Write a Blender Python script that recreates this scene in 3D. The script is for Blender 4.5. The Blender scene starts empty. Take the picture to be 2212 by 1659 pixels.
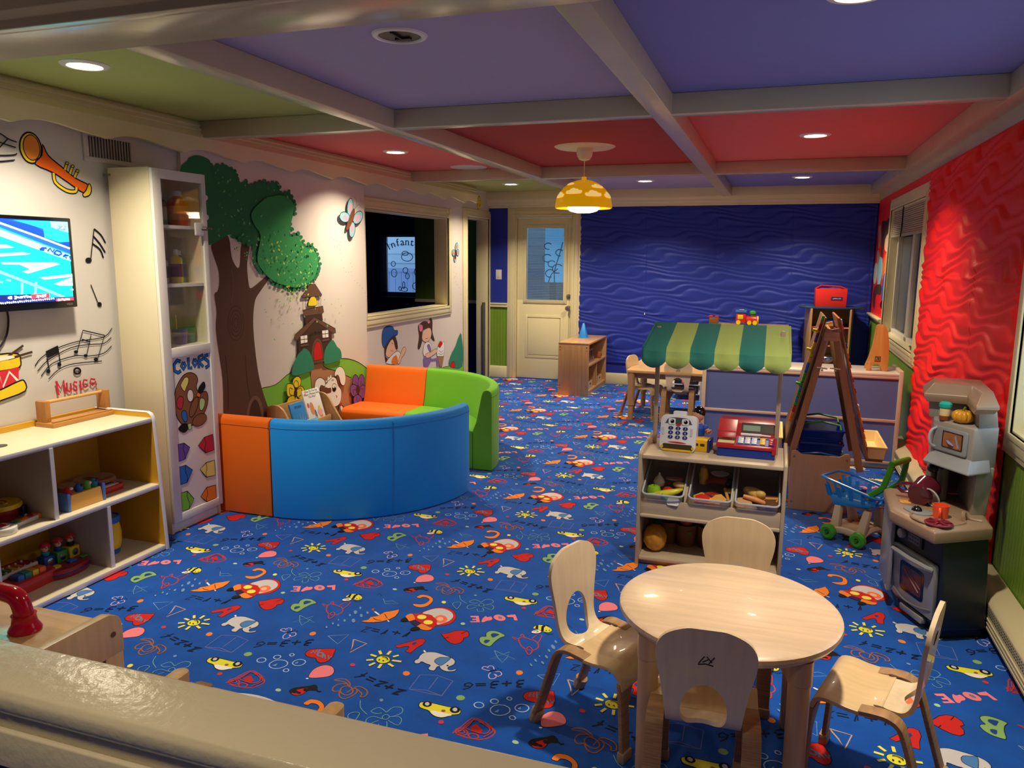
import bpy, bmesh, math, random
from math import sin, cos, pi, radians
from mathutils import Vector, Matrix
from mathutils.geometry import tessellate_polygon
SC = bpy.context.scene
COL = SC.collection
V = Vector
# ------------------------------------------------------------------ materials
def lin(h):
    h = h.lstrip('#'); r = []
    for i in (0, 2, 4):
        c = int(h[i:i+2], 16) / 255
        r.append(c / 12.92 if c <= .04045 else ((c + .055) / 1.055) ** 2.4)
    return (*r, 1)
MATS = {}
def mat(name, color='#808080', rough=.5, metal=0, emit=0, spec=.5, bump=0, bscale=80, var=0, vscale=6, trans=0, alpha=1, coat=0, sheen=0, stretch=None, detail=3):
    if name in MATS: return MATS[name]
    m = bpy.data.materials.new(name); m.use_nodes = True
    nt = m.node_tree; b = nt.nodes['Principled BSDF']
    c = lin(color)
    b.inputs['Base Color'].default_value = c
    b.inputs['Roughness'].default_value = rough
    b.inputs['Metallic'].default_value = metal
    b.inputs['Specular IOR Level'].default_value = spec
    b.inputs['Transmission Weight'].default_value = trans
    b.inputs['Alpha'].default_value = alpha
    b.inputs['Coat Weight'].default_value = coat
    b.inputs['Sheen Weight'].default_value = sheen
    if emit:
        b.inputs['Emission Color'].default_value = c
        b.inputs['Emission Strength'].default_value = emit
    if var or bump:
        tc = nt.nodes.new('ShaderNodeTexCoord'); mp = nt.nodes.new('ShaderNodeMapping')
        nt.links.new(tc.outputs['Object'], mp.inputs[0])
        if stretch: mp.inputs['Scale'].default_value = stretch
    if var:
        n = nt.nodes.new('ShaderNodeTexNoise'); n.inputs['Scale'].default_value = vscale; n.inputs['Detail'].default_value = detail
        r = nt.nodes.new('ShaderNodeMapRange'); r.inputs['From Min'].default_value = .3; r.inputs['From Max'].default_value = .7
        r.inputs['To Min'].default_value = 1 - var; r.inputs['To Max'].default_value = 1 + var
        mx = nt.nodes.new('ShaderNodeVectorMath'); mx.operation = 'SCALE'; mx.inputs[0].default_value = c[:3]
        nt.links.new(mp.outputs[0], n.inputs[0]); nt.links.new(n.outputs['Fac'], r.inputs['Value'])
        nt.links.new(r.outputs[0], mx.inputs['Scale']); nt.links.new(mx.outputs[0], b.inputs['Base Color'])
    if bump:
        n2 = nt.nodes.new('ShaderNodeTexNoise'); n2.inputs['Scale'].default_value = bscale; n2.inputs['Detail'].default_value = 4
        bp = nt.nodes.new('ShaderNodeBump'); bp.inputs['Strength'].default_value = bump; bp.inputs['Distance'].default_value = .004
        nt.links.new(mp.outputs[0], n2.inputs[0]); nt.links.new(n2.outputs['Fac'], bp.inputs['Height']); nt.links.new(bp.outputs[0], b.inputs['Normal'])
    MATS[name] = m
    return m
def wood(name, c, rough=.38, var=.13, axis='x', coat=.25):
    st = {'x': (1, 14, 14), 'y': (14, 1, 14), 'z': (14, 14, 1)}[axis]
    return mat(name, c, rough, var=var, vscale=3.2, stretch=st, coat=coat, detail=6)
def plast(name, c, rough=.35): return mat(name, c, rough, spec=.5)
# ------------------------------------------------------------------ mesh builder
YZ = Matrix(((0, 0, 1, 0), (1, 0, 0, 0), (0, 1, 0, 0), (0, 0, 0, 1)))   # (a,b,c)->(c,a,b): polygon in y,z extruded along x
XZ = Matrix(((1, 0, 0, 0), (0, 0, 1, 0), (0, 1, 0, 0), (0, 0, 0, 1)))   # (a,b,c)->(a,c,b): polygon in x,z extruded along y
def T(x, y, z): return Matrix.Translation((x, y, z))
def R(a, ax='Z'): return Matrix.Rotation(radians(a), 4, ax)
class MB:
    def __init__(s): s.bm = bmesh.new()
    def face(s, vs, m=0):
        try: f = s.bm.faces.new(vs); f.material_index = m; return f
        except ValueError: return None
    def box(s, x0, x1, y0, y1, z0, z1, m=0, M=None):
        P = [V((x, y, z)) for z in (z0, z1) for y in (y0, y1) for x in (x0, x1)]
        if M: P = [M @ p for p in P]
        v = [s.bm.verts.new(p) for p in P]
        for q in ((0, 2, 3, 1), (4, 5, 7, 6), (0, 1, 5, 4), (2, 6, 7, 3), (0, 4, 6, 2), (1, 3, 7, 5)): s.face([v[i] for i in q], m)
        return s
    def rings(s, rs, m=0, closed=True, cap0=True, cap1=True, loop=False):
        vr = [[s.bm.verts.new(p) for p in r] for r in rs]; n = len(vr[0])
        pairs = list(zip(vr, vr[1:])) + ([(vr[-1], vr[0])] if loop else [])
        for a, b in pairs:
            for i in range(n if closed else n - 1):
                j = (i + 1) % n; s.face([a[i], a[j], b[j], b[i]], m)
        if closed and not loop:
            if cap0: s.face(vr[0][::-1], m)
            if cap1: s.face(vr[-1], m)
        return s
    def tube(s, pts, r, n=8, m=0, loop=False, flat=None):
        pts = [V(p) for p in pts]; rs = []; up = None; k = len(pts)
        for i, p in enumerate(pts):
            a = pts[(i - 1) % k] if (i or loop) else p; b = pts[(i + 1) % k] if (i < k - 1 or loop) else p
            t = (b - a).normalized()
            if up is None:
                up = V((0, 0, 1)) if abs(t.z) < .9 else V((1, 0, 0))
            sd = t.cross(up)
            if sd.length < 1e-4: up = V((0, 1, 0)); sd = t.cross(up)
            sd.normalize(); up = sd.cross(t).normalized()
            rr = r[i] if isinstance(r, (list, tuple)) else r
            ra, rb = (rr, rr) if not flat else (rr * flat[0], rr * flat[1])
            rs.append([p + sd * (ra * cos(2 * pi * j / n)) + up * (rb * sin(2 * pi * j / n)) for j in range(n)])
        return s.rings(rs, m, loop=loop)
    def cyl(s, p0, p1, r, r1=None, n=16, m=0): return s.tube([p0, p1], [r, r if r1 is None else r1], n, m)
    def lathe(s, prof, c=(0, 0, 0), n=24, m=0, M=None, sx=1, sy=1):
        rs = []
        for r, z in prof:
            q = [V((max(r, 1e-5) * cos(2 * pi * j / n) * sx, max(r, 1e-5) * sin(2 * pi * j / n) * sy, z)) for j in range(n)]
            rs.append([(M @ p if M else p) + V(c) for p in q])
        return s.rings(rs, m)
    def ell(s, c, r, n=14, m=0, M=None):
        rx, ry, rz = r if isinstance(r, (tuple, list)) else (r, r, r)
        rs = []; k = max(6, n // 2)
        for i in range(k + 1):
            a = -pi / 2 + pi * i / k; q = max(cos(a), 1e-3)
            ring = [V((rx * q * cos(2 * pi * j / n), ry * q * sin(2 * pi * j / n), rz * sin(a))) for j in range(n)]
            rs.append([(M @ p if M else p) + V(c) for p in ring])
        return s.rings(rs, m)
    def prism(s, poly, z0, z1, m=0, M=None, mtop=None):
        a = [V((x, y, z0)) for x, y in poly]; b = [V((x, y, z1)) for x, y in poly]
        if M: a = [M @ p for p in a]; b = [M @ p for p in b]
        va = [s.bm.verts.new(p) for p in a]; vb = [s.bm.verts.new(p) for p in b]; n = len(va)
        for i in range(n): s.face([va[i], va[(i + 1) % n], vb[(i + 1) % n], vb[i]], m)
        for tri in tessellate_polygon([a]):
            s.face([va[i] for i in tri][::-1], m); s.face([vb[i] for i in tri], m if mtop is None else mtop)
        return s
    def loft(s, pa, pb, m=0):            # two 3-D loops
        return s.rings([[V(p) for p in pa], [V(p) for p in pb]], m)
    def grid(s, fn, nu, nv, m=0, thick=None):
        v = [[s.bm.verts.new(fn(i / nu, j / nv)) for j in range(nv + 1)] for i in range(nu + 1)]
        for i in range(nu):
            for j in range(nv): s.face([v[i][j], v[i + 1][j], v[i + 1][j + 1], v[i][j + 1]], m)
        return s
    def poly(s, pts, m=0):
        pts = [V(p) for p in pts]; vs = [s.bm.verts.new(p) for p in pts]
        for tri in tessellate_polygon([pts]): s.face([vs[i] for i in tri], m)
        return s
    def build(s, name, mats, parent=None, bev=0, seg=2, smooth=True, angle=38, solid=0, label=None, subs=0, recalc=True, world=False, soff=0):
        bm = s.bm
        if recalc: bmesh.ops.recalc_face_normals(bm, faces=bm.faces[:])
        if bev:
            es = [e for e in bm.edges if len(e.link_faces) == 2 and e.calc_face_angle(0) > .5]
            bmesh.ops.bevel(bm, geom=es, offset=bev, segments=seg, affect='EDGES', clamp_overlap=True, profile=.5)
        if world and parent:
            mi = parent.matrix_basis.inverted(); pp = parent.parent
            while pp: mi = mi @ pp.matrix_basis.inverted(); pp = pp.parent
            bm.transform(mi)
        me = bpy.data.meshes.new(name); bm.to_mesh(me); bm.free()
        if not isinstance(mats, (list, tuple)): mats = [mats]
        for mm in mats: me.materials.append(mm)
        if smooth:
            me.polygons.foreach_set('use_smooth', [True] * len(me.polygons)); me.set_sharp_from_angle(angle=radians(angle))
        ob = bpy.data.objects.new(name, me); COL.objects.link(ob)
        if parent: ob.parent = parent
        if solid:
            md = ob.modifiers.new('thickness', 'SOLIDIFY'); md.thickness = solid; md.offset = soff
        if subs:
            md = ob.modifiers.new('smooth', 'SUBSURF'); md.levels = subs; md.render_levels = subs
        if label: ob['label'] = label
        return ob
def rrect(x0, x1, y0, y1, r, n=4):
    out = []
    for cx, cy, a0 in ((x1 - r, y1 - r, 0), (x0 + r, y1 - r, 90), (x0 + r, y0 + r, 180), (x1 - r, y0 + r, 270)):
        for i in range(n + 1):
            a = radians(a0 + 90 * i / n); out.append((cx + r * cos(a), cy + r * sin(a)))
    return out
def circ(r, n=24, cx=0, cy=0, a0=0): return [(cx + r * cos(a0 + 2 * pi * i / n), cy + r * sin(a0 + 2 * pi * i / n)) for i in range(n)]
def smooth(pts, closed=False, k=4):
    n = len(pts); out = []
    dim = len(pts[0])
    rng = range(n if closed else n - 1)
    for i in rng:
        g = lambda j: pts[j % n] if closed else pts[min(max(j, 0), n - 1)]
        p0, p1, p2, p3 = g(i - 1), g(i), g(i + 1), g(i + 2)
        for q in range(k):
            t = q / k
            out.append(tuple(.5 * (2 * p1[d] + (p2[d] - p0[d]) * t + (2 * p0[d] - 5 * p1[d] + 4 * p2[d] - p3[d]) * t * t + (3 * p1[d] - p0[d] - 3 * p2[d] + p3[d]) * t ** 3) for d in range(dim)))
    if not closed: out.append(tuple(pts[-1]))
    return out
# ------------------------------------------------------------------ things
def thing(name, label, cat, loc=(0, 0, 0), rz=0, group=None):
    o = bpy.data.objects.new(name, None); o.empty_display_size = .05; COL.objects.link(o)
    o.location = loc; o.rotation_euler = (0, 0, radians(rz))
    return tag(o, label, cat, group)
def tag(o, label, cat, group=None):
    o['label'] = label; o['category'] = cat
    if group: o['group'] = group
    return o
def struct(o): o['kind'] = 'structure'; return o
def dup(root, loc, rz=None, label=None):
    r = root.copy(); COL.objects.link(r); r.location = loc
    if rz is not None: r.rotation_euler = (0, 0, radians(rz))
    if label: r['label'] = label
    for ch in list(root.children):
        c = ch.copy(); COL.objects.link(c); c.parent = r
        for g in list(ch.children):
            d = g.copy(); COL.objects.link(d); d.parent = c
    return r
# ------------------------------------------------------------------ painted artwork: flat colour shapes on a floor or wall surface
PC = dict(YE='#e6e03a', BK='#14151a', WH='#f2efe8', GY='#c9c7cb', BR='#a0623f', EA='#4a7fbd', RD='#c8231f', BG='#17418f', GN='#86b06c', OR='#f0842e', DK='#2a1a1c',
  SL='#6d7f9c', PK='#f2838f', OL='#f0774a', PE='#f5b39a', DP='#33224f', YL='#f0e65a', DR='#6b95c6', RS='#c04040', DT='#10182f', TL='#6fa6b4', LB='#7fa8e0', TN='#c9a58c',
  PU='#7678bf', PL='#c9b6e6', LW='#a9c8f2', RP='#cf3b44', GL='#a5cfae', PG='#7fc043', PB='#b07f5c', TB='#5f4435', TD='#4a3327', TL2='#7d5c48', TG='#2f7a4c', TM='#3a9a58',
  SB='#6a4a3a', SD='#4a3228', YY='#f2d32e', BU='#34886a', VI='#7a4f96', VD='#4b2f66', PD='#6f4330', PKF='#e87f9a', BTF='#86b9c6', PKB='#f09ab0', TH='#6cc070', TLG='#a8d46a',
  TYG='#d6e46a', SK='#eec4a2', HB='#4e342a', HT='#2c5aa5', VP='#8a6fae', CO='#a97f52', OL2='#f0913a', OT='#f06a1f', DRD='#d8323f', MR='#c9304a', CBL='#2b6fc4', PBR='#8a5a3e',
  PYL='#ece07a', PGR='#b9dc92', CPU='#6a4aa0', PIN='#c9a08e', WHG='#d8cfc4', GYB='#8f8a86')
TVC = dict(t_sea='#12d0a8', t_blue='#1c58d8', t_deep='#1240a0', t_sky='#1e9cf0', t_sky2='#7fe0f4', t_wht='#f2fbff', t_band='#86e4f2', t_ltr='#9fdcf6', t_shd='#7f9ad8', t_line='#6fe0ee', t_navy='#14246e', t_red='#e03c50')
PKEYS = list(PC) + list(TVC)
def paintmat(k):
    if k in TVC: return mat('screen_' + k[2:], TVC[k], .3, emit=1.35)
    return mat('paint_' + k, PC[k], .75, spec=.2)
class Paint:
    def __init__(s, base): s.mats = list(base); s.ix = {}
    def idx(s, k):
        if k not in s.ix: s.ix[k] = len(s.mats); s.mats.append(paintmat(k))
        return s.ix[k]
    def draw(s, mb, text, fn, step, shift=(0, 0), clamp=None, h0=0, restart=True, k=3):
        h = h0
        for row in text:
            if not row:
                if restart: h = h0
                continue
            h += step
            kind = 'fFcCsS'[row[0]]; col = PKEYS[row[1]]; w = row[2] / 10000
            pts = [(row[i] / 1000 + shift[0], row[i + 1] / 1000 + shift[1]) for i in range(3, len(row), 2)]
            if clamp:
                xs = [p[0] for p in pts]; ys = [p[1] for p in pts]
                if max(xs) < clamp[0] or min(xs) > clamp[1] or max(ys) < clamp[2] or min(ys) > clamp[3]: continue
            if kind in 'fcs': pts = smooth(pts, kind != 's', k)
            if clamp: pts = [(min(max(p[0], clamp[0]), clamp[1]), min(max(p[1], clamp[2]), clamp[3])) for p in pts]
            mi = s.idx(col)
            if kind in 'fF': mb.poly([fn(a, b, h) for a, b in pts], mi)
            else:
                cl = kind in 'cC'; n = len(pts); L = []; Rr = []
                for i in range(n):
                    a = pts[(i - 1) % n] if cl else pts[max(i - 1, 0)]; b = pts[(i + 1) % n] if cl else pts[min(i + 1, n - 1)]
                    dx, dy = b[0] - a[0], b[1] - a[1]; l = math.hypot(dx, dy) or 1
                    nx, ny = -dy / l * w / 2, dx / l * w / 2
                    L.append(mb.bm.verts.new(fn(pts[i][0] + nx, pts[i][1] + ny, h))); Rr.append(mb.bm.verts.new(fn(pts[i][0] - nx, pts[i][1] - ny, h)))
                for i in range(n if cl else n - 1):
                    j = (i + 1) % n; mb.face([L[i], L[j], Rr[j], Rr[i]], mi)
        return h
def text_mesh(mb, txt, size, M, m=0, ext=0, align='CENTER'):
    cu = bpy.data.curves.new('lettering', 'FONT'); cu.body = txt; cu.size = size; cu.align_x = align; cu.align_y = 'CENTER'; cu.extrude = ext; cu.resolution_u = 3
    ob = bpy.data.objects.new('lettering', cu); COL.objects.link(ob)
    dg = bpy.context.evaluated_depsgraph_get(); me = ob.evaluated_get(dg).to_mesh()
    vs = [mb.bm.verts.new(M @ v.co) for v in me.vertices]
    for p in me.polygons: mb.face([vs[i] for i in p.vertices], m)
    bpy.data.objects.remove(ob); bpy.data.curves.remove(cu)
PAINT_CARPET = [
[],
[0,0,0,722,430,720,444,727,451,757,457,822,455,865,456,878,442,877,427,866,419,854,413,846,400,829,387,807,386,786,395,769,410,742,415,729,420],
[2,1,30,722,430,720,444,727,451,757,457,822,455,865,456,878,442,877,427,866,419,854,413,846,400,829,387,807,386,786,395,769,410,742,415,729,420],
[0,2,0,776,409,799,416,854,414,845,402,828,390,805,390,789,396],
[0,1,0,763,450,764,438,755,429,742,430,732,439,732,452,740,461,754,460],
[0,3,0,755,448,756,440,752,435,746,436,740,442,739,450,743,455,750,454],
[0,1,0,871,451,872,437,862,427,848,428,837,439,837,454,847,463,861,462],
[0,3,0,862,448,863,440,859,435,852,436,846,442,846,451,850,456,857,455],
[0,4,0,826,428,825,423,821,420,815,420,812,423,812,428,816,431,822,431],
[],
[4,2,70,592,770,583,775,575,784],
[0,3,0,576,693,576,704,582,715,578,739,583,765,599,777,624,784,657,779,699,768,722,753,731,734,730,719,720,702,720,691,729,680,741,684,753,696,755,689,750,678,730,668,709,670,692,681,684,692,677,684,679,662,674,655,659,655,649,665,648,687,629,692,604,701,601,687,591,681,582,683],
[2,1,25,576,693,576,704,582,715,578,739,583,765,599,777,624,784,657,779,699,768,722,753,731,734,730,719,720,702,720,691,729,680,741,684,753,696,755,689,750,678,730,668,709,670,692,681,684,692,677,684,679,662,674,655,659,655,649,665,648,687,629,692,604,701,601,687,591,681,582,683],
[0,5,0,651,719,650,739,661,756,683,762,701,764,697,730,687,698,667,705],
[2,1,20,651,719,650,739,661,756,683,762,701,764,697,730,687,698,667,705],
[0,1,0,716,708,716,705,714,702,711,703,708,705,708,709,710,711,713,711],
[],
[1,6,0,448,779,501,841,517,864,533,868,548,859,550,826,539,790,534,746,508,750,508,782,505,790,497,792,467,765],
[3,1,25,448,779,501,841,517,864,533,868,548,859,550,826,539,790,534,746,508,750,508,782,505,790,497,792,467,765],
[1,7,0,506,812,506,827,520,834,522,819,514,808],
[],
[0,8,0,753,25,749,43,757,55,770,60,762,79,762,101,777,115,802,117,843,95,831,72,821,36,816,-9,799,-12,777,-4,762,9],
[2,1,25,753,25,749,43,757,55,770,60,762,79,762,101,777,115,802,117,843,95,831,72,821,36,816,-9,799,-12,777,-4,762,9],
[0,7,0,783,84,791,98,816,95,811,78,801,61,790,70],
[0,7,0,777,17,779,33,798,34,793,11,786,6],
[],
[0,9,0,332,301,336,325,349,336,379,336,407,318,420,295,423,264,417,232,397,213,373,212,353,222,349,234,374,239,394,250,401,272,400,296,390,308,374,314,358,311,353,298],
[2,1,20,332,301,336,325,349,336,379,336,407,318,420,295,423,264,417,232,397,213,373,212,353,222,349,234,374,239,394,250,401,272,400,296,390,308,374,314,358,311,353,298],
[],
[1,6,0,584,17,608,34,629,62,655,78,680,77,698,53,700,31,686,17,693,-3,689,-27,673,-43,650,-40,623,-22],
[3,1,30,584,17,608,34,629,62,655,78,680,77,698,53,700,31,686,17,693,-3,689,-27,673,-43,650,-40,623,-22],
[5,10,40,663,47,678,76],
[5,10,40,615,-12,625,2],
[],
[1,6,0,140,600,136,620,143,638,168,652,234,676,255,623,259,590,251,568,234,559,216,567,199,586,180,582,157,586],
[3,1,30,140,600,136,620,143,638,168,652,234,676,255,623,259,590,251,568,234,559,216,567,199,586,180,582,157,586],
[5,11,90,161,611,157,633,176,614,168,643,187,620,178,648],
[2,11,90,212,619,214,606,203,602,191,611,189,624,200,628],
[5,11,90,223,592,220,617,239,592,235,618,252,596,252,616],
[],
[0,12,0,252,456,241,484,239,516,251,542,269,554,297,550,318,528,326,504,319,485,298,470,274,458],
[2,1,20,252,456,241,484,239,516,251,542,269,554,297,550,318,528,326,504,319,485,298,470,274,458],
[0,2,0,258,448,257,444,252,442,248,444,248,448,253,450],
[],
[1,12,0,638,211,673,224,700,170,662,156,656,164,682,174,677,184,662,178,657,188,672,195,667,205,646,199],
[0,12,0,705,176,699,206,703,231,714,225,727,235,740,218,737,202,723,191,716,176],
[0,12,0,791,246,795,225,783,212,762,213,743,228,738,249,750,263,772,261],
[0,11,0,776,242,779,233,775,228,768,229,760,236,758,245,761,250,769,249],
[1,12,0,788,269,822,290,850,239,836,235,822,261,797,255],
[],
[0,6,0,421,148,438,201,470,239,508,248,546,233,582,187,589,147,582,109,553,84,524,75,487,103],
[2,1,20,421,148,438,201,470,239,508,248,546,233,582,187,589,147,582,109,553,84,524,75,487,103],
[0,3,0,430,162,447,205,474,229,507,234,547,214,569,182,572,148,565,124,547,97,530,91,479,157],
[0,13,0,556,148,559,121,544,104,521,107,502,128,499,155,513,173,537,169],
[0,14,0,539,143,540,129,533,121,522,123,512,133,511,147,518,155,529,154],
[0,6,0,393,137,420,151,458,157,492,144,521,115,532,78,531,44,520,26,472,42,469,69,427,92],
[0,9,0,377,103,374,123,390,140,426,95,410,72],
[0,9,0,459,38,469,69,515,51,529,49,522,28,505,21,483,26],
[1,15,0,411,73,426,94,468,72,460,38,433,53],
[0,16,0,463,132,463,117,452,106,436,107,424,118,423,134,434,144,451,143],
[0,16,0,510,96,511,81,500,71,484,71,472,82,471,98,482,108,499,107],
[0,1,0,369,68,370,83,380,97,404,73,392,61,375,60],
[0,1,0,446,6,449,27,465,37,484,23,468,2,453,-1],
[],
[0,0,0,481,673,484,657,475,643,459,637,441,641,428,655,425,671,433,685,450,691,468,687],
[2,1,25,481,673,484,657,475,643,459,637,441,641,428,655,425,671,433,685,450,691,468,687],
[5,16,110,408,720,427,698],
[5,16,110,452,733,453,703],
[5,16,110,390,681,419,675],
[5,16,110,498,713,482,695],
[5,16,110,396,636,420,649],
[5,16,110,492,668,530,672],
[5,16,110,426,603,438,629],
[5,16,110,490,642,518,628],
[5,16,110,466,629,470,598],
[0,1,0,446,656,446,653,443,651,440,654,440,658,443,659],
[0,1,0,464,655,464,651,461,650,458,652,458,656,461,657],
[4,1,40,443,678,456,681,471,671,473,663],
[],
[5,2,80,222,106,255,85],
[1,4,0,194,119,201,134,209,131,207,120,220,108,218,104,204,116],
[5,2,50,313,52,327,41],
[1,9,0,209,2,233,27,230,51,254,72,265,115,287,132,315,161,327,127,330,93,319,61,298,31,266,11,235,1],
[3,1,20,209,2,233,27,230,51,254,72,265,115,287,132,315,161,327,127,330,93,319,61,298,31,266,11,235,1],
[5,10,30,274,99,306,65],
[5,10,30,248,45,268,36,291,38],
[],
[0,17,0,147,118,150,107,142,109,135,122,138,128],
[0,17,0,151,74,155,56,144,59,132,79,137,88],
[0,17,0,202,87,205,75,196,77,188,91,192,97],
[0,17,0,141,38,144,27,137,29,129,41,132,47],
[0,17,0,191,53,195,38,185,41,175,57,179,65],
[0,17,0,146,-14,149,-26,141,-24,133,-10,136,-4],
[0,17,0,186,-2,190,-20,178,-17,166,3,171,12],
[0,17,0,116,-19,118,-26,114,-25,109,-18,111,-14],
[0,17,0,113,-56,116,-67,109,-65,101,-53,104,-48],
[0,17,0,144,-63,147,-74,139,-72,132,-60,135,-55],
[0,17,0,106,-95,109,-105,102,-103,95,-92,97,-87],
[],
[0,0,0,19,196,22,219,37,234,66,235,93,219,102,201,93,183,74,181,58,186,38,192],
[2,1,20,19,196,22,219,37,234,66,235,93,219,102,201,93,183,74,181,58,186,38,192],
[1,1,0,29,196,25,223,33,229,43,193],
[1,1,0,58,186,49,221,54,235,65,237,62,215,70,185],
[0,2,0,23,156,26,174,41,188,62,180,57,161,39,152],
[2,1,20,23,156,26,174,41,188,62,180,57,161,39,152],
[4,1,30,31,165,37,178,50,172,41,164],
[0,1,0,82,194,82,190,79,191,76,195,78,197],
[0,1,0,93,200,94,196,90,197,88,201,90,203],
[5,1,40,65,238,81,235],
[5,1,30,78,172,95,163,117,175],
[],
[0,1,0,237,354,243,376,263,391,289,408,305,421,325,405,327,386,303,377,297,351,277,335,253,340],
[0,6,0,254,345,261,368,291,391,298,366,289,343,270,337],
[0,1,0,272,359,273,352,266,346,257,346,249,351,248,358,255,364,264,364],
[0,1,0,286,356,287,349,280,347,273,351,273,358,279,360],
[0,1,0,300,382,302,374,297,370,289,370,283,375,281,382,286,387,294,387],
[4,1,60,326,393,341,384,350,389],
[],
[4,18,50,-15,320,-4,355,16,420,59,414,99,391,117,367,104,334,76,317,41,314,-4,319],
[1,6,0,27,368,39,394,75,367,70,345,46,352],
[2,18,50,28,343,32,332,27,323,16,319,2,321,-9,329,-13,340,-9,349,3,353,17,351],
[2,18,50,71,333,74,325,69,318,60,314,49,316,41,322,38,330,42,337,52,340,63,339],
[2,18,40,19,340,20,331,10,327,-1,333,-1,341,9,345],
[0,6,0,61,412,62,404,54,401,45,406,44,414,52,417],
[0,6,0,96,396,97,388,89,385,80,390,79,398,87,401],
[4,18,40,7,353,24,410,62,402,95,379,88,351,44,351,11,360],
[4,18,40,90,332,108,374,79,400],
[4,18,40,-4,319,16,362,22,396,24,418],
[],
[4,4,50,352,473,371,487,396,488,423,468,429,449,414,464,392,473,355,471],
[4,4,50,414,464,385,454,377,430,383,411,396,405,414,417],
[2,4,50,456,432,461,415,456,402,443,397,426,403,413,416,408,433,413,447,426,451,443,445],
[4,4,50,411,416,427,385,452,374,465,388,474,410,473,433,453,446,442,411],
[4,4,50,450,451,468,462,499,452,515,432,515,409,501,406,499,421,481,435,450,451],
[],
[5,19,70,414,513,446,538],
[5,19,70,446,558,431,523],
[5,19,70,427,541,448,532],
[5,19,70,460,519,497,510],
[5,19,70,465,535,500,525],
[5,19,70,515,522,552,522,527,505,512,489,534,490],
[5,19,70,551,500,587,494],
[5,19,70,577,516,563,483],
[5,19,70,606,495,642,497,614,480,600,462,625,465],
[],
[5,19,70,-84,573,-65,592,-61,616,-79,625,-90,611,-87,597,-69,601],
[5,19,70,-54,624,-18,639],
[5,19,70,-48,613,-13,628],
[5,19,70,24,670,4,662,0,643,14,643,26,648,5,635,8,621,27,622],
[5,19,70,38,658,72,674],
[5,19,70,50,682,60,647],
[5,19,70,111,708,92,699,88,682,99,678,114,685,95,667,97,657,116,661],
[],
[5,19,60,254,879,284,882,265,862,255,837,278,840],
[5,19,60,291,877,327,875],
[5,19,60,293,860,330,858],
[5,19,60,347,844,358,889,358,851],
[5,19,60,382,880,422,877],
[5,19,60,402,893,403,861],
[5,19,60,443,853,455,903,454,862],
[],
[5,20,30,842,878,874,830,904,801,909,843,904,888,850,813,944,841,842,878],
[],
[5,21,30,146,758,223,797,221,712,146,758],
[5,22,50,262,768,331,754,303,669,286,719,262,768],
[],
[5,23,30,640,613,703,630,774,614,774,509,730,508,644,509,640,613],
[5,23,30,644,509,708,524,774,509],
[5,23,30,711,618,713,531],
[],
[4,20,30,635,352,598,370,581,341,605,334,622,344],
[4,20,30,635,352,644,387,673,394,687,367,667,337],
[4,20,30,641,312,606,315,590,294,607,269,632,301],
[4,20,30,656,329,685,343,706,328,706,297,662,312],
[4,20,30,643,282,655,261,677,272,662,304],
[4,20,30,514,385,537,345,579,317],
[4,20,30,558,248,522,285,524,309,548,317,557,289,558,248],
[2,20,30,659,328,657,315,646,311,636,320,637,334,648,338],
[],
[4,24,40,879,728,865,728,845,733,848,750,863,747,873,737,862,755,878,763,892,741],
[4,24,40,886,717,886,695,899,676,914,682,916,704,903,712,919,699,931,717,918,734,902,728],
[5,19,70,878,720,891,735,900,744],
[0,19,0,905,755,904,751,901,752,900,756,902,758],
[0,19,0,920,748,920,744,917,744,915,749,917,751],
[],
[4,18,50,-10,85,13,43,43,17,71,15,87,39,82,68,62,92,34,101,-2,107,-10,85],
[4,18,50,-9,111,-8,131,14,100],
[4,18,40,-10,85,-41,93,-16,74],
[4,18,40,43,104,54,147,73,147,77,104,75,71],
[4,18,50,47,12,51,38,73,16,71,-24,53,-4,43,17],
[],
[2,25,40,21,511,26,501,23,491,15,485,4,485,-5,491,-10,501,-7,511,1,517,12,517],
[2,25,40,63,549,66,540,64,532,58,527,49,528,41,533,38,541,40,549,46,554,55,554],
[2,25,40,104,579,106,573,105,568,101,565,96,566,90,569,88,575,89,581,93,584,98,583],
[2,25,40,118,516,124,498,117,479,100,466,79,465,62,476,55,494,61,514,79,526,100,527],
[2,25,40,178,547,182,534,178,520,166,511,151,511,138,519,134,532,138,546,150,555,166,555],
[2,25,40,153,473,156,467,155,460,150,457,143,457,137,462,134,468,136,474,141,478,147,477],
[5,25,30,78,481,84,497,86,481,75,481],
[5,25,30,147,522,152,535,155,524,147,522],
[],
[0,9,0,599,608,600,596,593,589,583,590,574,599,572,611,579,618,590,617],
[0,8,0,859,526,859,514,850,506,838,506,829,515,829,528,838,536,850,535],
[0,26,0,373,592,374,584,369,579,360,579,353,585,352,593,357,599,366,598],
[0,26,0,847,366,848,358,842,353,834,353,828,360,828,368,833,373,841,373],
[0,17,0,590,414,590,405,584,403,577,409,576,417,583,420],
[],
[0,9,0,1003,-157,1003,-169,995,-177,985,-175,978,-166,978,-153,985,-146,995,-147],
[0,27,0,645,135,644,125,635,122,626,129,627,139,637,143],
[0,16,0,483,300,483,287,473,284,464,292,464,305,474,308],
[],
[0,27,0,207,348,208,339,197,336,187,341,187,351,197,354],
[],
[5,20,30,195,235,228,191,283,214,246,229,215,214],
[4,10,20,151,255,152,277,177,256]]
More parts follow.
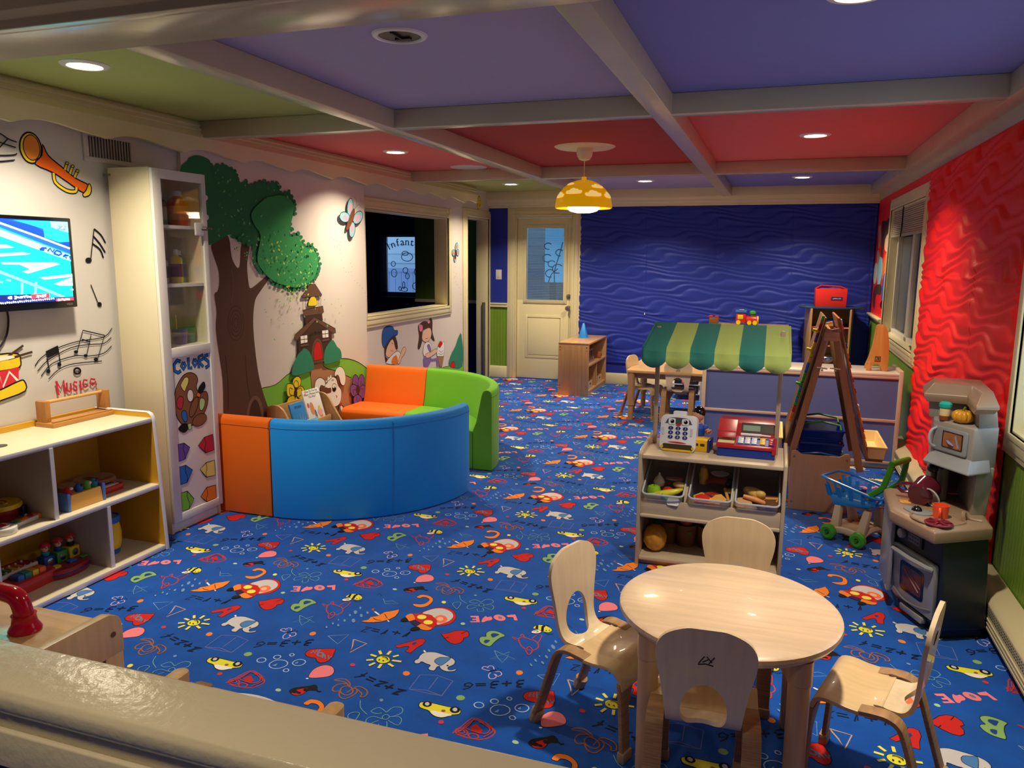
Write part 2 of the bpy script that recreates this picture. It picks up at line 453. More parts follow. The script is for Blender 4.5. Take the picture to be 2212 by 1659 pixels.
PAINT_MURAL_M = [
[0,28,0,4514,631,4686,631,4827,681,4961,709,5197,732,5556,716,5721,692,5893,636,6042,559,6050,537,6024,-23,6013,-264,4458,128,4490,562],
[4,1,50,4514,631,4686,631,4827,681,4961,709],
[4,1,10,5345,699,5458,634,5526,676,5721,692,5893,636,6048,555],
[4,1,70,5556,716,5721,692,5893,636,6048,555],
[1,29,0,5166,716,5258,717,5315,697,5336,678,5401,648,5469,631,5631,570,5744,527,5875,441,6009,273,6026,43,5300,194,5145,491,5143,568,5128,666],
[4,1,59,5128,666,5143,568,5146,491,5170,438],
[4,1,59,5315,697,5336,678,5401,648,5469,631,5631,570,5744,527],
[4,1,59,5873,388,5939,313,6009,264],
[0,30,0,4085,1598,4112,1532,4139,1466,4141,1388,4120,1333,4089,1312,4101,1200,4084,1089,4103,917,4123,742,4112,511,4099,337,4708,197,4637,382,4566,524,4501,710,4469,935,4464,1116,4493,1247,4544,1304,4659,1397,4641,1422,4472,1343,4436,1368,4429,1508,4466,1637,4385,1647,4357,1509,4337,1480,4311,1492,4273,1555,4249,1689,4130,1653,4088,1630],
[2,31,50,4363,1106,4342,1039,4298,1000,4248,1005,4212,1051,4202,1119,4222,1185,4265,1224,4315,1221,4353,1176],
[2,31,50,4343,1108,4327,1057,4294,1028,4256,1032,4229,1066,4222,1118,4237,1167,4269,1196,4307,1194,4335,1160],
[2,31,50,4322,1110,4312,1076,4290,1057,4265,1059,4246,1082,4241,1116,4252,1149,4273,1169,4298,1167,4317,1144],
[2,31,50,4304,1111,4298,1092,4286,1081,4272,1083,4262,1095,4259,1115,4265,1133,4277,1144,4291,1143,4301,1130],
[4,32,50,4266,1475,4275,1361,4248,1248],
[4,31,50,4363,886,4368,705,4409,502],
[4,31,50,4161,910,4171,711,4158,549],
[0,32,0,4351,440,4370,546,4444,591,4511,533,4518,406],
[0,31,0,4375,435,4391,524,4442,564,4486,513,4498,410],
[0,33,0,3845,2059,3908,2122,3939,2151,4016,2170,4107,2155,4128,2121,4235,2138,4351,2112,4380,2042,4452,2054,4505,2031,4601,2068,4697,2065,4797,2074,4844,2011,4939,2025,5000,1961,5005,1874,4937,1833,4953,1758,4928,1707,5028,1729,5092,1673,5102,1647,5206,1649,5263,1610,5305,1503,5263,1409,5140,1346,5001,1311,4890,1303,4787,1344,4686,1360,4651,1422,4555,1448,4494,1520,4493,1625,4385,1647,4300,1679,4249,1694,4080,1630,3956,1639,3854,1843],
[0,33,0,4309,1688,4312,1676,4296,1671,4282,1681,4291,1691],
[0,33,0,4305,1706,4304,1689,4283,1687,4270,1704,4284,1716],
[0,33,0,4293,1733,4291,1721,4276,1720,4268,1731,4278,1739],
[0,33,0,4290,1756,4290,1738,4269,1736,4255,1752,4268,1765],
[0,33,0,4273,1768,4248,1759,4240,1771,4261,1788,4281,1786],
[0,33,0,4264,1805,4264,1789,4245,1787,4232,1800,4244,1811],
[0,33,0,4262,1826,4246,1809,4227,1816,4231,1836,4253,1842],
[0,33,0,4245,1839,4221,1828,4214,1839,4233,1857,4252,1856],
[0,33,0,4239,1877,4239,1863,4221,1859,4209,1871,4220,1882],
[0,33,0,4226,1890,4214,1881,4204,1886,4208,1898,4222,1900],
[0,33,0,4214,1910,4194,1905,4190,1916,4208,1927,4223,1923],
[0,33,0,4208,1944,4207,1929,4191,1929,4182,1945,4193,1954],
[0,33,0,4198,1956,4177,1948,4172,1958,4189,1972,4205,1971],
[0,33,0,4190,1987,4176,1973,4165,1979,4172,1998,4188,2003],
[0,33,0,4179,2016,4186,2004,4171,1999,4155,2009,4160,2019],
[0,33,0,4175,2021,4150,2014,4144,2027,4165,2042,4184,2038],
[0,33,0,4168,2058,4159,2041,4138,2043,4135,2061,4154,2070],
[0,33,0,4163,2083,4160,2069,4141,2064,4131,2075,4145,2086],
[0,33,0,4149,2104,4146,2087,4130,2088,4122,2107,4134,2117],
[0,33,0,4137,2126,4133,2110,4118,2112,4113,2129,4124,2138],
[0,33,0,4196,2139,4193,2124,4172,2119,4161,2131,4176,2143],
[0,33,0,4242,2146,4247,2131,4231,2129,4216,2142,4223,2152],
[0,33,0,4280,2135,4288,2119,4270,2116,4252,2131,4258,2143],
[0,33,0,4326,2121,4316,2102,4300,2107,4300,2128,4316,2136],
[0,33,0,4360,2116,4360,2103,4345,2102,4336,2115,4345,2124],
[0,33,0,4377,2092,4373,2080,4355,2077,4348,2087,4362,2097],
[0,33,0,4380,2073,4386,2057,4368,2055,4351,2070,4358,2081],
[0,33,0,4393,2042,4385,2023,4366,2026,4362,2047,4378,2057],
[0,33,0,4473,2055,4460,2039,4440,2043,4441,2062,4461,2070],
[0,33,0,4516,2026,4487,2016,4479,2029,4503,2047,4526,2045],
[0,33,0,4567,2043,4542,2033,4530,2043,4547,2061,4570,2061],
[0,33,0,4614,2061,4591,2055,4582,2066,4599,2078,4619,2075],
[0,33,0,4672,2068,4648,2051,4630,2060,4642,2083,4668,2087],
[0,33,0,4706,2061,4687,2043,4676,2052,4688,2074,4707,2080],
[0,33,0,4760,2068,4737,2056,4723,2065,4737,2083,4760,2085],
[0,33,0,4810,2083,4826,2068,4807,2065,4779,2077,4781,2088],
[0,33,0,4840,2040,4810,2029,4799,2042,4822,2060,4847,2059],
[0,33,0,4859,2012,4856,1995,4836,1996,4828,2015,4842,2025],
[0,33,0,4907,2025,4917,2010,4895,2004,4873,2015,4880,2028],
[0,33,0,4953,2023,4934,2005,4916,2013,4925,2036,4948,2042],
[0,33,0,4981,2005,4990,1989,4966,1980,4942,1991,4952,2006],
[0,33,0,5017,1962,5012,1945,4993,1947,4987,1966,5002,1975],
[0,33,0,5015,1927,4988,1920,4983,1932,5007,1946,5027,1943],
[0,33,0,5020,1906,5004,1887,4982,1893,4984,1916,5008,1925],
[0,33,0,5021,1864,4997,1859,4983,1871,4998,1882,5022,1878],
[0,33,0,4953,1828,4927,1819,4911,1830,4927,1846,4953,1845],
[0,33,0,4958,1793,4946,1781,4929,1785,4930,1799,4948,1805],
[0,33,0,4968,1768,4979,1751,4953,1743,4926,1756,4935,1771],
[0,33,0,4946,1708,4932,1690,4911,1696,4912,1717,4933,1724],
[0,33,0,4994,1715,4969,1705,4951,1716,4966,1732,4992,1731],
[0,33,0,5053,1733,5047,1714,5021,1715,5011,1734,5031,1745],
[0,33,0,5082,1694,5054,1688,5039,1701,5058,1715,5084,1710],
[0,33,0,5112,1667,5089,1660,5074,1669,5087,1683,5110,1682],
[0,33,0,5114,1652,5116,1638,5096,1636,5082,1647,5093,1657],
[0,33,0,5181,1649,5160,1636,5134,1643,5140,1661,5168,1665],
[0,33,0,5216,1642,5189,1635,5184,1646,5207,1660,5227,1657],
[0,33,0,5274,1617,5283,1602,5260,1597,5238,1608,5246,1621],
[0,33,0,5293,1564,5260,1552,5244,1566,5267,1587,5297,1585],
[0,33,0,5318,1540,5298,1525,5275,1533,5281,1553,5307,1557],
[0,33,0,5335,1497,5311,1488,5285,1497,5293,1511,5324,1512],
[0,33,0,5314,1474,5310,1452,5282,1455,5269,1478,5289,1489],
[0,33,0,5302,1436,5274,1421,5256,1433,5273,1456,5301,1458],
[0,33,0,5273,1403,5241,1398,5236,1412,5267,1425,5290,1420],
[0,33,0,5244,1392,5243,1371,5217,1374,5203,1397,5220,1408],
[0,33,0,5196,1367,5175,1354,5160,1364,5173,1383,5196,1385],
[0,33,0,5163,1354,5164,1334,5134,1332,5114,1350,5132,1364],
[0,33,0,5114,1327,5089,1310,5065,1321,5074,1345,5104,1349],
[0,33,0,5058,1318,5033,1314,5025,1326,5045,1337,5065,1333],
[0,33,0,5020,1312,5016,1297,4996,1299,4988,1314,5002,1322],
[0,33,0,4971,1307,4953,1292,4929,1300,4934,1321,4960,1326],
[0,33,0,4910,1311,4912,1296,4890,1293,4875,1305,4887,1316],
[0,33,0,4844,1318,4823,1316,4818,1327,4836,1335,4852,1330],
[0,33,0,4805,1337,4782,1324,4764,1334,4775,1354,4800,1356],
[0,33,0,4758,1345,4736,1333,4719,1344,4731,1362,4755,1362],
[0,33,0,4702,1353,4681,1348,4669,1359,4683,1370,4704,1367],
[0,33,0,4682,1398,4684,1378,4664,1381,4651,1402,4662,1412],
[0,33,0,4670,1423,4659,1408,4635,1411,4631,1427,4653,1434],
[0,33,0,4616,1429,4594,1429,4584,1442,4599,1450,4619,1442],
[0,33,0,4571,1456,4569,1436,4545,1437,4531,1456,4547,1468],
[0,33,0,4550,1466,4529,1461,4516,1471,4529,1483,4550,1480],
[0,33,0,4538,1497,4529,1478,4505,1482,4499,1503,4519,1513],
[0,33,0,4513,1515,4497,1506,4480,1513,4486,1526,4506,1527],
[0,33,0,4514,1546,4496,1530,4479,1538,4487,1560,4508,1564],
[0,33,0,4504,1569,4485,1554,4473,1563,4484,1584,4503,1588],
[0,33,0,4506,1590,4484,1584,4473,1594,4487,1608,4508,1605],
[0,33,0,4514,1619,4492,1607,4475,1617,4487,1635,4511,1636],
[0,33,0,4455,1645,4457,1629,4434,1623,4419,1635,4431,1648],
[0,33,0,4401,1651,4400,1635,4380,1635,4369,1651,4383,1661],
[0,33,0,4356,1662,4335,1648,4321,1659,4333,1679,4355,1681],
[0,34,0,4492,1858,4670,1962,4873,1989,4976,1935,4959,1846,4907,1707,5027,1710,5100,1628,5238,1597,5274,1503,5202,1384,5002,1327,4872,1341,4708,1378,4575,1460,4524,1543,4573,1698,4504,1777],
[1,35,0,5043,1264,5152,1345,5223,1346,5315,1258,5302,1245,5046,1248],
[3,1,40,5043,1264,5152,1345,5223,1346,5315,1258,5302,1245,5046,1248],
[5,1,50,5083,1249,5078,1170],
[5,1,50,5297,1252,5293,1171],
[0,37,0,5118,1185,5148,1239,5193,1250,5228,1235,5244,1183,5181,1176],
[2,1,40,5118,1185,5148,1239,5193,1250,5228,1235,5244,1183,5181,1176],
[1,35,0,5040,1152,5322,1169,5332,1120,5306,1108,5051,1105],
[3,1,40,5040,1152,5322,1169,5332,1120,5306,1108,5051,1105],
[1,36,0,5067,1104,5306,1108,5315,1052,5074,1037],
[1,36,0,4966,947,5205,1060,5436,944,5448,700,5295,713,5137,726,4967,801],
[1,35,0,4915,952,4934,976,5195,1091,5495,974,5501,938,5461,935,5205,1060,4953,929],
[3,1,40,4915,952,4934,976,5195,1091,5495,974,5501,938,5461,935,5205,1060,4953,929],
[1,2,0,5000,957,5088,958,5089,902,5001,901],
[1,2,0,5298,973,5386,972,5388,913,5302,915],
[5,36,50,5046,959,5047,899],
[5,36,50,4999,931,5090,928],
[5,36,50,5343,973,5344,910],
[5,36,50,5296,946,5390,944],
[1,35,0,4992,894,5100,894,5103,873,4995,874],
[3,1,30,4992,894,5100,894,5103,873,4995,874],
[1,35,0,5289,905,5395,906,5399,884,5293,883],
[3,1,30,5289,905,5395,906,5399,884,5293,883],
[0,35,0,5140,740,5152,861,5209,917,5269,900,5301,817,5300,719],
[0,6,0,5170,752,5180,851,5219,895,5260,877,5281,812,5282,747],
[2,1,30,5170,752,5180,851,5219,895,5260,877,5281,812,5282,747],
[1,35,0,5138,747,5309,746,5316,724,5144,723],
[3,1,30,5138,747,5309,746,5316,724,5144,723],
[5,1,40,5144,954,5120,952,5138,933,5118,926],
[5,1,40,5176,970,5154,959,5172,944],
[5,1,40,5193,980,5194,950],
[5,1,40,5195,966,5214,970,5216,953],
[5,1,40,5241,973,5228,963,5243,953,5255,965,5241,973],
[5,1,40,5276,972,5263,964,5277,956,5288,966,5276,972],
[0,38,0,4870,682,4886,746,4946,817,5004,844,5040,860,5107,825,5161,723,5146,684,5051,670,4936,666],
[0,38,0,5308,718,5326,814,5406,876,5458,878,5508,823,5560,788,5569,714,5448,700,5345,699],
[0,37,0,4872,613,4887,646,4939,657,4977,632,4975,594,4947,571,4895,579],
[2,1,59,4872,613,4887,646,4939,657,4977,632,4975,594,4947,571,4895,579],
[0,37,0,4796,610,4821,619,4871,606,4894,564,4878,520,4815,519,4792,550],
[2,1,59,4796,610,4821,619,4871,606,4894,564,4878,520,4815,519,4792,550],
[0,37,0,4947,574,4987,572,5018,544,5019,504,4980,479,4929,496,4912,537],
[2,1,59,4947,574,4987,572,5018,544,5019,504,4980,479,4929,496,4912,537],
[0,37,0,4789,466,4814,515,4885,515,4890,448],
[2,1,59,4789,466,4814,515,4885,515,4890,448],
[0,37,0,4893,447,4903,508,4941,478,5007,474,4992,453,4951,437],
[2,1,59,4893,447,4903,508,4941,478,5007,474,4992,453,4951,437],
[4,1,42,4895,579,4885,611,4918,629,4946,602,4934,569],
[4,1,42,4869,568,4832,585,4829,540,4866,522],
[4,1,42,4936,557,4973,563,4983,514,4942,501],
[0,36,0,4924,528,4916,508,4900,501,4885,513,4880,535,4888,555,4904,561,4919,550],
[0,39,0,5740,466,5744,527,5787,550,5836,509,5824,449],
[2,1,59,5740,466,5744,527,5787,550,5836,509,5824,449],
[0,39,0,5828,448,5844,508,5889,537,5935,499,5928,437,5874,405],
[2,1,59,5828,448,5844,508,5889,537,5935,499,5928,437,5874,405],
[0,39,0,5696,416,5707,463,5757,468,5823,431,5803,363,5735,366],
[2,1,59,5696,416,5707,463,5757,468,5823,431,5803,363,5735,366],
[0,39,0,5839,411,5902,441,5962,409,5963,350,5904,319,5837,358],
[2,1,59,5839,411,5902,441,5962,409,5963,350,5904,319,5837,358],
[0,39,0,5747,355,5820,369,5887,322,5859,282,5773,284,5745,307],
[2,1,59,5747,355,5820,369,5887,322,5859,282,5773,284,5745,307],
[4,40,38,5774,457,5792,489,5816,450],
[4,40,38,5858,444,5877,477,5901,437],
[4,40,38,5780,420,5738,418,5753,381],
[4,40,38,5866,416,5908,400,5889,358],
[4,40,38,5785,357,5817,307,5862,344],
[0,36,0,5858,406,5846,383,5821,377,5796,391,5787,417,5798,440,5824,446,5849,432],
[0,2,0,5148,482,5156,546,5179,590,5237,604,5293,577,5310,546,5298,523,5248,539,5224,510,5233,468],
[2,1,50,5148,482,5156,546,5179,590,5237,604,5293,577,5310,546,5298,523,5248,539,5224,510,5233,468],
[0,41,0,5235,509,5262,537,5290,516,5280,481,5258,476],
[0,2,0,5289,442,5305,530,5336,546,5367,579,5428,582,5473,559,5500,500,5545,454,5546,398,5523,351,5460,328,5310,355],
[2,1,50,5289,442,5305,530,5336,546,5367,579,5428,582,5473,559,5500,500,5545,454,5546,398,5523,351,5460,328,5310,355],
[0,2,0,5452,604,5485,645,5540,653,5594,622,5622,558,5611,500,5578,485,5540,511,5519,565,5490,590,5466,577],
[2,1,50,5452,604,5485,645,5540,653,5594,622,5622,558,5611,500,5578,485,5540,511,5519,565,5490,590,5466,577],
[0,41,0,5476,558,5497,589,5522,547,5505,507],
[1,2,0,5317,549,5312,574,5337,562,5347,604,5368,583,5396,611,5405,577],
[3,1,42,5317,549,5312,574,5337,562,5347,604,5368,583,5396,611,5405,577],
[0,41,0,5291,467,5304,514,5348,501,5385,497,5387,459],
[0,2,0,5473,489,5462,469,5438,464,5415,477,5406,500,5417,519,5441,524,5465,512],
[2,1,42,5473,489,5462,469,5438,464,5415,477,5406,500,5417,519,5441,524,5465,512],
[0,1,0,5465,474,5455,460,5434,456,5415,466,5407,483,5416,497,5437,500,5457,490],
[0,2,0,5441,492,5435,487,5425,489,5420,495,5426,500,5436,499],
[4,1,38,5400,555,5423,560,5438,552],
[4,1,34,5457,422,5480,410,5464,402],
[0,6,0,5514,333,5547,349,5539,318,5518,320],
[0,41,0,5550,324,5591,282,5608,222,5566,257],
[2,1,42,5550,324,5591,282,5608,222,5566,257],
[0,2,0,5521,317,5553,315,5566,265,5535,271],
[2,1,34,5521,317,5553,315,5566,265,5535,271],
[0,42,0,5027,471,5056,496,5096,479,5074,463],
[2,1,42,5027,471,5056,496,5096,479,5074,463],
[0,43,0,5812,1965,5788,1912,5751,1890,5722,1911,5718,1963,5742,2015,5779,2038,5808,2017],
[2,1,60,5812,1965,5788,1912,5751,1890,5722,1911,5718,1963,5742,2015,5779,2038,5808,2017],
[0,44,0,5794,1958,5781,1929,5763,1916,5748,1928,5747,1956,5759,1985,5778,1998,5792,1986],
[0,43,0,5953,1873,5897,1838,5837,1831,5807,1855,5824,1897,5878,1932,5939,1940,5970,1915],
[2,1,60,5953,1873,5897,1838,5837,1831,5807,1855,5824,1897,5878,1932,5939,1940,5970,1915],
[0,44,0,5911,1871,5881,1852,5851,1847,5836,1861,5847,1883,5876,1903,5907,1907,5921,1894],
[0,43,0,5733,1907,5754,1876,5727,1847,5669,1837,5614,1851,5594,1881,5620,1910,5677,1921],
[2,1,60,5733,1907,5754,1876,5727,1847,5669,1837,5614,1851,5594,1881,5620,1910,5677,1921],
[0,44,0,5708,1886,5720,1870,5708,1855,5678,1850,5649,1858,5637,1874,5649,1889,5678,1894],
[0,43,0,5834,1780,5811,1735,5774,1716,5744,1735,5739,1780,5761,1826,5798,1845,5828,1826],
[2,1,60,5834,1780,5811,1735,5774,1716,5744,1735,5739,1780,5761,1826,5798,1845,5828,1826],
[0,44,0,5802,1787,5790,1762,5771,1752,5757,1762,5754,1787,5766,1812,5785,1823,5799,1812],
[0,41,0,5690,1784,5741,1878,5800,1948,5837,1947,5816,1874,5736,1789],
[4,1,30,5820,1946,5868,2006,5834,2060],
[4,1,30,5837,1954,5902,1994,5949,1968],
[0,36,0,5685,1770,5681,1767,5676,1770,5681,1772],
[0,36,0,5656,1738,5652,1736,5648,1738,5652,1740],
[0,36,0,5628,1705,5623,1703,5619,1705,5624,1707],
[0,36,0,5594,1676,5590,1674,5586,1676,5590,1679],
[0,36,0,5545,1644,5541,1641,5537,1643,5541,1646],
[0,36,0,5506,1637,5501,1635,5497,1637,5502,1640],
[0,36,0,5476,1660,5472,1658,5468,1660,5472,1662],
[0,36,0,5496,1688,5491,1686,5487,1688,5492,1690],
[0,36,0,5539,1685,5535,1683,5531,1685,5535,1687],
[0,36,0,5572,1652,5567,1650,5563,1652,5568,1654],
[0,36,0,5583,1613,5578,1611,5574,1613,5579,1616],
[0,36,0,5594,1579,5590,1576,5586,1578,5590,1581],
[0,36,0,5605,1529,5600,1527,5596,1529,5601,1532],
[0,36,0,5633,1466,5629,1463,5625,1466,5629,1468],
[0,36,0,5667,1432,5663,1430,5658,1432,5663,1435],
[0,36,0,5708,1429,5703,1427,5699,1429,5704,1431],
[0,36,0,5750,1431,5745,1429,5741,1431,5746,1433],
[0,36,0,5766,1471,5761,1469,5757,1471,5762,1474],
[0,36,0,5740,1500,5735,1498,5731,1500,5735,1503],
[0,36,0,5762,1399,5758,1397,5753,1399,5758,1401],
[0,36,0,5802,1354,5798,1352,5793,1355,5798,1357],
[0,36,0,5844,1336,5840,1333,5835,1336,5840,1338],
[0,36,0,5887,1315,5882,1313,5878,1315,5882,1318],
[0,36,0,5930,1288,5925,1286,5920,1289,5925,1291],
[0,36,0,5972,1248,5967,1245,5963,1248,5968,1250],
[0,36,0,6001,1213,5996,1211,5991,1214,5996,1216],
[0,36,0,6036,1181,6031,1179,6026,1182,6031,1184],
[0,34,0,4791,1905,4784,1899,4781,1906,4788,1912],
[0,45,0,4370,1697,4355,1689,4356,1701,4372,1709],
[0,45,0,4617,1946,4605,1941,4608,1949,4620,1954],
[0,45,0,4712,1721,4700,1715,4699,1724,4711,1730],
[0,34,0,4682,1935,4676,1928,4670,1934,4676,1942],
[0,45,0,4429,1659,4416,1654,4419,1663,4432,1668],
[0,34,0,4895,1966,4892,1953,4876,1961,4880,1974],
[0,34,0,4317,1980,4304,1968,4299,1980,4312,1992],
[0,34,0,4331,1675,4318,1666,4316,1678,4329,1687],
[0,45,0,4264,1815,4267,1804,4251,1808,4248,1819],
[0,45,0,4173,1865,4170,1858,4164,1862,4166,1869],
[0,34,0,4556,1816,4541,1805,4537,1818,4551,1829],
[0,34,0,4712,1779,4708,1766,4694,1774,4697,1787],
[0,45,0,4577,1829,4558,1823,4564,1836,4582,1842],
[0,34,0,4215,1755,4206,1752,4208,1759,4217,1762],
[0,45,0,4133,1689,4134,1678,4120,1683,4120,1694],
[0,45,0,4270,2045,4262,2036,4257,2045,4265,2054],
[0,34,0,4379,1772,4377,1759,4362,1766,4364,1779],
[0,34,0,4389,1980,4376,1974,4379,1983,4392,1989],
[0,34,0,4660,1957,4644,1951,4647,1962,4663,1968],
[0,34,0,4256,1951,4259,1939,4241,1943,4238,1956],
[0,45,0,4201,1964,4185,1958,4189,1969,4204,1975],
[0,34,0,4331,1776,4318,1772,4321,1781,4335,1786],
[0,34,0,4606,1973,4601,1966,4596,1972,4601,1978],
[0,34,0,4702,1695,4702,1682,4685,1689,4685,1701],
[0,45,0,4332,1858,4331,1845,4315,1851,4316,1864],
[0,34,0,4645,1959,4636,1952,4633,1959,4641,1967],
[0,45,0,4201,1826,4194,1819,4190,1826,4197,1833],
[0,45,0,4388,1778,4384,1765,4370,1774,4374,1787],
[0,45,0,4363,1866,4354,1857,4349,1866,4358,1875],
[0,34,0,4820,1912,4800,1904,4803,1917,4823,1926],
[0,34,0,4564,1656,4557,1649,4553,1656,4561,1663],
[0,34,0,4133,1723,4120,1713,4118,1726,4131,1735],
[0,34,0,4126,1718,4124,1710,4117,1715,4119,1722],
[0,34,0,4150,1881,4138,1871,4135,1882,4147,1893],
[0,34,0,4731,1889,4713,1881,4715,1894,4734,1902],
[0,45,0,4326,1922,4327,1916,4319,1919,4318,1925],
[0,34,0,4421,1688,4410,1682,4410,1691,4421,1697],
[0,34,0,4244,1686,4247,1673,4229,1678,4226,1691],
[0,45,0,4517,1930,4509,1924,4507,1931,4515,1937],
[0,34,0,4614,1897,4615,1887,4600,1891,4598,1901],
[0,45,0,4172,1752,4164,1745,4162,1753,4170,1760],
[0,34,0,4202,1834,4193,1825,4189,1835,4198,1844],
[0,45,0,4125,2073,4115,2067,4115,2075,4124,2081],
[0,45,0,4563,1668,4556,1661,4552,1668,4558,1675],
[0,45,0,4287,1819,4276,1816,4279,1823,4290,1827],
[0,45,0,4532,1664,4519,1659,4522,1668,4535,1672],
[0,45,0,4242,2031,4228,2020,4225,2033,4239,2044],
[0,34,0,4525,1838,4521,1829,4512,1836,4516,1844],
[0,34,0,4817,1761,4816,1752,4804,1757,4804,1767],
[0,34,0,4149,2091,4133,2083,4135,2095,4151,2103],
[0,45,0,4886,1984,4883,1972,4868,1979,4871,1991],
[0,34,0,4443,1778,4439,1770,4430,1776,4434,1785],
[0,45,0,4148,2011,4135,2006,4139,2015,4151,2020],
[0,45,0,4438,1776,4433,1765,4423,1773,4428,1784],
[0,45,0,4366,1800,4367,1793,4359,1796,4358,1803],
[0,45,0,4410,2022,4402,2014,4397,2022,4405,2030],
[0,34,0,4186,2027,4175,2020,4174,2029,4185,2037],
[0,45,0,4187,2054,4179,2048,4178,2055,4186,2061],
[0,45,0,4714,1710,4701,1705,4703,1714,4716,1719],
[0,45,0,4396,1687,4386,1683,4388,1690,4398,1694],
[0,34,0,4691,1936,4679,1925,4673,1936,4684,1947],
[0,45,0,4591,1688,4583,1680,4578,1688,4585,1696],
[0,34,0,4510,1758,4498,1747,4492,1759,4505,1770],
[0,34,0,4501,1686,4494,1677,4487,1686,4495,1695],
[0,45,0,4893,1741,4885,1731,4877,1740,4885,1750],
[0,45,0,4721,2018,4720,2010,4710,2014,4710,2022],
[0,45,0,4522,1672,4505,1663,4504,1677,4521,1686],
[0,34,0,4882,1790,4870,1782,4868,1792,4881,1799],
[0,34,0,4657,2022,4641,2014,4643,2026,4660,2033],
[0,45,0,4905,1382,4892,1378,4893,1387,4907,1392],
[0,47,0,5107,1406,5097,1402,5097,1409,5108,1414],
[0,46,0,4944,1597,4946,1590,4936,1593,4934,1599],
[0,45,0,4720,1522,4710,1514,4706,1523,4716,1531],
[0,45,0,4882,1569,4882,1559,4868,1565,4868,1575],
[0,45,0,5059,1356,5060,1345,5044,1351,5043,1363],
[0,47,0,4735,1653,4718,1647,4721,1658,4738,1665],
[0,46,0,5065,1428,5056,1423,5055,1430,5063,1435],
[0,47,0,5114,1431,5099,1426,5102,1436,5117,1440],
[0,47,0,4640,1637,4635,1631,4630,1637,4636,1643],
[0,45,0,5197,1521,5190,1512,5181,1521,5188,1530],
[0,47,0,5150,1606,5144,1596,5134,1605,5140,1615],
[0,45,0,4923,1369,4912,1365,4912,1373,4923,1378],
[0,45,0,5027,1554,5026,1544,5013,1550,5014,1560],
[0,45,0,5104,1489,5105,1482,5094,1486,5093,1492],
[0,46,0,4771,1661,4761,1654,4758,1663,4767,1670],
[0,45,0,4643,1597,4631,1592,4633,1601,4646,1605],
[0,45,0,4967,1637,4962,1627,4952,1635,4957,1644],
[0,46,0,5046,1629,5045,1616,5027,1624,5028,1637],
[0,46,0,5078,1575,5077,1568,5069,1572,5070,1579],
[0,45,0,4904,1351,4904,1342,4893,1348,4893,1356],
[0,47,0,4801,1508,4795,1497,4783,1506,4790,1518],
[0,47,0,5083,1671,5081,1661,5069,1668,5072,1677],
[0,45,0,5058,1358,5043,1348,5038,1361,5053,1371],
[0,45,0,5028,1527,5020,1520,5015,1527,5023,1534],
[0,45,0,4955,1469,4945,1465,4946,1472,4957,1476],
[0,46,0,5011,1517,5004,1512,5001,1519,5008,1524],
[0,45,0,4830,1632,4823,1624,4816,1631,4823,1640],
[0,45,0,4816,1574,4818,1567,4807,1570,4805,1577],
[0,46,0,5024,1675,5007,1666,5005,1678,5022,1687],
[0,46,0,5128,1501,5128,1492,5116,1497,5115,1506],
[0,47,0,4838,1559,4833,1551,4825,1558,4830,1566],
[0,46,0,4653,1545,4644,1539,4643,1547,4652,1552],
[0,45,0,5198,1534,5199,1525,5185,1529,5184,1538],
[0,45,0,5088,1642,5075,1634,5071,1644,5084,1653],
[0,45,0,4662,1518,4664,1508,4649,1513,4646,1523],
[0,46,0,5026,1594,5018,1583,5008,1593,5016,1603],
[0,46,0,4746,1634,4747,1622,4731,1628,4730,1640],
[0,46,0,5129,1596,5118,1588,5114,1597,5125,1605],
[0,47,0,4725,1431,4724,1420,4710,1427,4711,1438],
[0,45,0,4728,1554,4727,1548,4719,1552,4720,1558],
[0,46,0,5141,1488,5142,1480,5130,1485,5129,1493],
[0,46,0,5153,1592,5132,1586,5137,1599,5158,1605],
[0,45,0,4848,1521,4833,1516,4835,1526,4850,1532],
[0,47,0,4905,1589,4895,1583,4892,1591,4902,1598],
[0,46,0,4953,1428,4950,1418,4938,1426,4942,1435],
[0,47,0,5003,1441,5000,1429,4984,1438,4988,1451],
[0,45,0,4866,1503,4861,1497,4856,1503,4861,1509],
[0,46,0,4913,1384,4905,1378,4902,1385,4910,1391],
[0,45,0,5211,1541,5204,1532,5195,1540,5202,1549],
[0,47,0,4707,1550,4697,1545,4696,1553,4706,1558],
[0,46,0,5177,1604,5166,1592,5155,1603,5166,1615],
[0,45,0,4986,1479,4988,1472,4978,1475,4976,1482],
[0,46,0,4773,1576,4774,1565,4759,1571,4757,1582],
[0,47,0,4896,1522,4887,1517,4886,1525,4895,1530],
[0,47,0,4617,1510,4610,1505,4608,1511,4616,1516],
[0,45,0,4884,1440,4876,1434,4873,1442,4881,1447],
[0,45,0,4817,1382,4806,1380,4809,1386,4819,1389],
[0,45,0,4859,1406,4858,1395,4844,1402,4845,1413],
[0,45,0,4825,1494,4814,1489,4814,1497,4825,1502],
[0,46,0,4962,1570,4947,1565,4950,1574,4964,1580],
[0,46,0,5015,1356,5018,1344,5000,1350,4997,1362],
[0,45,0,4902,1586,4899,1577,4889,1584,4892,1593],
[0,45,0,5112,1461,5098,1454,5096,1465,5110,1472],
[0,46,0,4662,1642,4661,1630,4645,1637,4647,1650],
[0,45,0,4771,1591,4758,1586,4760,1596,4773,1601],
[0,46,0,4946,1341,4936,1332,4929,1342,4939,1351],
[0,46,0,4913,1531,4902,1526,4903,1534,4914,1539],
[0,46,0,4792,1437,4779,1430,4777,1440,4790,1447],
[0,45,0,5075,1397,5077,1388,5063,1393,5061,1402],
[0,45,0,4833,1510,4825,1501,4818,1510,4826,1519],
[0,45,0,4936,1507,4935,1496,4921,1503,4921,1514],
[0,46,0,4960,1513,4950,1511,4953,1517,4963,1520],
[0,46,0,4703,1540,4693,1534,4692,1542,4702,1548],
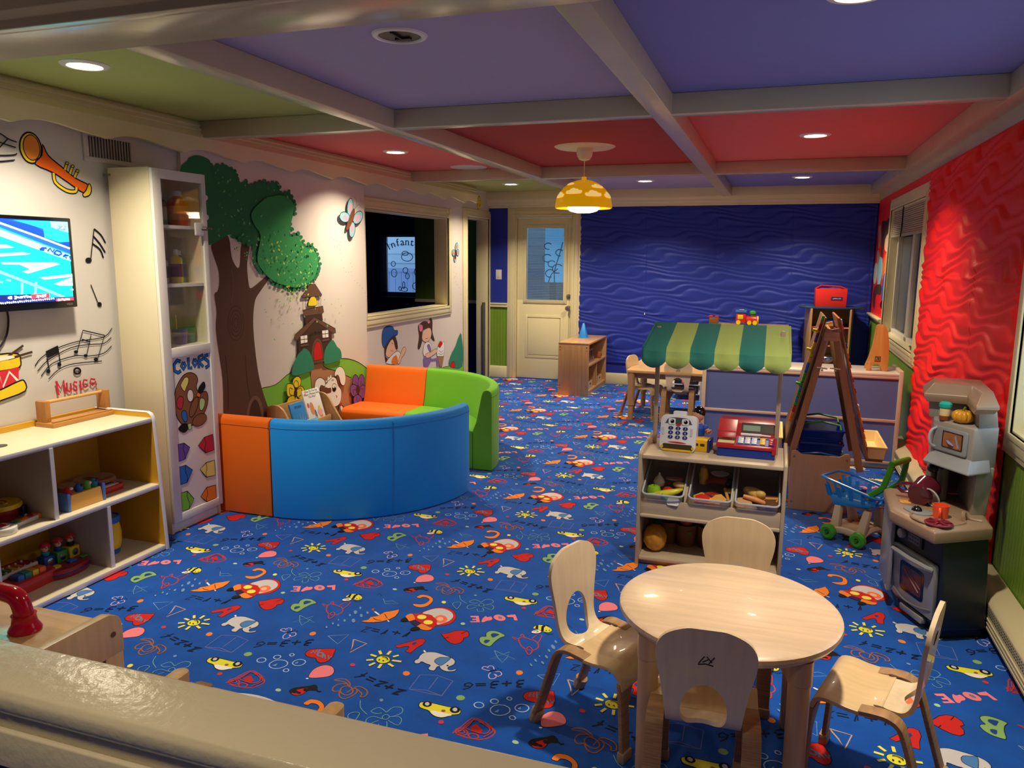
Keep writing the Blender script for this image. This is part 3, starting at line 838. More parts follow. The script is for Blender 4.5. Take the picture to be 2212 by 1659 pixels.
[0,47,0,4739,1606,4739,1595,4724,1601,4724,1612],
[0,45,0,5147,1443,5131,1436,5131,1447,5147,1454],
[0,45,0,4612,1522,4613,1515,4604,1519,4603,1525],
[0,45,0,5224,1482,5205,1474,5204,1488,5224,1496],
[0,47,0,4677,1597,4675,1586,4662,1593,4664,1604],
[0,46,0,5034,1395,5025,1383,5014,1394,5022,1406],
[0,46,0,4896,1295,4885,1289,4882,1298,4894,1305],
[0,46,0,4851,1256,4850,1245,4836,1252,4837,1263],
[0,46,0,4930,1253,4927,1247,4920,1252,4923,1258],
[0,46,0,4802,1314,4800,1308,4793,1313,4794,1319],
[0,47,0,5102,1356,5096,1351,5092,1357,5098,1362],
[0,46,0,4948,1268,4942,1262,4937,1269,4943,1275],
[0,47,0,4824,1338,4816,1329,4808,1339,4816,1348],
[0,47,0,5054,1339,5038,1335,5042,1345,5058,1349],
[0,46,0,5046,1330,5043,1321,5031,1328,5034,1337],
[0,46,0,5059,1311,5055,1300,5043,1309,5047,1319],
[0,47,0,4857,1236,4855,1230,4848,1235,4850,1241],
[0,46,0,4893,1255,4885,1250,4884,1257,4892,1261],
[0,47,0,5080,1269,5064,1263,5065,1274,5080,1279],
[0,47,0,4922,1294,4912,1289,4911,1297,4921,1302],
[0,47,0,4856,1263,4851,1256,4844,1263,4849,1270],
[0,46,0,4952,1315,4951,1309,4944,1313,4945,1319],
[0,47,0,4883,1283,4880,1277,4874,1283,4877,1289],
[0,46,0,4804,1341,4805,1332,4794,1337,4793,1345],
[0,47,0,4850,1302,4839,1297,4839,1305,4850,1310],
[0,47,0,4827,1323,4824,1318,4819,1323,4822,1328],
[0,46,0,4963,1290,4950,1287,4953,1296,4967,1299],
[0,46,0,4836,1340,4825,1332,4820,1342,4832,1351],
[0,47,0,4849,1277,4849,1269,4838,1274,4838,1282],
[0,47,0,4875,1244,4859,1240,4862,1251,4879,1255],
[0,46,0,4802,1300,4789,1296,4790,1304,4803,1309],
[0,46,0,4953,1350,4953,1344,4945,1348,4945,1354],
[0,47,0,5044,1355,5045,1347,5034,1351,5032,1359],
[0,46,0,4877,1296,4876,1286,4862,1292,4863,1303],
[0,46,0,4968,1335,4952,1332,4956,1341,4972,1344],
[0,46,0,4941,1260,4932,1251,4924,1261,4934,1270],
[0,45,0,5330,1007,5317,1002,5317,1011,5330,1016],
[0,45,0,5227,1245,5219,1239,5215,1247,5223,1253],
[0,45,0,4563,1137,4559,1134,4556,1138,4560,1141],
[0,45,0,5325,1013,5316,1005,5308,1015,5318,1023],
[0,46,0,5066,1239,5056,1232,5052,1241,5061,1248],
[0,45,0,5031,1272,5026,1266,5021,1271,5025,1277],
[0,46,0,5558,1073,5548,1070,5548,1076,5558,1079],
[0,45,0,4745,1074,4740,1069,4737,1075,4741,1079],
[0,46,0,5452,1144,5444,1138,5441,1145,5448,1150],
[0,46,0,5498,1023,5490,1019,5488,1025,5496,1029],
[0,46,0,4763,1215,4751,1209,4750,1219,4762,1224],
[0,45,0,4853,1064,4843,1062,4845,1068,4856,1070],
[0,45,0,5014,1108,5011,1100,5001,1106,5004,1115],
[0,46,0,5189,1199,5179,1196,5180,1202,5189,1205],
[0,46,0,5394,1177,5380,1172,5380,1182,5394,1187],
[0,45,0,5293,1220,5284,1215,5282,1222,5292,1227],
[0,46,0,5180,1056,5172,1047,5164,1057,5173,1065],
[0,46,0,4841,1173,4830,1168,4829,1177,4841,1182],
[0,46,0,5274,1112,5269,1108,5265,1113,5271,1117],
[0,45,0,4707,1232,4697,1228,4698,1235,4708,1239],
[0,45,0,5159,1157,5153,1151,5147,1157,5153,1164],
[0,45,0,4545,1172,4544,1165,4536,1170,4537,1177],
[0,45,0,4629,974,4631,964,4618,970,4617,979],
[0,46,0,4954,1049,4948,1041,4941,1049,4947,1056],
[0,46,0,4758,1196,4749,1193,4750,1200,4759,1203],
[0,46,0,4696,1104,4692,1098,4685,1104,4689,1110],
[0,45,0,4839,1232,4829,1225,4825,1234,4835,1240],
[0,46,0,4782,1203,4774,1197,4770,1204,4778,1210],
[0,45,0,4597,1117,4595,1110,4587,1116,4589,1123],
[0,46,0,5499,1214,5495,1208,5488,1214,5493,1220],
[0,46,0,4589,1262,4579,1259,4580,1266,4590,1270],
[0,46,0,5501,1100,5487,1094,5486,1104,5500,1110],
[0,45,0,4533,1190,4527,1185,4525,1191,4530,1195],
[0,46,0,5534,1157,5517,1151,5518,1162,5534,1168],
[0,46,0,4477,1636,4479,1627,4466,1631,4464,1640],
[0,34,0,4395,1509,4388,1505,4387,1511,4394,1515],
[0,46,0,4344,1559,4340,1554,4337,1559,4340,1564],
[0,46,0,4297,1622,4294,1616,4289,1621,4292,1626],
[0,34,0,4385,1577,4384,1567,4372,1573,4373,1583],
[0,46,0,4547,1496,4540,1493,4540,1498,4547,1502],
[0,34,0,4264,1613,4260,1607,4256,1612,4260,1618],
[0,34,0,4268,1611,4260,1603,4255,1612,4263,1620],
[0,46,0,4409,1498,4402,1491,4397,1499,4404,1506],
[0,46,0,4404,1524,4400,1517,4393,1523,4396,1530],
[0,46,0,4281,1617,4281,1612,4275,1614,4274,1620],
[0,34,0,4501,1521,4500,1517,4494,1520,4496,1525],
[0,34,0,4245,1603,4235,1597,4234,1606,4244,1612],
[0,46,0,4342,1577,4338,1572,4334,1576,4337,1582],
[0,46,0,4388,1579,4381,1576,4382,1582,4389,1585],
[0,46,0,4539,1638,4536,1629,4527,1635,4530,1644],
[0,46,0,4265,1600,4267,1591,4255,1595,4253,1603],
[0,46,0,4440,1507,4437,1501,4432,1505,4434,1511],
[0,34,0,4374,1570,4373,1562,4364,1567,4365,1575],
[0,46,0,4426,1544,4417,1536,4413,1545,4421,1553],
[0,46,0,4584,1528,4573,1520,4570,1530,4581,1538],
[0,34,0,4287,1642,4287,1637,4281,1640,4280,1645],
[0,46,0,4361,1563,4355,1557,4351,1564,4357,1570],
[0,34,0,4460,1593,4460,1588,4453,1590,4453,1595],
[0,46,0,4568,1534,4560,1532,4563,1537,4571,1540],
[0,34,0,4547,1503,4545,1494,4535,1500,4536,1509],
[0,34,0,4355,1537,4351,1528,4343,1535,4347,1544],
[0,34,0,4406,1592,4405,1587,4400,1590,4401,1595],
[0,46,0,4510,1542,4510,1537,4504,1540,4504,1545],
[0,46,0,4363,1581,4353,1577,4354,1584,4365,1588]]
PAINT_MURAL_W = [
[0,28,0,7382,365,7970,316,8510,275,8530,19,7378,199],
[4,1,60,7931,318,8130,308,8510,275],
[0,38,0,8110,306,8152,423,8298,522,8384,612,8491,639,8515,252],
[0,6,0,8150,292,8171,339,8254,345,8287,274],
[2,1,40,8150,292,8171,339,8254,345,8287,274],
[0,48,0,6582,692,6700,775,6816,736,6819,652,6751,597,6649,586,6579,625],
[2,1,50,6582,692,6700,775,6816,736,6819,652,6751,597,6649,586,6579,625],
[0,2,0,6590,535,6634,577,6812,632,6895,587,6838,503],
[2,1,50,6590,535,6634,577,6812,632,6895,587,6838,503],
[0,9,0,6699,521,6721,573,6805,591,6823,505],
[0,48,0,6823,512,6896,599,6950,649,6990,653,7015,624,6979,585,6916,550,6868,499],
[2,1,50,6823,512,6896,599,6950,649,6990,653,7015,624,6979,585,6916,550,6868,499],
[0,49,0,6553,682,6612,743,6759,790,6802,759,6837,664,6789,653,6728,759,6616,695,6579,611,6620,579,6576,550],
[0,50,0,6509,754,6527,859,6618,898,6733,882,6767,845,6838,834,6824,791,6735,786,6626,742,6554,693],
[2,1,50,6509,754,6527,859,6618,898,6733,882,6767,845,6838,834,6824,791,6735,786,6626,742,6554,693],
[4,1,30,6680,654,6724,641,6730,665],
[0,36,0,6727,718,6720,713,6711,716,6711,723,6721,724],
[0,49,0,7300,835,7362,867,7465,881,7624,846,7648,791,7516,799,7407,778,7398,678,7334,598,7287,615,7324,730],
[0,49,0,7552,859,7607,903,7660,866,7657,744,7718,643,7620,686,7605,810],
[0,48,0,7392,723,7435,782,7587,799,7632,731,7584,672,7494,650,7408,680],
[2,1,40,7392,723,7435,782,7587,799,7632,731,7584,672,7494,650,7408,680],
[0,42,0,7336,788,7328,855,7412,833,7394,780],
[0,42,0,7595,863,7579,848,7547,850,7531,868,7548,884,7580,882],
[4,1,30,7478,693,7530,687,7538,709],
[0,2,0,7415,534,7441,629,7547,651,7629,597,7604,485,7490,487],
[2,1,40,7415,534,7441,629,7547,651,7629,597,7604,485,7490,487],
[0,51,0,7428,401,7427,495,7526,501,7625,455,7541,383],
[0,51,0,7511,609,7572,622,7620,548,7570,536],
[0,48,0,7463,524,7598,532,7745,553,7774,512,7532,473],
[2,1,40,7463,524,7598,532,7745,553,7774,512,7532,473],
[1,51,0,7614,453,7811,448,7824,344,7760,352,7754,421,7632,427],
[0,2,0,7773,465,7794,568,7858,553,7956,614,7974,524,7941,445],
[2,1,50,7773,465,7794,568,7858,553,7956,614,7974,524,7941,445],
[0,6,0,7802,587,7867,628,7921,586,7843,558],
[4,1,40,7820,526,7877,500,7942,512],
[4,1,40,7800,497,7876,472,7954,482],
[1,52,0,7781,464,7957,443,7900,329,7839,337],
[3,1,40,7781,464,7957,443,7900,329,7839,337],
[0,43,0,8382,1673,8361,1640,8329,1627,8303,1641,8299,1675,8319,1708,8351,1722,8377,1708],
[2,1,50,8382,1673,8361,1640,8329,1627,8303,1641,8299,1675,8319,1708,8351,1722,8377,1708],
[0,13,0,8361,1675,8355,1658,8340,1650,8325,1657,8320,1674,8326,1691,8340,1698,8355,1691],
[0,43,0,8415,1608,8403,1581,8376,1569,8350,1580,8339,1607,8351,1635,8377,1646,8404,1635],
[2,1,50,8415,1608,8403,1581,8376,1569,8350,1580,8339,1607,8351,1635,8377,1646,8404,1635],
[0,13,0,8396,1608,8390,1594,8377,1588,8363,1594,8358,1607,8364,1621,8377,1627,8390,1621],
[0,43,0,8302,1607,8297,1579,8266,1566,8228,1575,8205,1601,8210,1628,8240,1641,8278,1632],
[2,1,50,8302,1607,8297,1579,8266,1566,8228,1575,8205,1601,8210,1628,8240,1641,8278,1632],
[0,13,0,8278,1604,8270,1590,8253,1585,8236,1590,8229,1603,8236,1617,8253,1623,8271,1617],
[0,43,0,8322,1540,8312,1512,8289,1500,8266,1512,8256,1540,8266,1568,8290,1580,8313,1568],
[2,1,50,8322,1540,8312,1512,8289,1500,8266,1512,8256,1540,8266,1568,8290,1580,8313,1568],
[0,13,0,8306,1540,8301,1526,8289,1520,8277,1526,8273,1540,8278,1554,8289,1560,8301,1554],
[0,36,0,8269,1543,8294,1631,8327,1631,8318,1543],
[0,36,0,8336,1487,8330,1484,8324,1488,8330,1491],
[0,36,0,8294,1448,8288,1445,8282,1448,8288,1451],
[0,36,0,8252,1385,8246,1381,8241,1385,8246,1388],
[0,36,0,8272,1320,8266,1317,8260,1321,8266,1324],
[0,36,0,8312,1271,8307,1268,8301,1271,8307,1274],
[0,36,0,8293,1336,8287,1333,8281,1336,8287,1339],
[0,36,0,8334,1367,8328,1364,8323,1367,8328,1370],
[0,36,0,8354,1238,8348,1234,8342,1238,8348,1241],
[0,36,0,8417,1203,8411,1200,8405,1203,8411,1206],
[0,36,0,8458,1119,8452,1116,8446,1120,8452,1123],
[0,36,0,8471,1036,8464,1033,8459,1037,8465,1040],
[0,36,0,8457,955,8451,952,8445,955,8451,958]]
PAINT_MURAL_T = [
[0,37,0,2947,2087,2937,2031,2899,1998,2856,2007,2832,2052,2842,2106,2879,2140,2923,2132],
[2,1,80,2947,2087,2937,2031,2899,1998,2856,2007,2832,2052,2842,2106,2879,2140,2923,2132],
[0,53,0,2938,2085,2931,2040,2902,2014,2869,2021,2851,2058,2858,2103,2886,2129,2919,2122],
[2,1,48,2938,2085,2935,2048,2916,2021,2888,2012,2864,2027,2851,2058,2854,2094,2873,2122,2900,2131,2925,2117],
[0,54,0,2956,2095,2982,2046,3050,2001,3132,1950,3211,1920,3181,1878,3086,1923,3004,1964,2906,1995,2946,2042],
[2,1,72,2956,2095,2982,2046,3050,2001,3132,1950,3211,1920,3181,1878,3086,1923,3004,1964,2906,1995,2946,2042],
[0,37,0,3212,1931,3225,1907,3212,1873,3177,1859,3167,1872,3189,1894],
[2,1,64,3212,1931,3225,1907,3212,1873,3177,1859,3167,1872,3189,1894],
[4,1,240,3004,1964,3010,1918,3071,1883,3123,1883,3132,1906],
[4,37,128,3004,1964,3010,1918,3071,1883,3123,1883,3132,1906],
[5,1,192,3087,2020,3070,1985],
[5,37,112,3087,2020,3070,1985],
[5,1,192,3118,2008,3099,1969],
[5,37,112,3118,2008,3099,1969],
[5,1,192,3145,1988,3124,1954],
[5,37,112,3145,1988,3124,1954],
[0,37,0,3097,2021,3091,2015,3081,2014,3077,2019,3082,2025,3092,2026],
[2,1,40,3097,2021,3091,2015,3081,2014,3077,2019,3082,2025,3092,2026],
[0,37,0,3128,2009,3123,2003,3113,2002,3108,2007,3114,2013,3124,2014],
[2,1,40,3128,2009,3123,2003,3113,2002,3108,2007,3114,2013,3124,2014],
[0,37,0,3155,1989,3150,1983,3139,1982,3135,1987,3140,1993,3151,1994],
[2,1,40,3155,1989,3150,1983,3139,1982,3135,1987,3140,1993,3151,1994],
[5,1,64,3219,1697,3182,1537],
[0,1,0,3188,1533,3181,1522,3167,1518,3153,1522,3148,1533,3155,1543,3169,1547,3183,1543],
[4,1,96,3219,1697,3260,1667,3286,1625],
[4,1,96,3212,1658,3250,1618,3279,1574],
[4,1,96,3202,1619,3247,1589,3264,1545],
[5,1,56,3169,1405,3207,1302],
[0,1,0,3229,1296,3224,1287,3213,1284,3204,1289,3200,1298,3205,1307,3216,1310,3226,1306],
[4,1,48,2799,1016,2838,1053,2925,1089,3060,1113,3225,1119,3285,1164],
[4,1,48,2811,989,2878,1038,3012,1084,3126,1089,3222,1085,3274,1112],
[4,1,48,2828,961,2897,1017,3030,1039,3120,1028,3217,1032,3272,1066],
[4,1,48,2868,941,2936,984,3026,999,3200,991],
[1,1,0,2865,1082,2938,1105,2942,1068,2874,1048],
[5,1,48,2869,1058,2877,987],
[5,1,48,2938,1088,2944,1011],
[0,1,0,2882,980,2878,972,2869,970,2860,975,2858,983,2862,990,2871,992,2879,988],
[0,1,0,2948,1005,2944,998,2935,996,2927,1000,2924,1008,2929,1015,2937,1017,2945,1013],
[5,1,56,3094,1168,3232,1128],
[5,1,72,3083,1121,3134,1104],
[5,1,40,3094,1168,3049,1066],
[5,1,40,3144,1144,3104,1035],
[5,1,40,3228,1128,3172,1007],
[0,1,0,3054,1058,3050,1053,3040,1051,3031,1055,3027,1061,3032,1067,3042,1068,3051,1065],
[0,1,0,3110,1031,3106,1025,3097,1024,3088,1028,3085,1034,3089,1040,3098,1041,3107,1038],
[0,1,0,3175,1003,3170,997,3160,995,3150,999,3147,1007,3151,1013,3162,1015,3172,1011],
[2,1,112,3057,956,3052,948,3042,944,3030,946,3021,953,3019,962,3023,970,3033,974,3045,972,3054,965],
[0,37,0,2521,1087,2629,1096,2713,1088,2725,1057,2713,1021,2620,1016,2512,1007],
[2,1,72,2521,1087,2629,1096,2713,1088,2725,1057,2713,1021,2620,1016,2512,1007],
[1,55,0,2512,1007,2620,1016,2711,1025,2705,954,2611,929,2501,905],
[5,2,128,2554,909,2610,1001,2621,938,2661,1007,2705,952],
[0,37,0,2501,905,2611,929,2703,955,2733,952,2732,902,2605,877,2495,855],
[2,1,72,2501,905,2611,929,2703,955,2733,952,2732,902,2605,877,2495,855],
[4,36,112,2645,1072,2746,1125],
[4,36,112,2663,1069,2791,1088],
[0,2,0,2573,1081,2628,1087,2683,1082,2692,1070,2625,1064,2570,1059],
[4,1,56,2703,2119,2738,2112,2773,2094,2814,2086],
[4,1,56,2700,2086,2734,2072,2806,2060],
[4,1,56,2692,2015,2728,2015,2793,2025,2809,2034],
[4,1,56,2689,1986,2725,1988,2795,2002],
[4,1,56,2722,2048,2769,2095],
[5,56,110,2907,920,2912,855],
[5,56,110,2907,921,2929,882,2949,922,2954,855],
[5,56,110,2966,905,2966,872,2977,858,2991,868,2989,902],
[5,56,110,3029,898,3013,905,3005,892,3022,875,3024,860,3003,860],
[5,56,110,3047,907,3050,857],
[5,56,110,3094,900,3072,906,3063,883,3075,866,3097,874],
[5,56,110,3143,897,3117,905,3108,885,3124,870,3145,888,3147,865],
[5,56,90,2900,921,2914,921],
[5,56,90,2906,855,2919,855],
[5,56,90,2948,856,2959,856],
[5,56,90,2962,903,2971,905],
[5,56,90,3042,857,3056,858]]
PAINT_CABINET = [
[5,1,220,3443,973,3416,984,3391,963,3392,928,3418,913,3441,922],
[5,1,220,3463,967,3479,945,3461,927,3445,947,3463,967],
[5,1,220,3502,990,3503,927,3530,928],
[5,1,220,3554,976,3570,951,3552,930,3537,954,3554,976],
[5,1,220,3583,917,3588,984,3620,990,3627,970,3590,955,3619,920],
[5,1,220,3668,985,3640,984,3640,964,3665,945,3666,921,3636,912],
[5,57,130,3443,973,3416,984,3391,963,3392,928,3418,913,3441,922],
[5,57,130,3463,967,3479,945,3461,927,3445,947,3463,967],
[5,57,130,3502,990,3503,927,3530,928],
[5,57,130,3554,976,3570,951,3552,930,3537,954,3554,976],
[5,57,130,3583,917,3588,984,3620,990,3627,970,3590,955,3619,920],
[5,57,130,3668,985,3640,984,3640,964,3665,945,3666,921,3636,912],
[0,58,0,3444,885,3481,901,3522,899,3558,878,3567,849,3553,821,3559,790,3596,775,3631,772,3644,739,3633,691,3603,647,3566,618,3513,598,3464,599,3417,624,3388,665,3373,721,3377,785,3400,839],
[2,1,50,3444,885,3481,901,3522,899,3558,878,3567,849,3553,821,3559,790,3596,775,3631,772,3644,739,3633,691,3603,647,3566,618,3513,598,3464,599,3417,624,3388,665,3373,721,3377,785,3400,839],
[0,59,0,3445,862,3471,881,3494,872,3489,843,3474,822,3456,801,3431,834,3435,849],
[2,1,40,3445,862,3471,881,3494,872,3489,843,3474,822,3456,801,3431,834,3435,849],
[0,56,0,3397,764,3418,780,3441,768,3441,738,3424,706,3399,716,3391,741],
[2,1,40,3397,764,3418,780,3441,768,3441,738,3424,706,3399,716,3391,741],
[0,57,0,3422,682,3439,694,3461,681,3465,632,3442,629,3426,652],
[2,1,40,3422,682,3439,694,3461,681,3465,632,3442,629,3426,652],
[0,60,0,3574,733,3598,739,3616,719,3606,684,3583,667,3567,685],
[2,1,40,3574,733,3598,739,3616,719,3606,684,3583,667,3567,685],
[0,2,0,3524,765,3515,741,3497,734,3480,748,3475,774,3485,798,3503,805,3519,792],
[2,1,40,3524,765,3515,741,3497,734,3480,748,3475,774,3485,798,3503,805,3519,792],
[0,58,0,3547,689,3518,654,3491,646,3483,669,3497,710,3526,744,3553,753,3562,730],
[2,1,40,3547,689,3518,654,3491,646,3483,669,3497,710,3526,744,3553,753,3562,730],
[1,9,0,3549,770,3567,778,3583,762,3573,746,3554,756],
[3,1,40,3549,770,3567,778,3583,762,3573,746,3554,756],
[0,1,0,3561,783,3574,809,3614,835,3627,803,3598,771,3579,771],
[0,58,0,3616,634,3618,607,3587,585,3541,581,3508,597,3506,623,3537,645,3582,650],
[2,1,40,3616,634,3618,607,3587,585,3541,581,3508,597,3506,623,3537,645,3582,650],
[1,60,0,3463,608,3489,612,3497,577,3470,575],
[3,1,40,3463,608,3489,612,3497,577,3470,575],
[0,1,0,3389,597,3425,621,3461,613,3463,578,3428,567],
[1,61,0,3371,511,3427,507,3469,473,3427,414,3368,411],
[3,1,50,3371,511,3427,507,3469,473,3427,414,3368,411],
[4,1,40,3427,507,3416,477,3426,447,3427,414],
[1,56,0,3538,466,3591,504,3664,507,3668,410,3596,409],
[3,1,50,3538,466,3591,504,3664,507,3668,410,3596,409],
[4,1,40,3591,504,3601,467,3590,438,3596,409],
[1,57,0,3369,380,3428,377,3480,336,3432,275,3368,275],
[3,1,50,3369,380,3428,377,3480,336,3432,275,3368,275],
[4,1,40,3428,377,3421,345,3435,311,3432,275],
[1,59,0,3541,322,3592,350,3666,347,3664,254,3589,262],
[3,1,50,3541,322,3592,350,3666,347,3664,254,3589,262],
[4,1,40,3592,350,3597,311,3587,288,3589,262],
[1,28,0,3366,227,3427,224,3477,163,3435,116,3363,119],
[3,1,50,3366,227,3427,224,3477,163,3435,116,3363,119],
[4,1,40,3427,224,3424,191,3438,150,3435,116],
[1,9,0,3532,158,3584,200,3664,193,3662,106,3581,112],
[3,1,50,3532,158,3584,200,3664,193,3662,106,3581,112],
[4,1,40,3584,200,3591,160,3578,138,3581,112]]
PAINT_REDWALL = [
[0,62,0,9322,1880,9192,1937,9031,1797,9157,1673],
[0,63,0,9450,1407,9330,1524,9122,1496,9143,1330,9320,1308],
[0,36,0,9044,1959,8759,1950,8538,1971,8404,1953,8397,1856,8430,1805,8639,1788,8754,1689,8791,1586,8946,1627,8970,1804],
[0,48,0,8671,1773,8429,1820,8370,1669,8545,1646,8674,1688],
[0,54,0,8669,1563,8432,1650,8328,1578,8400,1427,8645,1371],
[0,43,0,9097,1587,8731,1563,8709,1374,8938,1283,9141,1454],
[0,36,0,9211,1277,8710,1310,8695,1216,9068,1195,9100,1043,9301,1121],
[0,50,0,8572,1400,8395,1419,8439,1184,8630,1195],
[0,1,0,8651,1114,8448,1180,8398,1105,8506,1077],
[0,64,0,9261,1645,9101,1660,8984,1587,9167,1512]]
PAINT_TV = [
[1,65,0,2382,1711,2999,1725,2991,1334,2341,1340],
[1,66,0,2383,1713,2999,1725,2997,1564,2600,1694,2388,1760],
[1,67,0,2662,1719,2804,1699,2857,1672,3001,1622,2998,1589,2631,1703,2546,1727],
[1,68,0,2702,1720,2998,1724,2997,1625,2937,1621,2857,1643,2855,1684],
[1,69,0,2895,1721,2996,1722,3000,1671,2950,1678,2900,1694],
[5,70,90,2602,1713,2812,1650,2999,1592],
[1,71,0,2387,1749,2628,1677,2998,1560,2997,1528,2624,1644,2383,1719],
[5,67,90,2825,1585,2840,1593,2864,1592],
[5,67,90,2825,1585,2849,1581],
[5,67,90,2835,1588,2851,1587],
[5,67,90,2867,1577,2882,1592,2894,1573,2907,1588],
[5,67,90,2900,1567,2917,1582,2942,1573,2945,1566,2927,1558,2900,1567],
[5,67,90,2951,1551,2966,1561,2984,1558,2958,1554,2971,1543],
[5,67,90,2990,1555,2994,1537],
[1,72,0,2505,1605,2656,1606,2694,1592,2502,1581],
[1,72,0,2500,1559,2733,1572,2777,1565,2754,1560,2498,1543],
[1,72,0,2620,1526,2899,1524,2930,1514,2751,1471,2720,1481,2763,1492,2711,1514,2625,1516],
[1,73,0,2746,1514,2854,1515,2796,1499],
[1,72,0,2807,1452,2996,1466,2995,1451,2836,1440],
[1,72,0,2885,1420,2996,1449,2993,1406,2915,1409],
[1,73,0,2955,1421,2994,1432,2994,1420],
[1,72,0,2970,1388,2994,1391,2994,1382],
[5,74,140,2550,1502,2607,1483,2781,1415,2937,1350],
[5,74,140,2716,1430,2705,1354],
[5,74,140,2789,1431,2773,1352],
[5,74,90,2602,1437,2620,1434],
[5,74,90,2636,1445,2660,1440],
[5,74,90,2586,1457,2607,1454],
[1,75,0,2343,1361,2992,1351,2991,1327,2340,1335],
[1,75,0,2452,1380,2757,1373,2755,1353,2450,1358],
[1,76,0,2757,1373,2854,1375,2853,1354,2754,1351],
[1,76,0,2888,1348,2991,1348,2990,1329,2888,1330],
[5,70,90,2597,1337,2602,1341],
[5,70,90,2607,1337,2612,1340],
[5,70,90,2618,1337,2623,1339],
[5,70,90,2628,1338,2633,1343],
[5,70,90,2638,1338,2644,1341],
[5,70,90,2649,1338,2654,1340],
[5,70,90,2659,1339,2665,1344],
[5,70,90,2670,1339,2675,1342],
[5,70,90,2681,1339,2686,1341],
[5,70,90,2691,1340,2697,1345],
[5,70,90,2702,1340,2707,1343],
[5,70,90,2713,1341,2718,1342],
[5,70,90,2724,1341,2729,1346],
[5,70,90,2735,1341,2740,1344],
[5,70,90,2746,1342,2751,1343],
[5,70,90,2757,1342,2762,1347],
[5,70,90,2768,1342,2773,1346],
[5,70,90,2779,1343,2784,1344],
[5,70,90,2790,1343,2796,1348],
[5,70,90,2801,1343,2807,1347],
[5,70,90,2813,1344,2818,1345],
[5,70,90,2824,1344,2830,1349],
[5,70,90,2836,1345,2842,1348],
[5,70,90,2847,1345,2853,1347],
[5,70,90,2859,1345,2865,1350],
[5,70,90,2871,1346,2877,1349],
[5,70,70,2638,1367,2637,1357],
[5,70,70,2644,1367,2653,1367,2652,1358,2643,1357,2644,1367],
[5,70,70,2667,1367,2677,1367,2675,1357,2666,1357],
[5,70,70,2681,1362,2689,1363,2688,1357],
[5,70,70,2699,1367,2697,1356],
[5,70,70,2706,1367,2705,1357],
[5,70,70,2711,1365,2721,1366,2718,1357],
[5,70,70,2725,1367,2732,1367,2731,1357],
[5,70,70,2740,1367,2739,1361,2752,1361],
[5,70,70,2748,1366,2752,1356],
[5,70,70,2782,1366,2794,1367,2781,1357,2794,1358],
[5,70,70,2797,1364,2803,1364,2803,1358],
[5,70,70,2812,1367,2820,1367,2819,1358,2811,1358,2812,1367],
[5,70,70,2825,1367,2832,1368,2827,1363,2831,1359],
[5,70,70,2896,1337,2902,1344,2908,1337,2896,1337],
[5,70,90,2912,1339,2922,1342,2933,1338,2944,1341,2965,1339],
[1,75,0,2947,1700,2976,1702,2975,1685,2946,1685],
[5,70,50,2951,1687,2952,1698,2958,1688,2959,1698],
[5,70,50,2962,1688,2963,1698,2969,1698],
[5,70,50,2971,1698,2970,1688,2974,1689],
[1,75,0,2928,1700,2942,1701,2941,1686,2928,1686],
[5,70,70,2934,1698,2933,1688]]
# ================================================================== camera
H = 1.57
cam = bpy.data.cameras.new('camera'); co = bpy.data.objects.new('camera', cam); COL.objects.link(co)
yw, pt, rl = radians(-18.77), radians(-9.4393), radians(.4429)
fw = V((sin(yw) * cos(pt), cos(yw) * cos(pt), sin(pt))); r0 = V((cos(yw), -sin(yw), 0)); u0 = r0.cross(fw)
rt = r0 * cos(rl) + u0 * sin(rl); up = -r0 * sin(rl) + u0 * cos(rl)
mw = Matrix((rt, up, -fw)).transposed().to_4x4(); mw.translation = (0, 0, H); co.matrix_world = mw
cam.sensor_fit = 'HORIZONTAL'; cam.sensor_width = 36; cam.lens = 36 * 1658.44 / 2212; cam.clip_start = .02; SC.camera = co
# ================================================================== room constants
XT, XM, XW, XR, YB = -3.45, -3.42, -3.53, 1.02, 9.42
ZC, ZB = 2.37, 2.267
cream = mat('cream_trim_paint', '#e6dcae', .38, var=.03, vscale=2)
beamp = mat('beam_paint', '#c9bfa2', .22, bump=.25, bscale=6, var=.04, vscale=2, stretch=(2, 2, 2))
white = mat('white_laminate', '#e3e1dc', .4)
wallp = mat('wall_paint_warm_white', '#dbd2c8', .8, spec=.2)
wallt = mat('wall_paint_white', '#cfcdc9', .8, spec=.2)
blue = mat('blue_wall_paint', '#283aa0', .5, spec=.3)
red = mat('red_wall_paint', '#f02222', .5, spec=.3)
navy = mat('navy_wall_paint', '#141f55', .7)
dgreen = mat('olive_wall_paint', '#58762a', .7)
# beadboard green: fine vertical grooves
def beadboard(name, c, axis):
    m = mat(name, c, .45); nt = m.node_tree; b = nt.nodes['Principled BSDF']
    tc = nt.nodes.new('ShaderNodeTexCoord'); w = nt.nodes.new('ShaderNodeTexWave'); w.wave_type = 'BANDS'; w.bands_direction = axis; w.inputs['Scale'].default_value = 8.0
    nt.links.new(tc.outputs['Object'], w.inputs[0]); r = nt.nodes.new('ShaderNodeValToRGB'); r.color_ramp.elements[0].position = .0; r.color_ramp.elements[1].position = .12
    nt.links.new(w.outputs['Fac'], r.inputs[0]); bp = nt.nodes.new('ShaderNodeBump'); bp.inputs['Strength'].default_value = .8; bp.inputs['Distance'].default_value = .004
    nt.links.new(r.outputs[0], bp.inputs['Height']); nt.links.new(bp.outputs[0], b.inputs['Normal']); return m
beadx = beadboard('green_beadboard_back', '#78a030', 'X'); beady = beadboard('green_beadboard_side', '#78a030', 'Y')
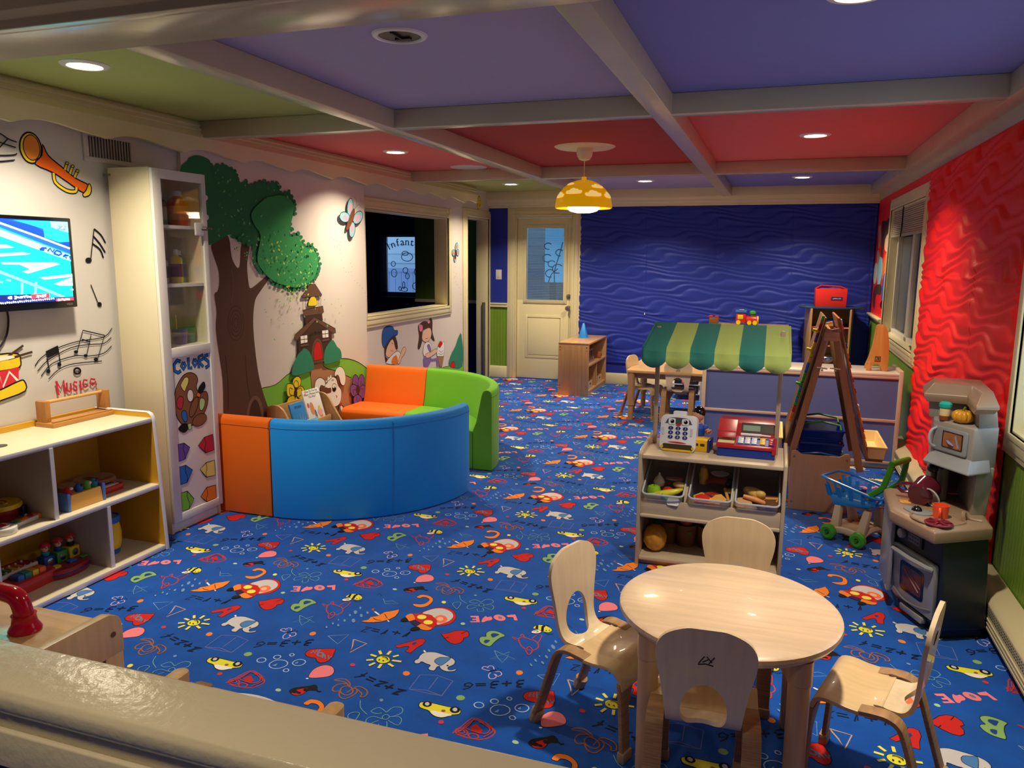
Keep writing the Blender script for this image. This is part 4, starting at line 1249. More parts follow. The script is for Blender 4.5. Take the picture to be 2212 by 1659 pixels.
# ================================================================== floor with printed carpet
carpet = mat('blue_carpet', '#0a50ae', .95, spec=.1, bump=.5, bscale=260, var=.14, vscale=9, detail=8, sheen=.15)
mb = MB(); mb.box(-7, 1.15, -1.6, 10.3, -.05, 0)
pa = Paint([carpet])
for i in range(-4, 2):
    for j in range(1, 11):
        pa.draw(mb, PAINT_CARPET, lambda a, b, h: V((a, b, h)), .00025, (.9144 * i, .9144 * j), (-3.40, .97, .99, 9.40), h0=.0003)
fl = struct(mb.build('floor', pa.mats, smooth=False, recalc=False)); fl['label'] = 'bright blue carpet printed with childish drawings'
# ================================================================== ceiling panels between beams
cg = mat('ceiling_green', '#b0b868', .75); cp = mat('ceiling_lavender', '#b0a6c8', .75); cb = mat('ceiling_blue', '#7c80c6', .75); cr = mat('ceiling_red', '#dc6660', .75); cd = mat('ceiling_dark_red', '#b02a1c', .75); cgrey = mat('ceiling_plain', '#b5a892', .8)
mb = MB()
XS = [-3.6, -2.12, -.59, 1.1]; YS = [2.0, 4.05, 6.93, 9.5]
pal = [[1, 2, 3], [4, 5, 4], [1, 2, 3]]
for j in range(3):
    for i in range(3):
        mb.box(XS[i], XS[i + 1], YS[j], YS[j + 1], ZC, ZC + .04, pal[j][i])
mb.box(-3.6, 1.15, -1.6, 2.0, 2.42, 2.46, 0)
struct(mb.build('ceiling', [cgrey, cg, cp, cb, cr, cd], smooth=False))
def trim(n, mb, mats=None, **k): return struct(mb.build('trim_%d' % n, mats or beamp, **k))
mb = MB(); mb.box(-2.18, -2.065, 2.215, YB, ZB, ZC); trim(1, mb, bev=.006)
mb = MB(); mb.box(-.643, -.537, 2.215, YB, ZB, ZC); trim(2, mb, bev=.006)
mb = MB(); mb.box(XW, XR, 4.0, 4.09, ZB + .001, ZC); trim(3, mb, bev=.006)
mb = MB(); mb.box(XW, XR, 6.88, 6.97, ZB + .001, ZC); trim(4, mb, bev=.006)
# near header: flat soffit with a stepped moulding on the side towards the camera
mb = MB(); mb.box(XT, XR, 1.96, 2.22, ZB, 2.46); mb.prism([(1.965, ZB - .002), (1.935, ZB + .004), (1.93, ZB + .03), (1.905, ZB + .05), (1.89, ZB + .10), (1.86, ZB + .13), (1.85, 2.43), (1.965, 2.43)], XT, XR, 0, YZ); trim(5, mb, bev=.003)
# right edge beam with a cove down to the red wall, back crown, left scalloped cornice
mb = MB(); mb.prism([(.91, ZC), (.91, ZB), (1.0, ZB), (1.005, 2.235), (1.02, 2.20), (1.03, 2.2), (1.03, ZC)], 2.2, YB, 0, XZ); trim(6, mb, bev=.003)
mb = MB(); mb.prism([(YB - .1, ZC), (YB - .1, ZB + .005), (YB - .085, ZB - .002), (YB - .075, 2.24), (YB - .05, 2.225), (YB - .04, 2.2), (YB - .015, 2.192), (YB - .012, 2.172), (YB + .02, 2.172), (YB + .02, ZC)], XW, XR, 0, YZ); trim(7, mb, cream, bev=.002)
mb = MB()
mb.prism([(-3.40, ZC), (-3.385, ZC - .012), (-3.375, ZC - .03), (-3.388, ZC - .035), (-3.372, ZC - .055), (-3.385, ZC - .06), (-3.365, ZC - .085), (-3.36, ZC - .105), (-3.385, ZC - .11), (-3.53, ZC - .11), (-3.53, ZC)], 2.2, 8.62, 0, XZ)
edge = []; N = 340
for i in range(N + 1):
    y = 2.2 + (8.62 - 2.2) * i / N; t = ((y - 2.737) / .547) % 1.0
    edge.append((y, 2.158 + .034 * (abs(sin(pi * t)) ** .6) + .010 * sin(2 * pi * t)))
mb.prism(edge + [(8.62, ZC - .10), (2.2, ZC - .10)], -3.385, -3.36, 0, YZ)
trim(8, mb, cream)
mb = MB(); mb.box(XW, -3.385, 2.2, 8.62, ZC - .13, ZC - .1); trim(9, mb, cream)
# ================================================================== left wall: TV part, mural part, window part
def xw(X): return lambda a, b, h: V((X + h, a, b))
LW = ('wall_left',)
mb = MB(); pa = Paint([wallt, wallp, dgreen])
mb.box(-3.6, XT, -1.6, 3.86, 0, ZC, 0)
pa.draw(mb, PAINT_MURAL_T, xw(XT), .00012, h0=.001)
struct(mb.build('wall_left', pa.mats, smooth=False, recalc=False))
mb = MB(); pa = Paint([wallp])
mb.box(-3.6, XM, 3.86, 6.04, 0, ZC, 0)
pa.draw(mb, PAINT_MURAL_M, xw(XM), .00012, h0=.001)
struct(mb.build('wall_left_mural', pa.mats, smooth=False, recalc=False))
mb = MB(); pa = Paint([wallp])
wy0, wy1, wz0, wz1 = 6.20, 8.07, 1.01, 1.985      # interior window opening
dy0, dy1, dz1 = 8.63, 9.37, 2.03                  # doorway opening
for a in ((6.04, wy0, 0, ZC), (wy0, wy1, 0, wz0), (wy0, wy1, wz1, ZC), (wy1, dy0, 0, ZC), (dy0, dy1, dz1, ZC), (dy1, 9.5, 0, ZC)): mb.box(XW - .14, XW, *a)
pa.draw(mb, PAINT_MURAL_W, xw(XW), .00012, h0=.001)
struct(mb.build('wall_left_window', pa.mats, smooth=False, recalc=False))
def frame(mb, X, sgn, y0, y1, z0, z1, w, d, bottom=True, axis='x', m=0):   # moulded picture frame around an opening
    def st(a, b, c, e, dd):
        if axis == 'x': mb.box(min(X, X + sgn * dd), max(X, X + sgn * dd), a, b, c, e, m)
        else: mb.box(a, b, min(X, X + sgn * dd), max(X, X + sgn * dd), c, e, m)
    for q, dd in ((0, d * .55), (.25, d * .8), (.7, d)):
        o = w * (1 - q) if q else w; i = 0 if q < .7 else w * .02
        ww = w if q == 0 else (w * .72 if q < .5 else w * .25)
        st(y0 - ww, y0, z0 - (ww if bottom else 0), z1 + ww, dd); st(y1, y1 + ww, z0 - (ww if bottom else 0), z1 + ww, dd)
        st(y0, y1, z1, z1 + ww, dd)
        if bottom: st(y0, y1, z0 - ww, z0, dd)
mb = MB(); frame(mb, XW, 1, wy0, wy1, wz0, wz1, .10, .03)
for a in ((wy0, wy0 + .012, wz0, wz1), (wy1 - .012, wy1, wz0, wz1), (wy0, wy1, wz0, wz0 + .012), (wy0, wy1, wz1 - .012, wz1)): mb.box(XW - .15, XW + .01, *a)
struct(mb.build('window_1', cream, bev=.003))
mb = MB(); frame(mb, XW, 1, dy0, dy1, 0, dz1, .10, .03, False)
for a in ((dy0, dy0 + .015, 0, dz1), (dy1 - .015, dy1, 0, dz1), (dy0, dy1, dz1 - .015, dz1)): mb.box(XW - .15, XW + .01, *a)
dw = struct(mb.build('door_2', cream, bev=.003)); dw['label'] = 'cream trimmed doorway into the darker next room'
mb = MB(); mb.box(XW - .06, XW - .02, dy1 - .055, dy1 - .016, 0, .98); mb.build('door_edge_guard', mat('grey_rubber', '#55524c', .6), dw, bev=.008)
# ================================================================== back wall
def relief(u, v, ph):                              # one wave panel, u,v in 0..1
    a = .020 * sin(2 * pi * u * 1.0 + 2.2 * sin(2 * pi * v) + .5) + .012 * sin(2 * pi * u * 2.0 + 5.0 * v)
    q = 9 * v + RAMP * 9 * a + .45 * sin(2 * pi * u + 2 * pi * v * 2)
    f = q - math.floor(q)
    return (f * 1.35 if f < .62 else max(0, 1 - ((f - .62) / .38) ** 2 * 1.0) * .837) * (.7 + .3 * sin(2 * pi * (u + v * 1.5)))
RAMP = 1.0
def wavewall(name, fn, a0, a1, z0, z1, seams, hs, amp, m, step):
    mb = MB(); na = int((a1 - a0) / step); nz = int((z1 - z0) / step)
    pw, pH = seams[1], hs[1]
    def P(u, v):
        a = a0 + (a1 - a0) * u; z = z0 + (z1 - z0) * v
        ua = (a - seams[0]) / pw; ka = math.floor(ua); fu = ua - ka; uz = (z - hs[0]) / pH; fz = uz - math.floor(uz)
        e = min(fu, 1 - fu) * pw; sm = min(1, e / .008)
        e2 = min(1, min(a - a0, a1 - a, z - z0, z1 - z) / .01 + .05)
        return fn(a, z, .006 + amp * (.25 + .75 * relief(fu, fz, 0)) * (.35 + .65 * sm) * e2)
    mb.grid(P, na, nz); return struct(mb.build(name, m, smooth=True, angle=180, recalc=False))
mb = MB()
mb.box(XW - .14, -3.165, YB, YB + .14, .95, ZC, 0); mb.box(XW - .14, -3.165, YB, YB + .14, 0, .95, 1)
mb.box(-3.165, -2.415, YB, YB + .14, 2.065, ZC, 0); mb.box(-2.415, XR + .14, YB, YB + .14, 0, ZC, 0)
struct(mb.build('wall_back', [blue, beadx], smooth=False))
wavewall('wall_back_panels', lambda a, z, h: V((a, YB - h, z)), -2.325, 1.015, .262, 2.175, (-2.332, .8285), (.255, .625), .022, blue, .0095)
mb = MB(); mb.box(XW, -3.27, YB - .025, YB, .92, .955); mb.box(XW, -3.27, YB - .035, YB, .955, .975)
trim(10, mb, cream, bev=.004)
mb = MB(); mb.prism([(YB, 0), (YB - .018, 0), (YB - .018, .105), (YB - .012, .125), (YB - .006, .14), (YB, .14)], -2.31, XR, 0, YZ); mb.prism([(YB, 0), (YB - .018, 0), (YB - .018, .12), (YB - .006, .15), (YB, .15)], XW, -3.27, 0, YZ)
struct(mb.build('baseboard_back', cream, bev=.002))
# back door
mb = MB(); frame(mb, YB, -1, -3.165, -2.415, 0, 2.065, .105, .03, False, 'y')
for a in ((-3.165, -3.15), (-2.43, -2.415)): mb.box(a[0], a[1], YB - .02, YB + .12, 0, 2.065)
mb.box(-3.165, -2.415, YB - .02, YB + .12, 2.05, 2.065); struct(mb.build('trim_11', cream, bev=.003))
door = struct(MB().box(-3.145, -2.432, YB + .015, YB + .055, .012, 1.02).box(-3.145, -2.432, YB + .015, YB + .055, 1.93, 2.045).box(-3.145, -3.02, YB + .015, YB + .055, 1.02, 1.93).box(-2.53, -2.432, YB + .015, YB + .055, 1.02, 1.93).build('door_1', cream, bev=.002))
door['label'] = 'cream half glazed back door with mini blind and silver knob'
mb = MB(); frame(mb, YB + .015, -1, -3.02, -2.53, 1.025, 1.925, .045, .022, True, 'y'); mb.build('glazing_frame', cream, door, bev=.004)
mb = MB(); frame(mb, YB + .015, -1, -3.0, -2.56, .31, .80, .035, .010, True, 'y'); mb.box(-2.99, -2.57, YB + .005, YB + .016, .32, .79); mb.build('door_panel', cream, door, bev=.004)
steel = mat('brushed_nickel', '#a8a296', .28, metal=1)
mb = MB(); mb.lathe([(.032, 0), (.032, .008), (.012, .012), (.012, .04), (.024, .046), (.03, .06), (.026, .074), (.006, .08)], M=R(90, 'X')); k = mb.build('door_knob', steel, door); k.location = (-2.462, YB + .015, .93)
mb = MB(); mb.lathe([(.03, 0), (.03, .012), (.012, .016), (.012, .028), (0, .03)], M=R(90, 'X')); k = mb.build('deadbolt', steel, door); k.location = (-2.462, YB + .015, 1.075)
glass = mat('window_glass', '#dfe8ea', .02, trans=1, alpha=.25)
MB().box(-3.02, -2.53, YB + .03, YB + .036, 1.02, 1.93).build('glass_pane', glass, door)
mb = MB()
for i in range(42): mb.box(-3.01, -2.54, YB + .038, YB + .046, 1.035 + i * .021, 1.0365 + i * .021)
mb.build('mini_blind', mat('blind_slat', '#c9cdd0', .5), door)
sw = tag(MB().box(-3.432, -3.352, YB - .006, YB, 1.275, 1.4).box(-3.408, -3.376, YB - .011, YB - .006, 1.30, 1.375).build('light_switch', plast('switch_white', '#e6e2d8'), bev=.002), 'white rocker light switch on the blue strip beside the door', 'light switch')
# ================================================================== right wall
W1 = (6.42, 8.27, .86, 2.03); W3 = (2.55, 3.79, .83, 1.95)
mb = MB(); pa = Paint([red, beady])
for a in ((-1.6, W3[0], 0, .80, 1), (-1.6, W3[0], .80, ZC, 0), (W3[0], W3[1], 0, .80, 1), (W3[0], W3[1], .80, W3[2], 0), (W3[0], W3[1], W3[3], ZC, 0), (W3[1], 3.95, 0, .80, 1), (W3[1], 3.95, .80, ZC, 0), (3.95, 6.30, .0, ZC, 0), (6.30, W1[0], 0, .93, 1), (6.30, W1[0], .93, ZC, 0), (W1[0], W1[1], 0, W1[2], 1), (W1[0], W1[1], W1[3], ZC, 0), (W1[1], 9.5, 0, .95, 1), (W1[1], 9.5, .95, ZC, 0)):
    mb.box(XR, XR + .14, a[0], a[1], a[2], a[3], a[4])
pa.draw(mb, PAINT_REDWALL, lambda a, b, h: V((XR - h, a, b)), .0002, h0=.002)
struct(mb.build('wall_right', pa.mats, smooth=False, recalc=False))
wavewall('wall_right_panels', lambda a, z, h: V((XR - h, a, z)), 3.885, 6.28, .12, 2.19, (3.89, .79), (.21, .625), .034, red, .0085)
mb = MB(); mb.box(XR - .03, XR, 8.37, YB, .945, .965); mb.box(XR - .042, XR, 8.37, YB, .965, .985); trim(12, mb, cream, bev=.004)
pane = mat('dusk_shade_cloth', '#4a5a72', .7, var=.12, vscale=5, stretch=(1, 6, .6))
def window(n, w, mullion, shade):
    y0, y1, z0, z1 = w; mb = MB(); frame(mb, XR, -1, y0, y1, z0, z1, .10, .025, True)
    for a in ((y0, y0 + .012, z0, z1), (y1 - .012, y1, z0, z1), (y0, y1, z0, z0 + .012), (y0, y1, z1 - .012, z1)): mb.box(XR - .01, XR + .14, *a)
    wd = struct(mb.build('window_%d' % n, cream, bev=.003))
    mb = MB(); e = .05; mid = (y0 + y1) / 2
    spans = ((y0, mid), (mid, y1)) if mullion else ((y0, y1),)
    for a, b in spans:
        for q in ((a + .01, a + e, z0 + .01, z1), (b - e, b - .01, z0 + .01, z1), (a, b, z0 + .01, z0 + e), (a, b, z1 - e, z1 - .01)): mb.box(XR + .06, XR + .10, *q)
    mb.build('window_sash', mat('sash_white', '#dfdccd', .4), wd, bev=.004)
    MB().box(XR + .075, XR + .08, y0 + .03, y1 - .03, z0 + .03, z1 - .03).build('glass_pane', glass, wd)
    if shade:
        MB().box(XR + .105, XR + .112, y0 + .01, y1 - .01, z0, z1).build('privacy_film', pane, wd)
        mb = MB()
        for i in range(13): mb.box(XR + .005, XR + .035, y0 + .015, y1 - .015, 1.80 + i * .017, 1.812 + i * .017)
        mb.box(XR, XR + .04, y0 + .01, y1 - .01, 1.775, 1.795)
        mb.build('raised_blind', mat('blind_beige', '#b9ad92', .5), wd)
        MB().tube([(XR - .005, 7.55, 2.06), (XR - .012, 7.55, 2.0), (XR - .01, 7.56, 1.85), (XR - .008, 7.62, 1.77)], .006, 6).build('blind_cord', mat('black_cord', '#15130f', .7), wd)
        for yy in (6.62, 8.15):
            MB().box(XR + .0, XR + .03, yy - .03, yy + .03, z0 + .012, z0 + .03).tube([(XR + .01, yy, z0 + .03), (XR - .01, yy - .02, z0 + .045), (XR - .012, yy - .07, z0 + .05)], .007, 6).build('crank_handle', steel, wd)
    return wd
window(2, W1, True, True)
window(3, W3, False, False)
# walls closing the space behind the camera, and the half wall the camera looks over
mb = MB(); mb.box(-3.6, 1.15, -1.7, -1.6, 0, 2.46); struct(mb.build('wall_front', mat('far_side_paint', '#b9a98f', .8)))
ledge = mat('ledge_gloss_paint', '#c6bba0', .22, bump=.35, bscale=55, spec=.6)
mb = MB(); mb.box(XT, .35, .858, .952, 0, .80); hw = struct(mb.build('wall_half', blue))
mb = MB(); mb.prism([(.845, .806), (.838, .82), (.838, .838), (.845, .85), (.968, .85), (.974, .842), (.974, .81), (.958, .80), (.952, .76), (.858, .76), (.854, .80)], XT, .40, 0, YZ)
mb.box(XT, .37, .846, .858, .70, .77)
trim(13, mb, ledge, bev=.004, seg=3)
# ================================================================== next room behind the interior window
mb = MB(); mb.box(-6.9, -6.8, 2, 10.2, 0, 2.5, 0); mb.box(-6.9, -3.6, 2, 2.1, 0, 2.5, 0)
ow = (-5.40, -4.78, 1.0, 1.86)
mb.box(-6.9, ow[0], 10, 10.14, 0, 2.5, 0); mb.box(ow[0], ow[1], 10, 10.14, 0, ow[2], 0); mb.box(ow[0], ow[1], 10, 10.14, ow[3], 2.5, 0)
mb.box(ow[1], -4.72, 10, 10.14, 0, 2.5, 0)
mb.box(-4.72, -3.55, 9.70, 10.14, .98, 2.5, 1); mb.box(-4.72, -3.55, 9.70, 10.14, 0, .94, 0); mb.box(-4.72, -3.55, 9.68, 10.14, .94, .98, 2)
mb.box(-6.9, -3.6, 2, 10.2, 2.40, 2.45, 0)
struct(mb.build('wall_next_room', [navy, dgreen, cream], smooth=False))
mb = MB(); frame(mb, 10, -1, ow[0], ow[1], ow[2], ow[3], .08, .03, True, 'y'); mb.box(ow[0] - .05, ow[1] + .05, 9.9, 10.02, ow[2] - .04, ow[2] - .015); w4 = struct(mb.build('window_4', mat('dark_navy_trim', '#1a2560', .4)))
mb = MB()
for q in ((ow[0], ow[0] + .07, ow[2], ow[3]), (ow[1] - .03, ow[1], ow[2], ow[3]), (ow[0], ow[1], ow[2], ow[2] + .05), (ow[0], ow[1], ow[3] - .03, ow[3])): mb.box(q[0], q[1], 10.03, 10.07, q[2], q[3])
mb.build('window_sash', mat('sash_grey', '#8f9aa2', .4), w4, bev=.004)
etch = mat('etched_blue_lettering', '#3f8fc4', .6); etch2 = mat('etched_pale_blue', '#86c4e6', .6)
mb = MB()
for ch, a in zip("Infant's Area", range(13)):
    th = radians(118 - a * 7.6); cx, cz, rr = -5.02, 1.18, .58
    text_mesh(mb, ch, .15, T(cx + rr * cos(th), 10.02, cz + rr * sin(th)) @ R(90, 'X') @ R(math.degrees(th) - 90), 0, .002)
def etx(pts, r=.006, m=1): mb.tube([(x, 10.02, z) for x, z in pts], r, 5, m)
for cx, cz, rx, rz in ((-5.0, 1.55, .09, .06), (-5.03, 1.60, .05, .03), (-5.22, 1.45, .035, .035), (-5.21, 1.32, .045, .055), (-5.03, 1.36, .04, .04), (-5.0, 1.28, .03, .04), (-4.87, 1.14, .05, .05), (-5.05, 1.09, .05, .03), (-5.12, 1.10, .02, .03), (-4.84, 1.34, .05, .06), (-5.06, 1.15, .02, .05)):
    etx(smooth([(cx + rx * cos(t * pi / 4), cz + rz * sin(t * pi / 4)) for t in range(8)] + [(cx + rx, cz)], k=2))
mb.build('etched_lettering', [etch, etch2], w4)
# what stands outside the two rear windows
sid = mat('pale_siding', '#cfe0ea', .7)
mb = MB()
for i in range(16): mb.prism([(0, i * .16), (.02, i * .16), (.005, i * .16 + .16), (0, i * .16 + .16)], -8, -3.9, 0, T(0, 12.2, 0) @ Matrix(((0, 0, 1, 0), (-1, 0, 0, 0), (0, 1, 0, 0), (0, 0, 0, 1))))
mb.box(-8, -3.9, 12.21, 12.3, 0, 3); struct(mb.build('wall_outside_siding', sid))
mb = MB()
for i in range(30): mb.box(-7.2 + i * .11, -7.2 + i * .11 + .104, 11.78, 11.8, 0, 1.32)
mb.box(-7.3, -3.9, 11.76, 11.83, 1.30, 1.36)
tag(mb.build('picket_fence', mat('lavender_boards', '#9fb2d8', .7)), 'pale lavender board fence seen through the far window of the next room', 'fence')
mb = MB(); mb.box(-3.7, -1.2, 11.6, 11.7, 0, 1.25, 0); mb.box(-3.7, -3.02, 11.6, 11.7, 1.25, 3, 1); mb.box(-2.95, -2.83, 11.2, 11.3, 0, 3, 2); mb.box(-3.7, -1.2, 12.6, 12.7, 0, 3.2, 3)
struct(mb.build('wall_outside_porch', [mat('porch_grey_brown', '#8a8378', .8, var=.15, vscale=3, stretch=(1, 1, 12)), mat('porch_shade', '#7d7f80', .8, var=.15, vscale=3, stretch=(1, 1, 12)), mat('porch_post', '#cdd2d4', .6), mat('porch_sky_panel', '#86b6e0', .7)]))
mb = MB()
def ety(pts, r=.006, m=0): mb.tube([(x, YB + .05, z) for x, z in pts], r, 5, m)
for cx, cz, rr in ((-2.62, 1.42, .07), (-2.72, 1.36, .06), (-2.76, 1.55, .06), (-2.60, 1.62, .05), (-2.70, 1.48, .05), (-2.75, 1.70, .05)):
    ety(smooth([(cx + rr * cos(t * pi / 5), cz + rr * .8 * sin(t * pi / 5)) for t in range(1, 9)], k=2))
ety(smooth([(-2.66, 1.25), (-2.66, 1.4), (-2.6, 1.6), (-2.56, 1.75)], k=3)); ety(smooth([(-2.74, 1.25), (-2.7, 1.35), (-2.62, 1.42)], k=3))
mb.box(-2.79, -2.535, YB + .0535, YB + .0545, 1.25, 1.92, 1)  # blue pane glows by itself, daylight behind the etching put into its colour
mb.build('etched_tree', [mat('etch_navy', '#2f5f9a', .6), mat('etch_sky_glow', '#62aee6', .6, emit=.35)], door)
# ================================================================== lamps
LX, LY = (-2.87, -1.37, .185), (2.70, 5.58, 8.35)
rimw = plast('lamp_rim_white', '#e9e6df', .4); diff = mat('lamp_diffuser', '#fff0d8', .5, emit=14)
WARM = (1, .84, .62)
def downlight(x, y, z, label, first=[None]):
    if first[0] is None:
        t = thing('ceiling_light', label, 'ceiling light', (x, y, z), 0, 'recessed ceiling lights')
        MB().lathe([(.068, -.004), (.072, -.010), (.092, -.008), (.099, -.002), (.099, .001), (.068, .001)], n=32).build('rim', rimw, t)
        MB().lathe([(.001, -.004), (.068, -.004), (.068, .001), (.001, .001)], n=32).build('diffuser', diff, t)
        first[0] = t
    else: t = dup(first[0], (x, y, z), 0, label)
    return t
LAB = {(0, 0): 'lit recessed ceiling light in the near green panel above the television', (2, 0): 'lit recessed ceiling light in the large near blue panel, cut off by the top edge',
  (0, 1): 'lit recessed ceiling light in the left red panel by the scalloped trim', (2, 1): 'lit recessed ceiling light in the right red panel near the red wall',
  (0, 2): 'small lit recessed ceiling light in the far green panel', (1, 2): 'small lit recessed ceiling light in the far lavender panel', (2, 2): 'small lit recessed ceiling light in the far blue panel'}
def arealamp(name, loc, power, size, color=WARM, rot=(0, 0, 0), shape='DISK', sy=None, spread=180):
    l = bpy.data.lights.new(name, 'AREA'); l.energy = power; l.color = color; l.shape = shape; l.size = size; l.spread = radians(spread)
    if sy: l.size_y = sy
    o = bpy.data.objects.new(name, l); COL.objects.link(o); o.location = loc; o.rotation_euler = rot
    return o
PW = dict(base=19)
for (i, j), lb in LAB.items():
    downlight(LX[i], LY[j], ZC, lb); arealamp('lamp_or_fill_glow', (LX[i], LY[j], ZC - .013), PW['base'], .13, spread=125)
t = thing('ceiling_light_can', 'empty dark recessed light can without a bulb in the near lavender panel', 'ceiling light', (-1.365, 2.70, ZC))
MB().lathe([(.078, -.003), (.082, -.009), (.098, -.007), (.103, -.001), (.103, .001), (.078, .001)], n=32).build('rim', rimw, t)
mb = MB(); mb.lathe([(.078, -.001), (.078, -.0035), (.0, -.0035), (.0, -.001)], n=32); mb.build('dark_interior', mat('can_interior', '#3c3d3c', .35, metal=.6), t)
MB().box(-.004, .004, -.07, .01, -.012, -.0036).box(-.03, .03, .02, .04, -.010, -.0036).build('socket_clip', mat('socket_black', '#17150f', .5), t)
# pendant
yel = mat('pendant_yellow', '#f5b400', .25, coat=.4, emit=.32)
cloudm = mat('pendant_cloud', '#ffe08a', .3, coat=.4, emit=.5)
px, py = -1.392, 5.72
t = thing('pendant_lamp', 'yellow dome pendant lamp printed with pale clouds hanging from the dark red ceiling panel', 'pendant lamp', (px, py, ZC))
creamp = plast('cream_plastic', '#efe2c0', .4)
MB().lathe([(.001, -.012), (.12, -.014), (.2, -.012), (.215, -.006), (.225, 0), (.001, 0)], n=40).build('ceiling_plate', mat('plate_cream', '#e6d6a8', .4), t)
MB().lathe([(.058, -.012), (.06, -.04), (.054, -.07), (.04, -.092), (.015, -.10), (.001, -.10)], n=28).build('canopy_cup', creamp, t)
MB().cyl((0, 0, -.095), (0, 0, -.24), .004, n=8).build('cord', creamp, t)
sp = [(.213 * cos(radians(a)), -.44 + .205 * sin(radians(a))) for a in range(0, 86, 5)]
mb = MB(); mb.lathe([(.018, -.215)] + [(.018, -.232)] + sp[::-1] + [(.207, -.442)] + [(r * .965, z - .004) for r, z in sp] + [(.001, -.24)], n=56)
mb.build('lamp_shade', yel, t)
def dome(az, el, off=.0025):
    r = .213 + off
    return V((r * cos(el) * sin(az), -r * cos(el) * cos(az), -.44 + (.205 + off) * sin(el)))
mb = MB()
CL = [(-1, 0), (-.95, .35), (-.6, .42), (-.45, .8), (-.1, .95), (.2, .75), (.45, .72), (.62, .42), (.95, .35), (1.0, 0), (.8, -.28), (0, -.34), (-.8, -.28)]
for az, el, sc in ((-.18, .52, .30), (.62, .42, .30), (-.92, .40, .30), (1.0, .78, .26), (1.45, .40, .3), (-1.75, .5, .3), (2.4, .45, .3), (-2.6, .45, .3), (-.75, .95, .2)):
    cp2 = smooth(CL, True, 3); c0 = mb.bm.verts.new(dome(az, el + .03)); vs = [mb.bm.verts.new(dome(az + a * sc / cos(el), el + b * sc * .62)) for a, b in cp2]
    mid = [mb.bm.verts.new(dome(az + a * .5 * sc / cos(el), el + b * .5 * sc * .62 + .01)) for a, b in cp2]
    n = len(vs)
    for q in range(n):
        mb.face([c0, mid[q], mid[(q + 1) % n]]); mb.face([mid[q], vs[q], vs[(q + 1) % n], mid[(q + 1) % n]])
mb.build('cloud_print', cloudm, t)
MB().lathe([(.001, -.478), (.06, -.474), (.1, -.463), (.118, -.447), (.12, -.43), (.001, -.43)], n=32).build('bulb_diffuser', mat('pendant_diffuser', '#fff0cc', .4, emit=9), t)
arealamp('lamp_or_fill_glow', (px, py, ZC - .482), 11, .2, (1, .76, .46))
for (x, y, lb) in ((-2.72, 6.72, 'round white blank cover plate on the left red ceiling panel'), (-1.22, 7.35, 'round white blank cover plate on the far lavender panel behind the pendant')):
    tag(MB().lathe([(.001, -.006), (.15, -.007), (.165, -.004), (.17, 0), (.001, 0)], c=(x, y, ZC), n=32).build('cover_plate', mat('plate_white', '#cfc6bb', .5)), lb, 'cover plate')
# daylight through the near right window, world sky for what lies outside
dl = arealamp('daylight', (XR + .05, 3.17, 1.4), 14, 1.1, (.55, .75, 1), (0, radians(-90), 0), 'RECTANGLE', 1.05)
# unseen fill lamp added on the camera side to brighten the half wall's ledge
arealamp('lamp_or_fill_glow', (-.9, .1, 2.40), 9, .2, WARM, spread=110)
W = bpy.data.worlds.new('sky'); SC.world = W; W.use_nodes = True
W.node_tree.nodes['Background'].inputs[0].default_value = (.42, .68, 1, 1); W.node_tree.nodes['Background'].inputs[1].default_value = 1.1
vs_ = SC.view_settings; vs_.view_transform = 'Standard'; vs_.look = 'None'; vs_.gamma = 1; vs_.use_curve_mapping = False; vs_.exposure = 0.3
SC.cycles.use_denoising = True; SC.cycles.max_bounces = 8; SC.cycles.sample_clamp_indirect = 6
# ================================================================== television
black = plast('glossy_black', '#0c0c0e', .2)
tv = thing('television', 'wall mounted flat television with thin black bezel showing a football field', 'television', (-3.405, 2.65, 1.52))
MB().box(-.035, .03, -.365, .365, -.222, .222).build('bezel', black, tv, bev=.006)
MB().box(-.045, -.034, -.2, .2, -.15, .15).build('wall_mount', plast('mount_black', '#1a1a1a', .6), tv)
mb = MB(); pa = Paint([mat('screen_back', '#0a1020', .2)])
mb.box(.030, .0305, -.345, .345, -.188, .205)
pa.draw(mb, PAINT_TV, lambda a, b, h: V((.0305 + h, a - 2.65, b - 1.52)), .00008, clamp=(2.305, 2.995, 1.333, 1.724))
mb.build('screen', pa.mats, tv, smooth=False, recalc=False)
mb = MB(); text_mesh(mb, 'VIZIO', .014, T(.0305, .318, -.205) @ R(90, 'Z') @ R(90, 'X')); mb.build('badge_lettering', plast('badge_grey', '#8a8a88'), tv, smooth=False)
MB().tube(smooth([(-.03, .02, -.2), (-.035, .03, -.27), (-.035, 0, -.36), (-.035, -.10, -.44), (-.035, -.22, -.47)]), .005, 6).build('power_cord', plast('cord_black', '#101010', .6), tv)
# ================================================================== air vent
t = thing('air_vent', 'grey metal air vent grille under the scalloped trim above the white cabinet', 'vent', (XT, 3.36, 2.13))
galv = mat('galvanised', '#a9a6a6', .45, metal=.4)
mb = MB()
for a in ((-.17, .17, .045, .075), (-.17, .17, -.085, -.06), (-.17, -.14, -.06, .045), (.14, .17, -.06, .045)): mb.box(0, .012, *a)
mb.build('grille_frame', mat('vent_white', '#cfcac8', .5), t, bev=.002)
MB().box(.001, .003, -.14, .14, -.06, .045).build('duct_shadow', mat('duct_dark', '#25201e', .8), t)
mb = MB()
for i in range(15): mb.box(.003, .014, -.134 + i * .019, -.126 + i * .019, -.06, .045)
mb.build('louvre_slats', galv, t)
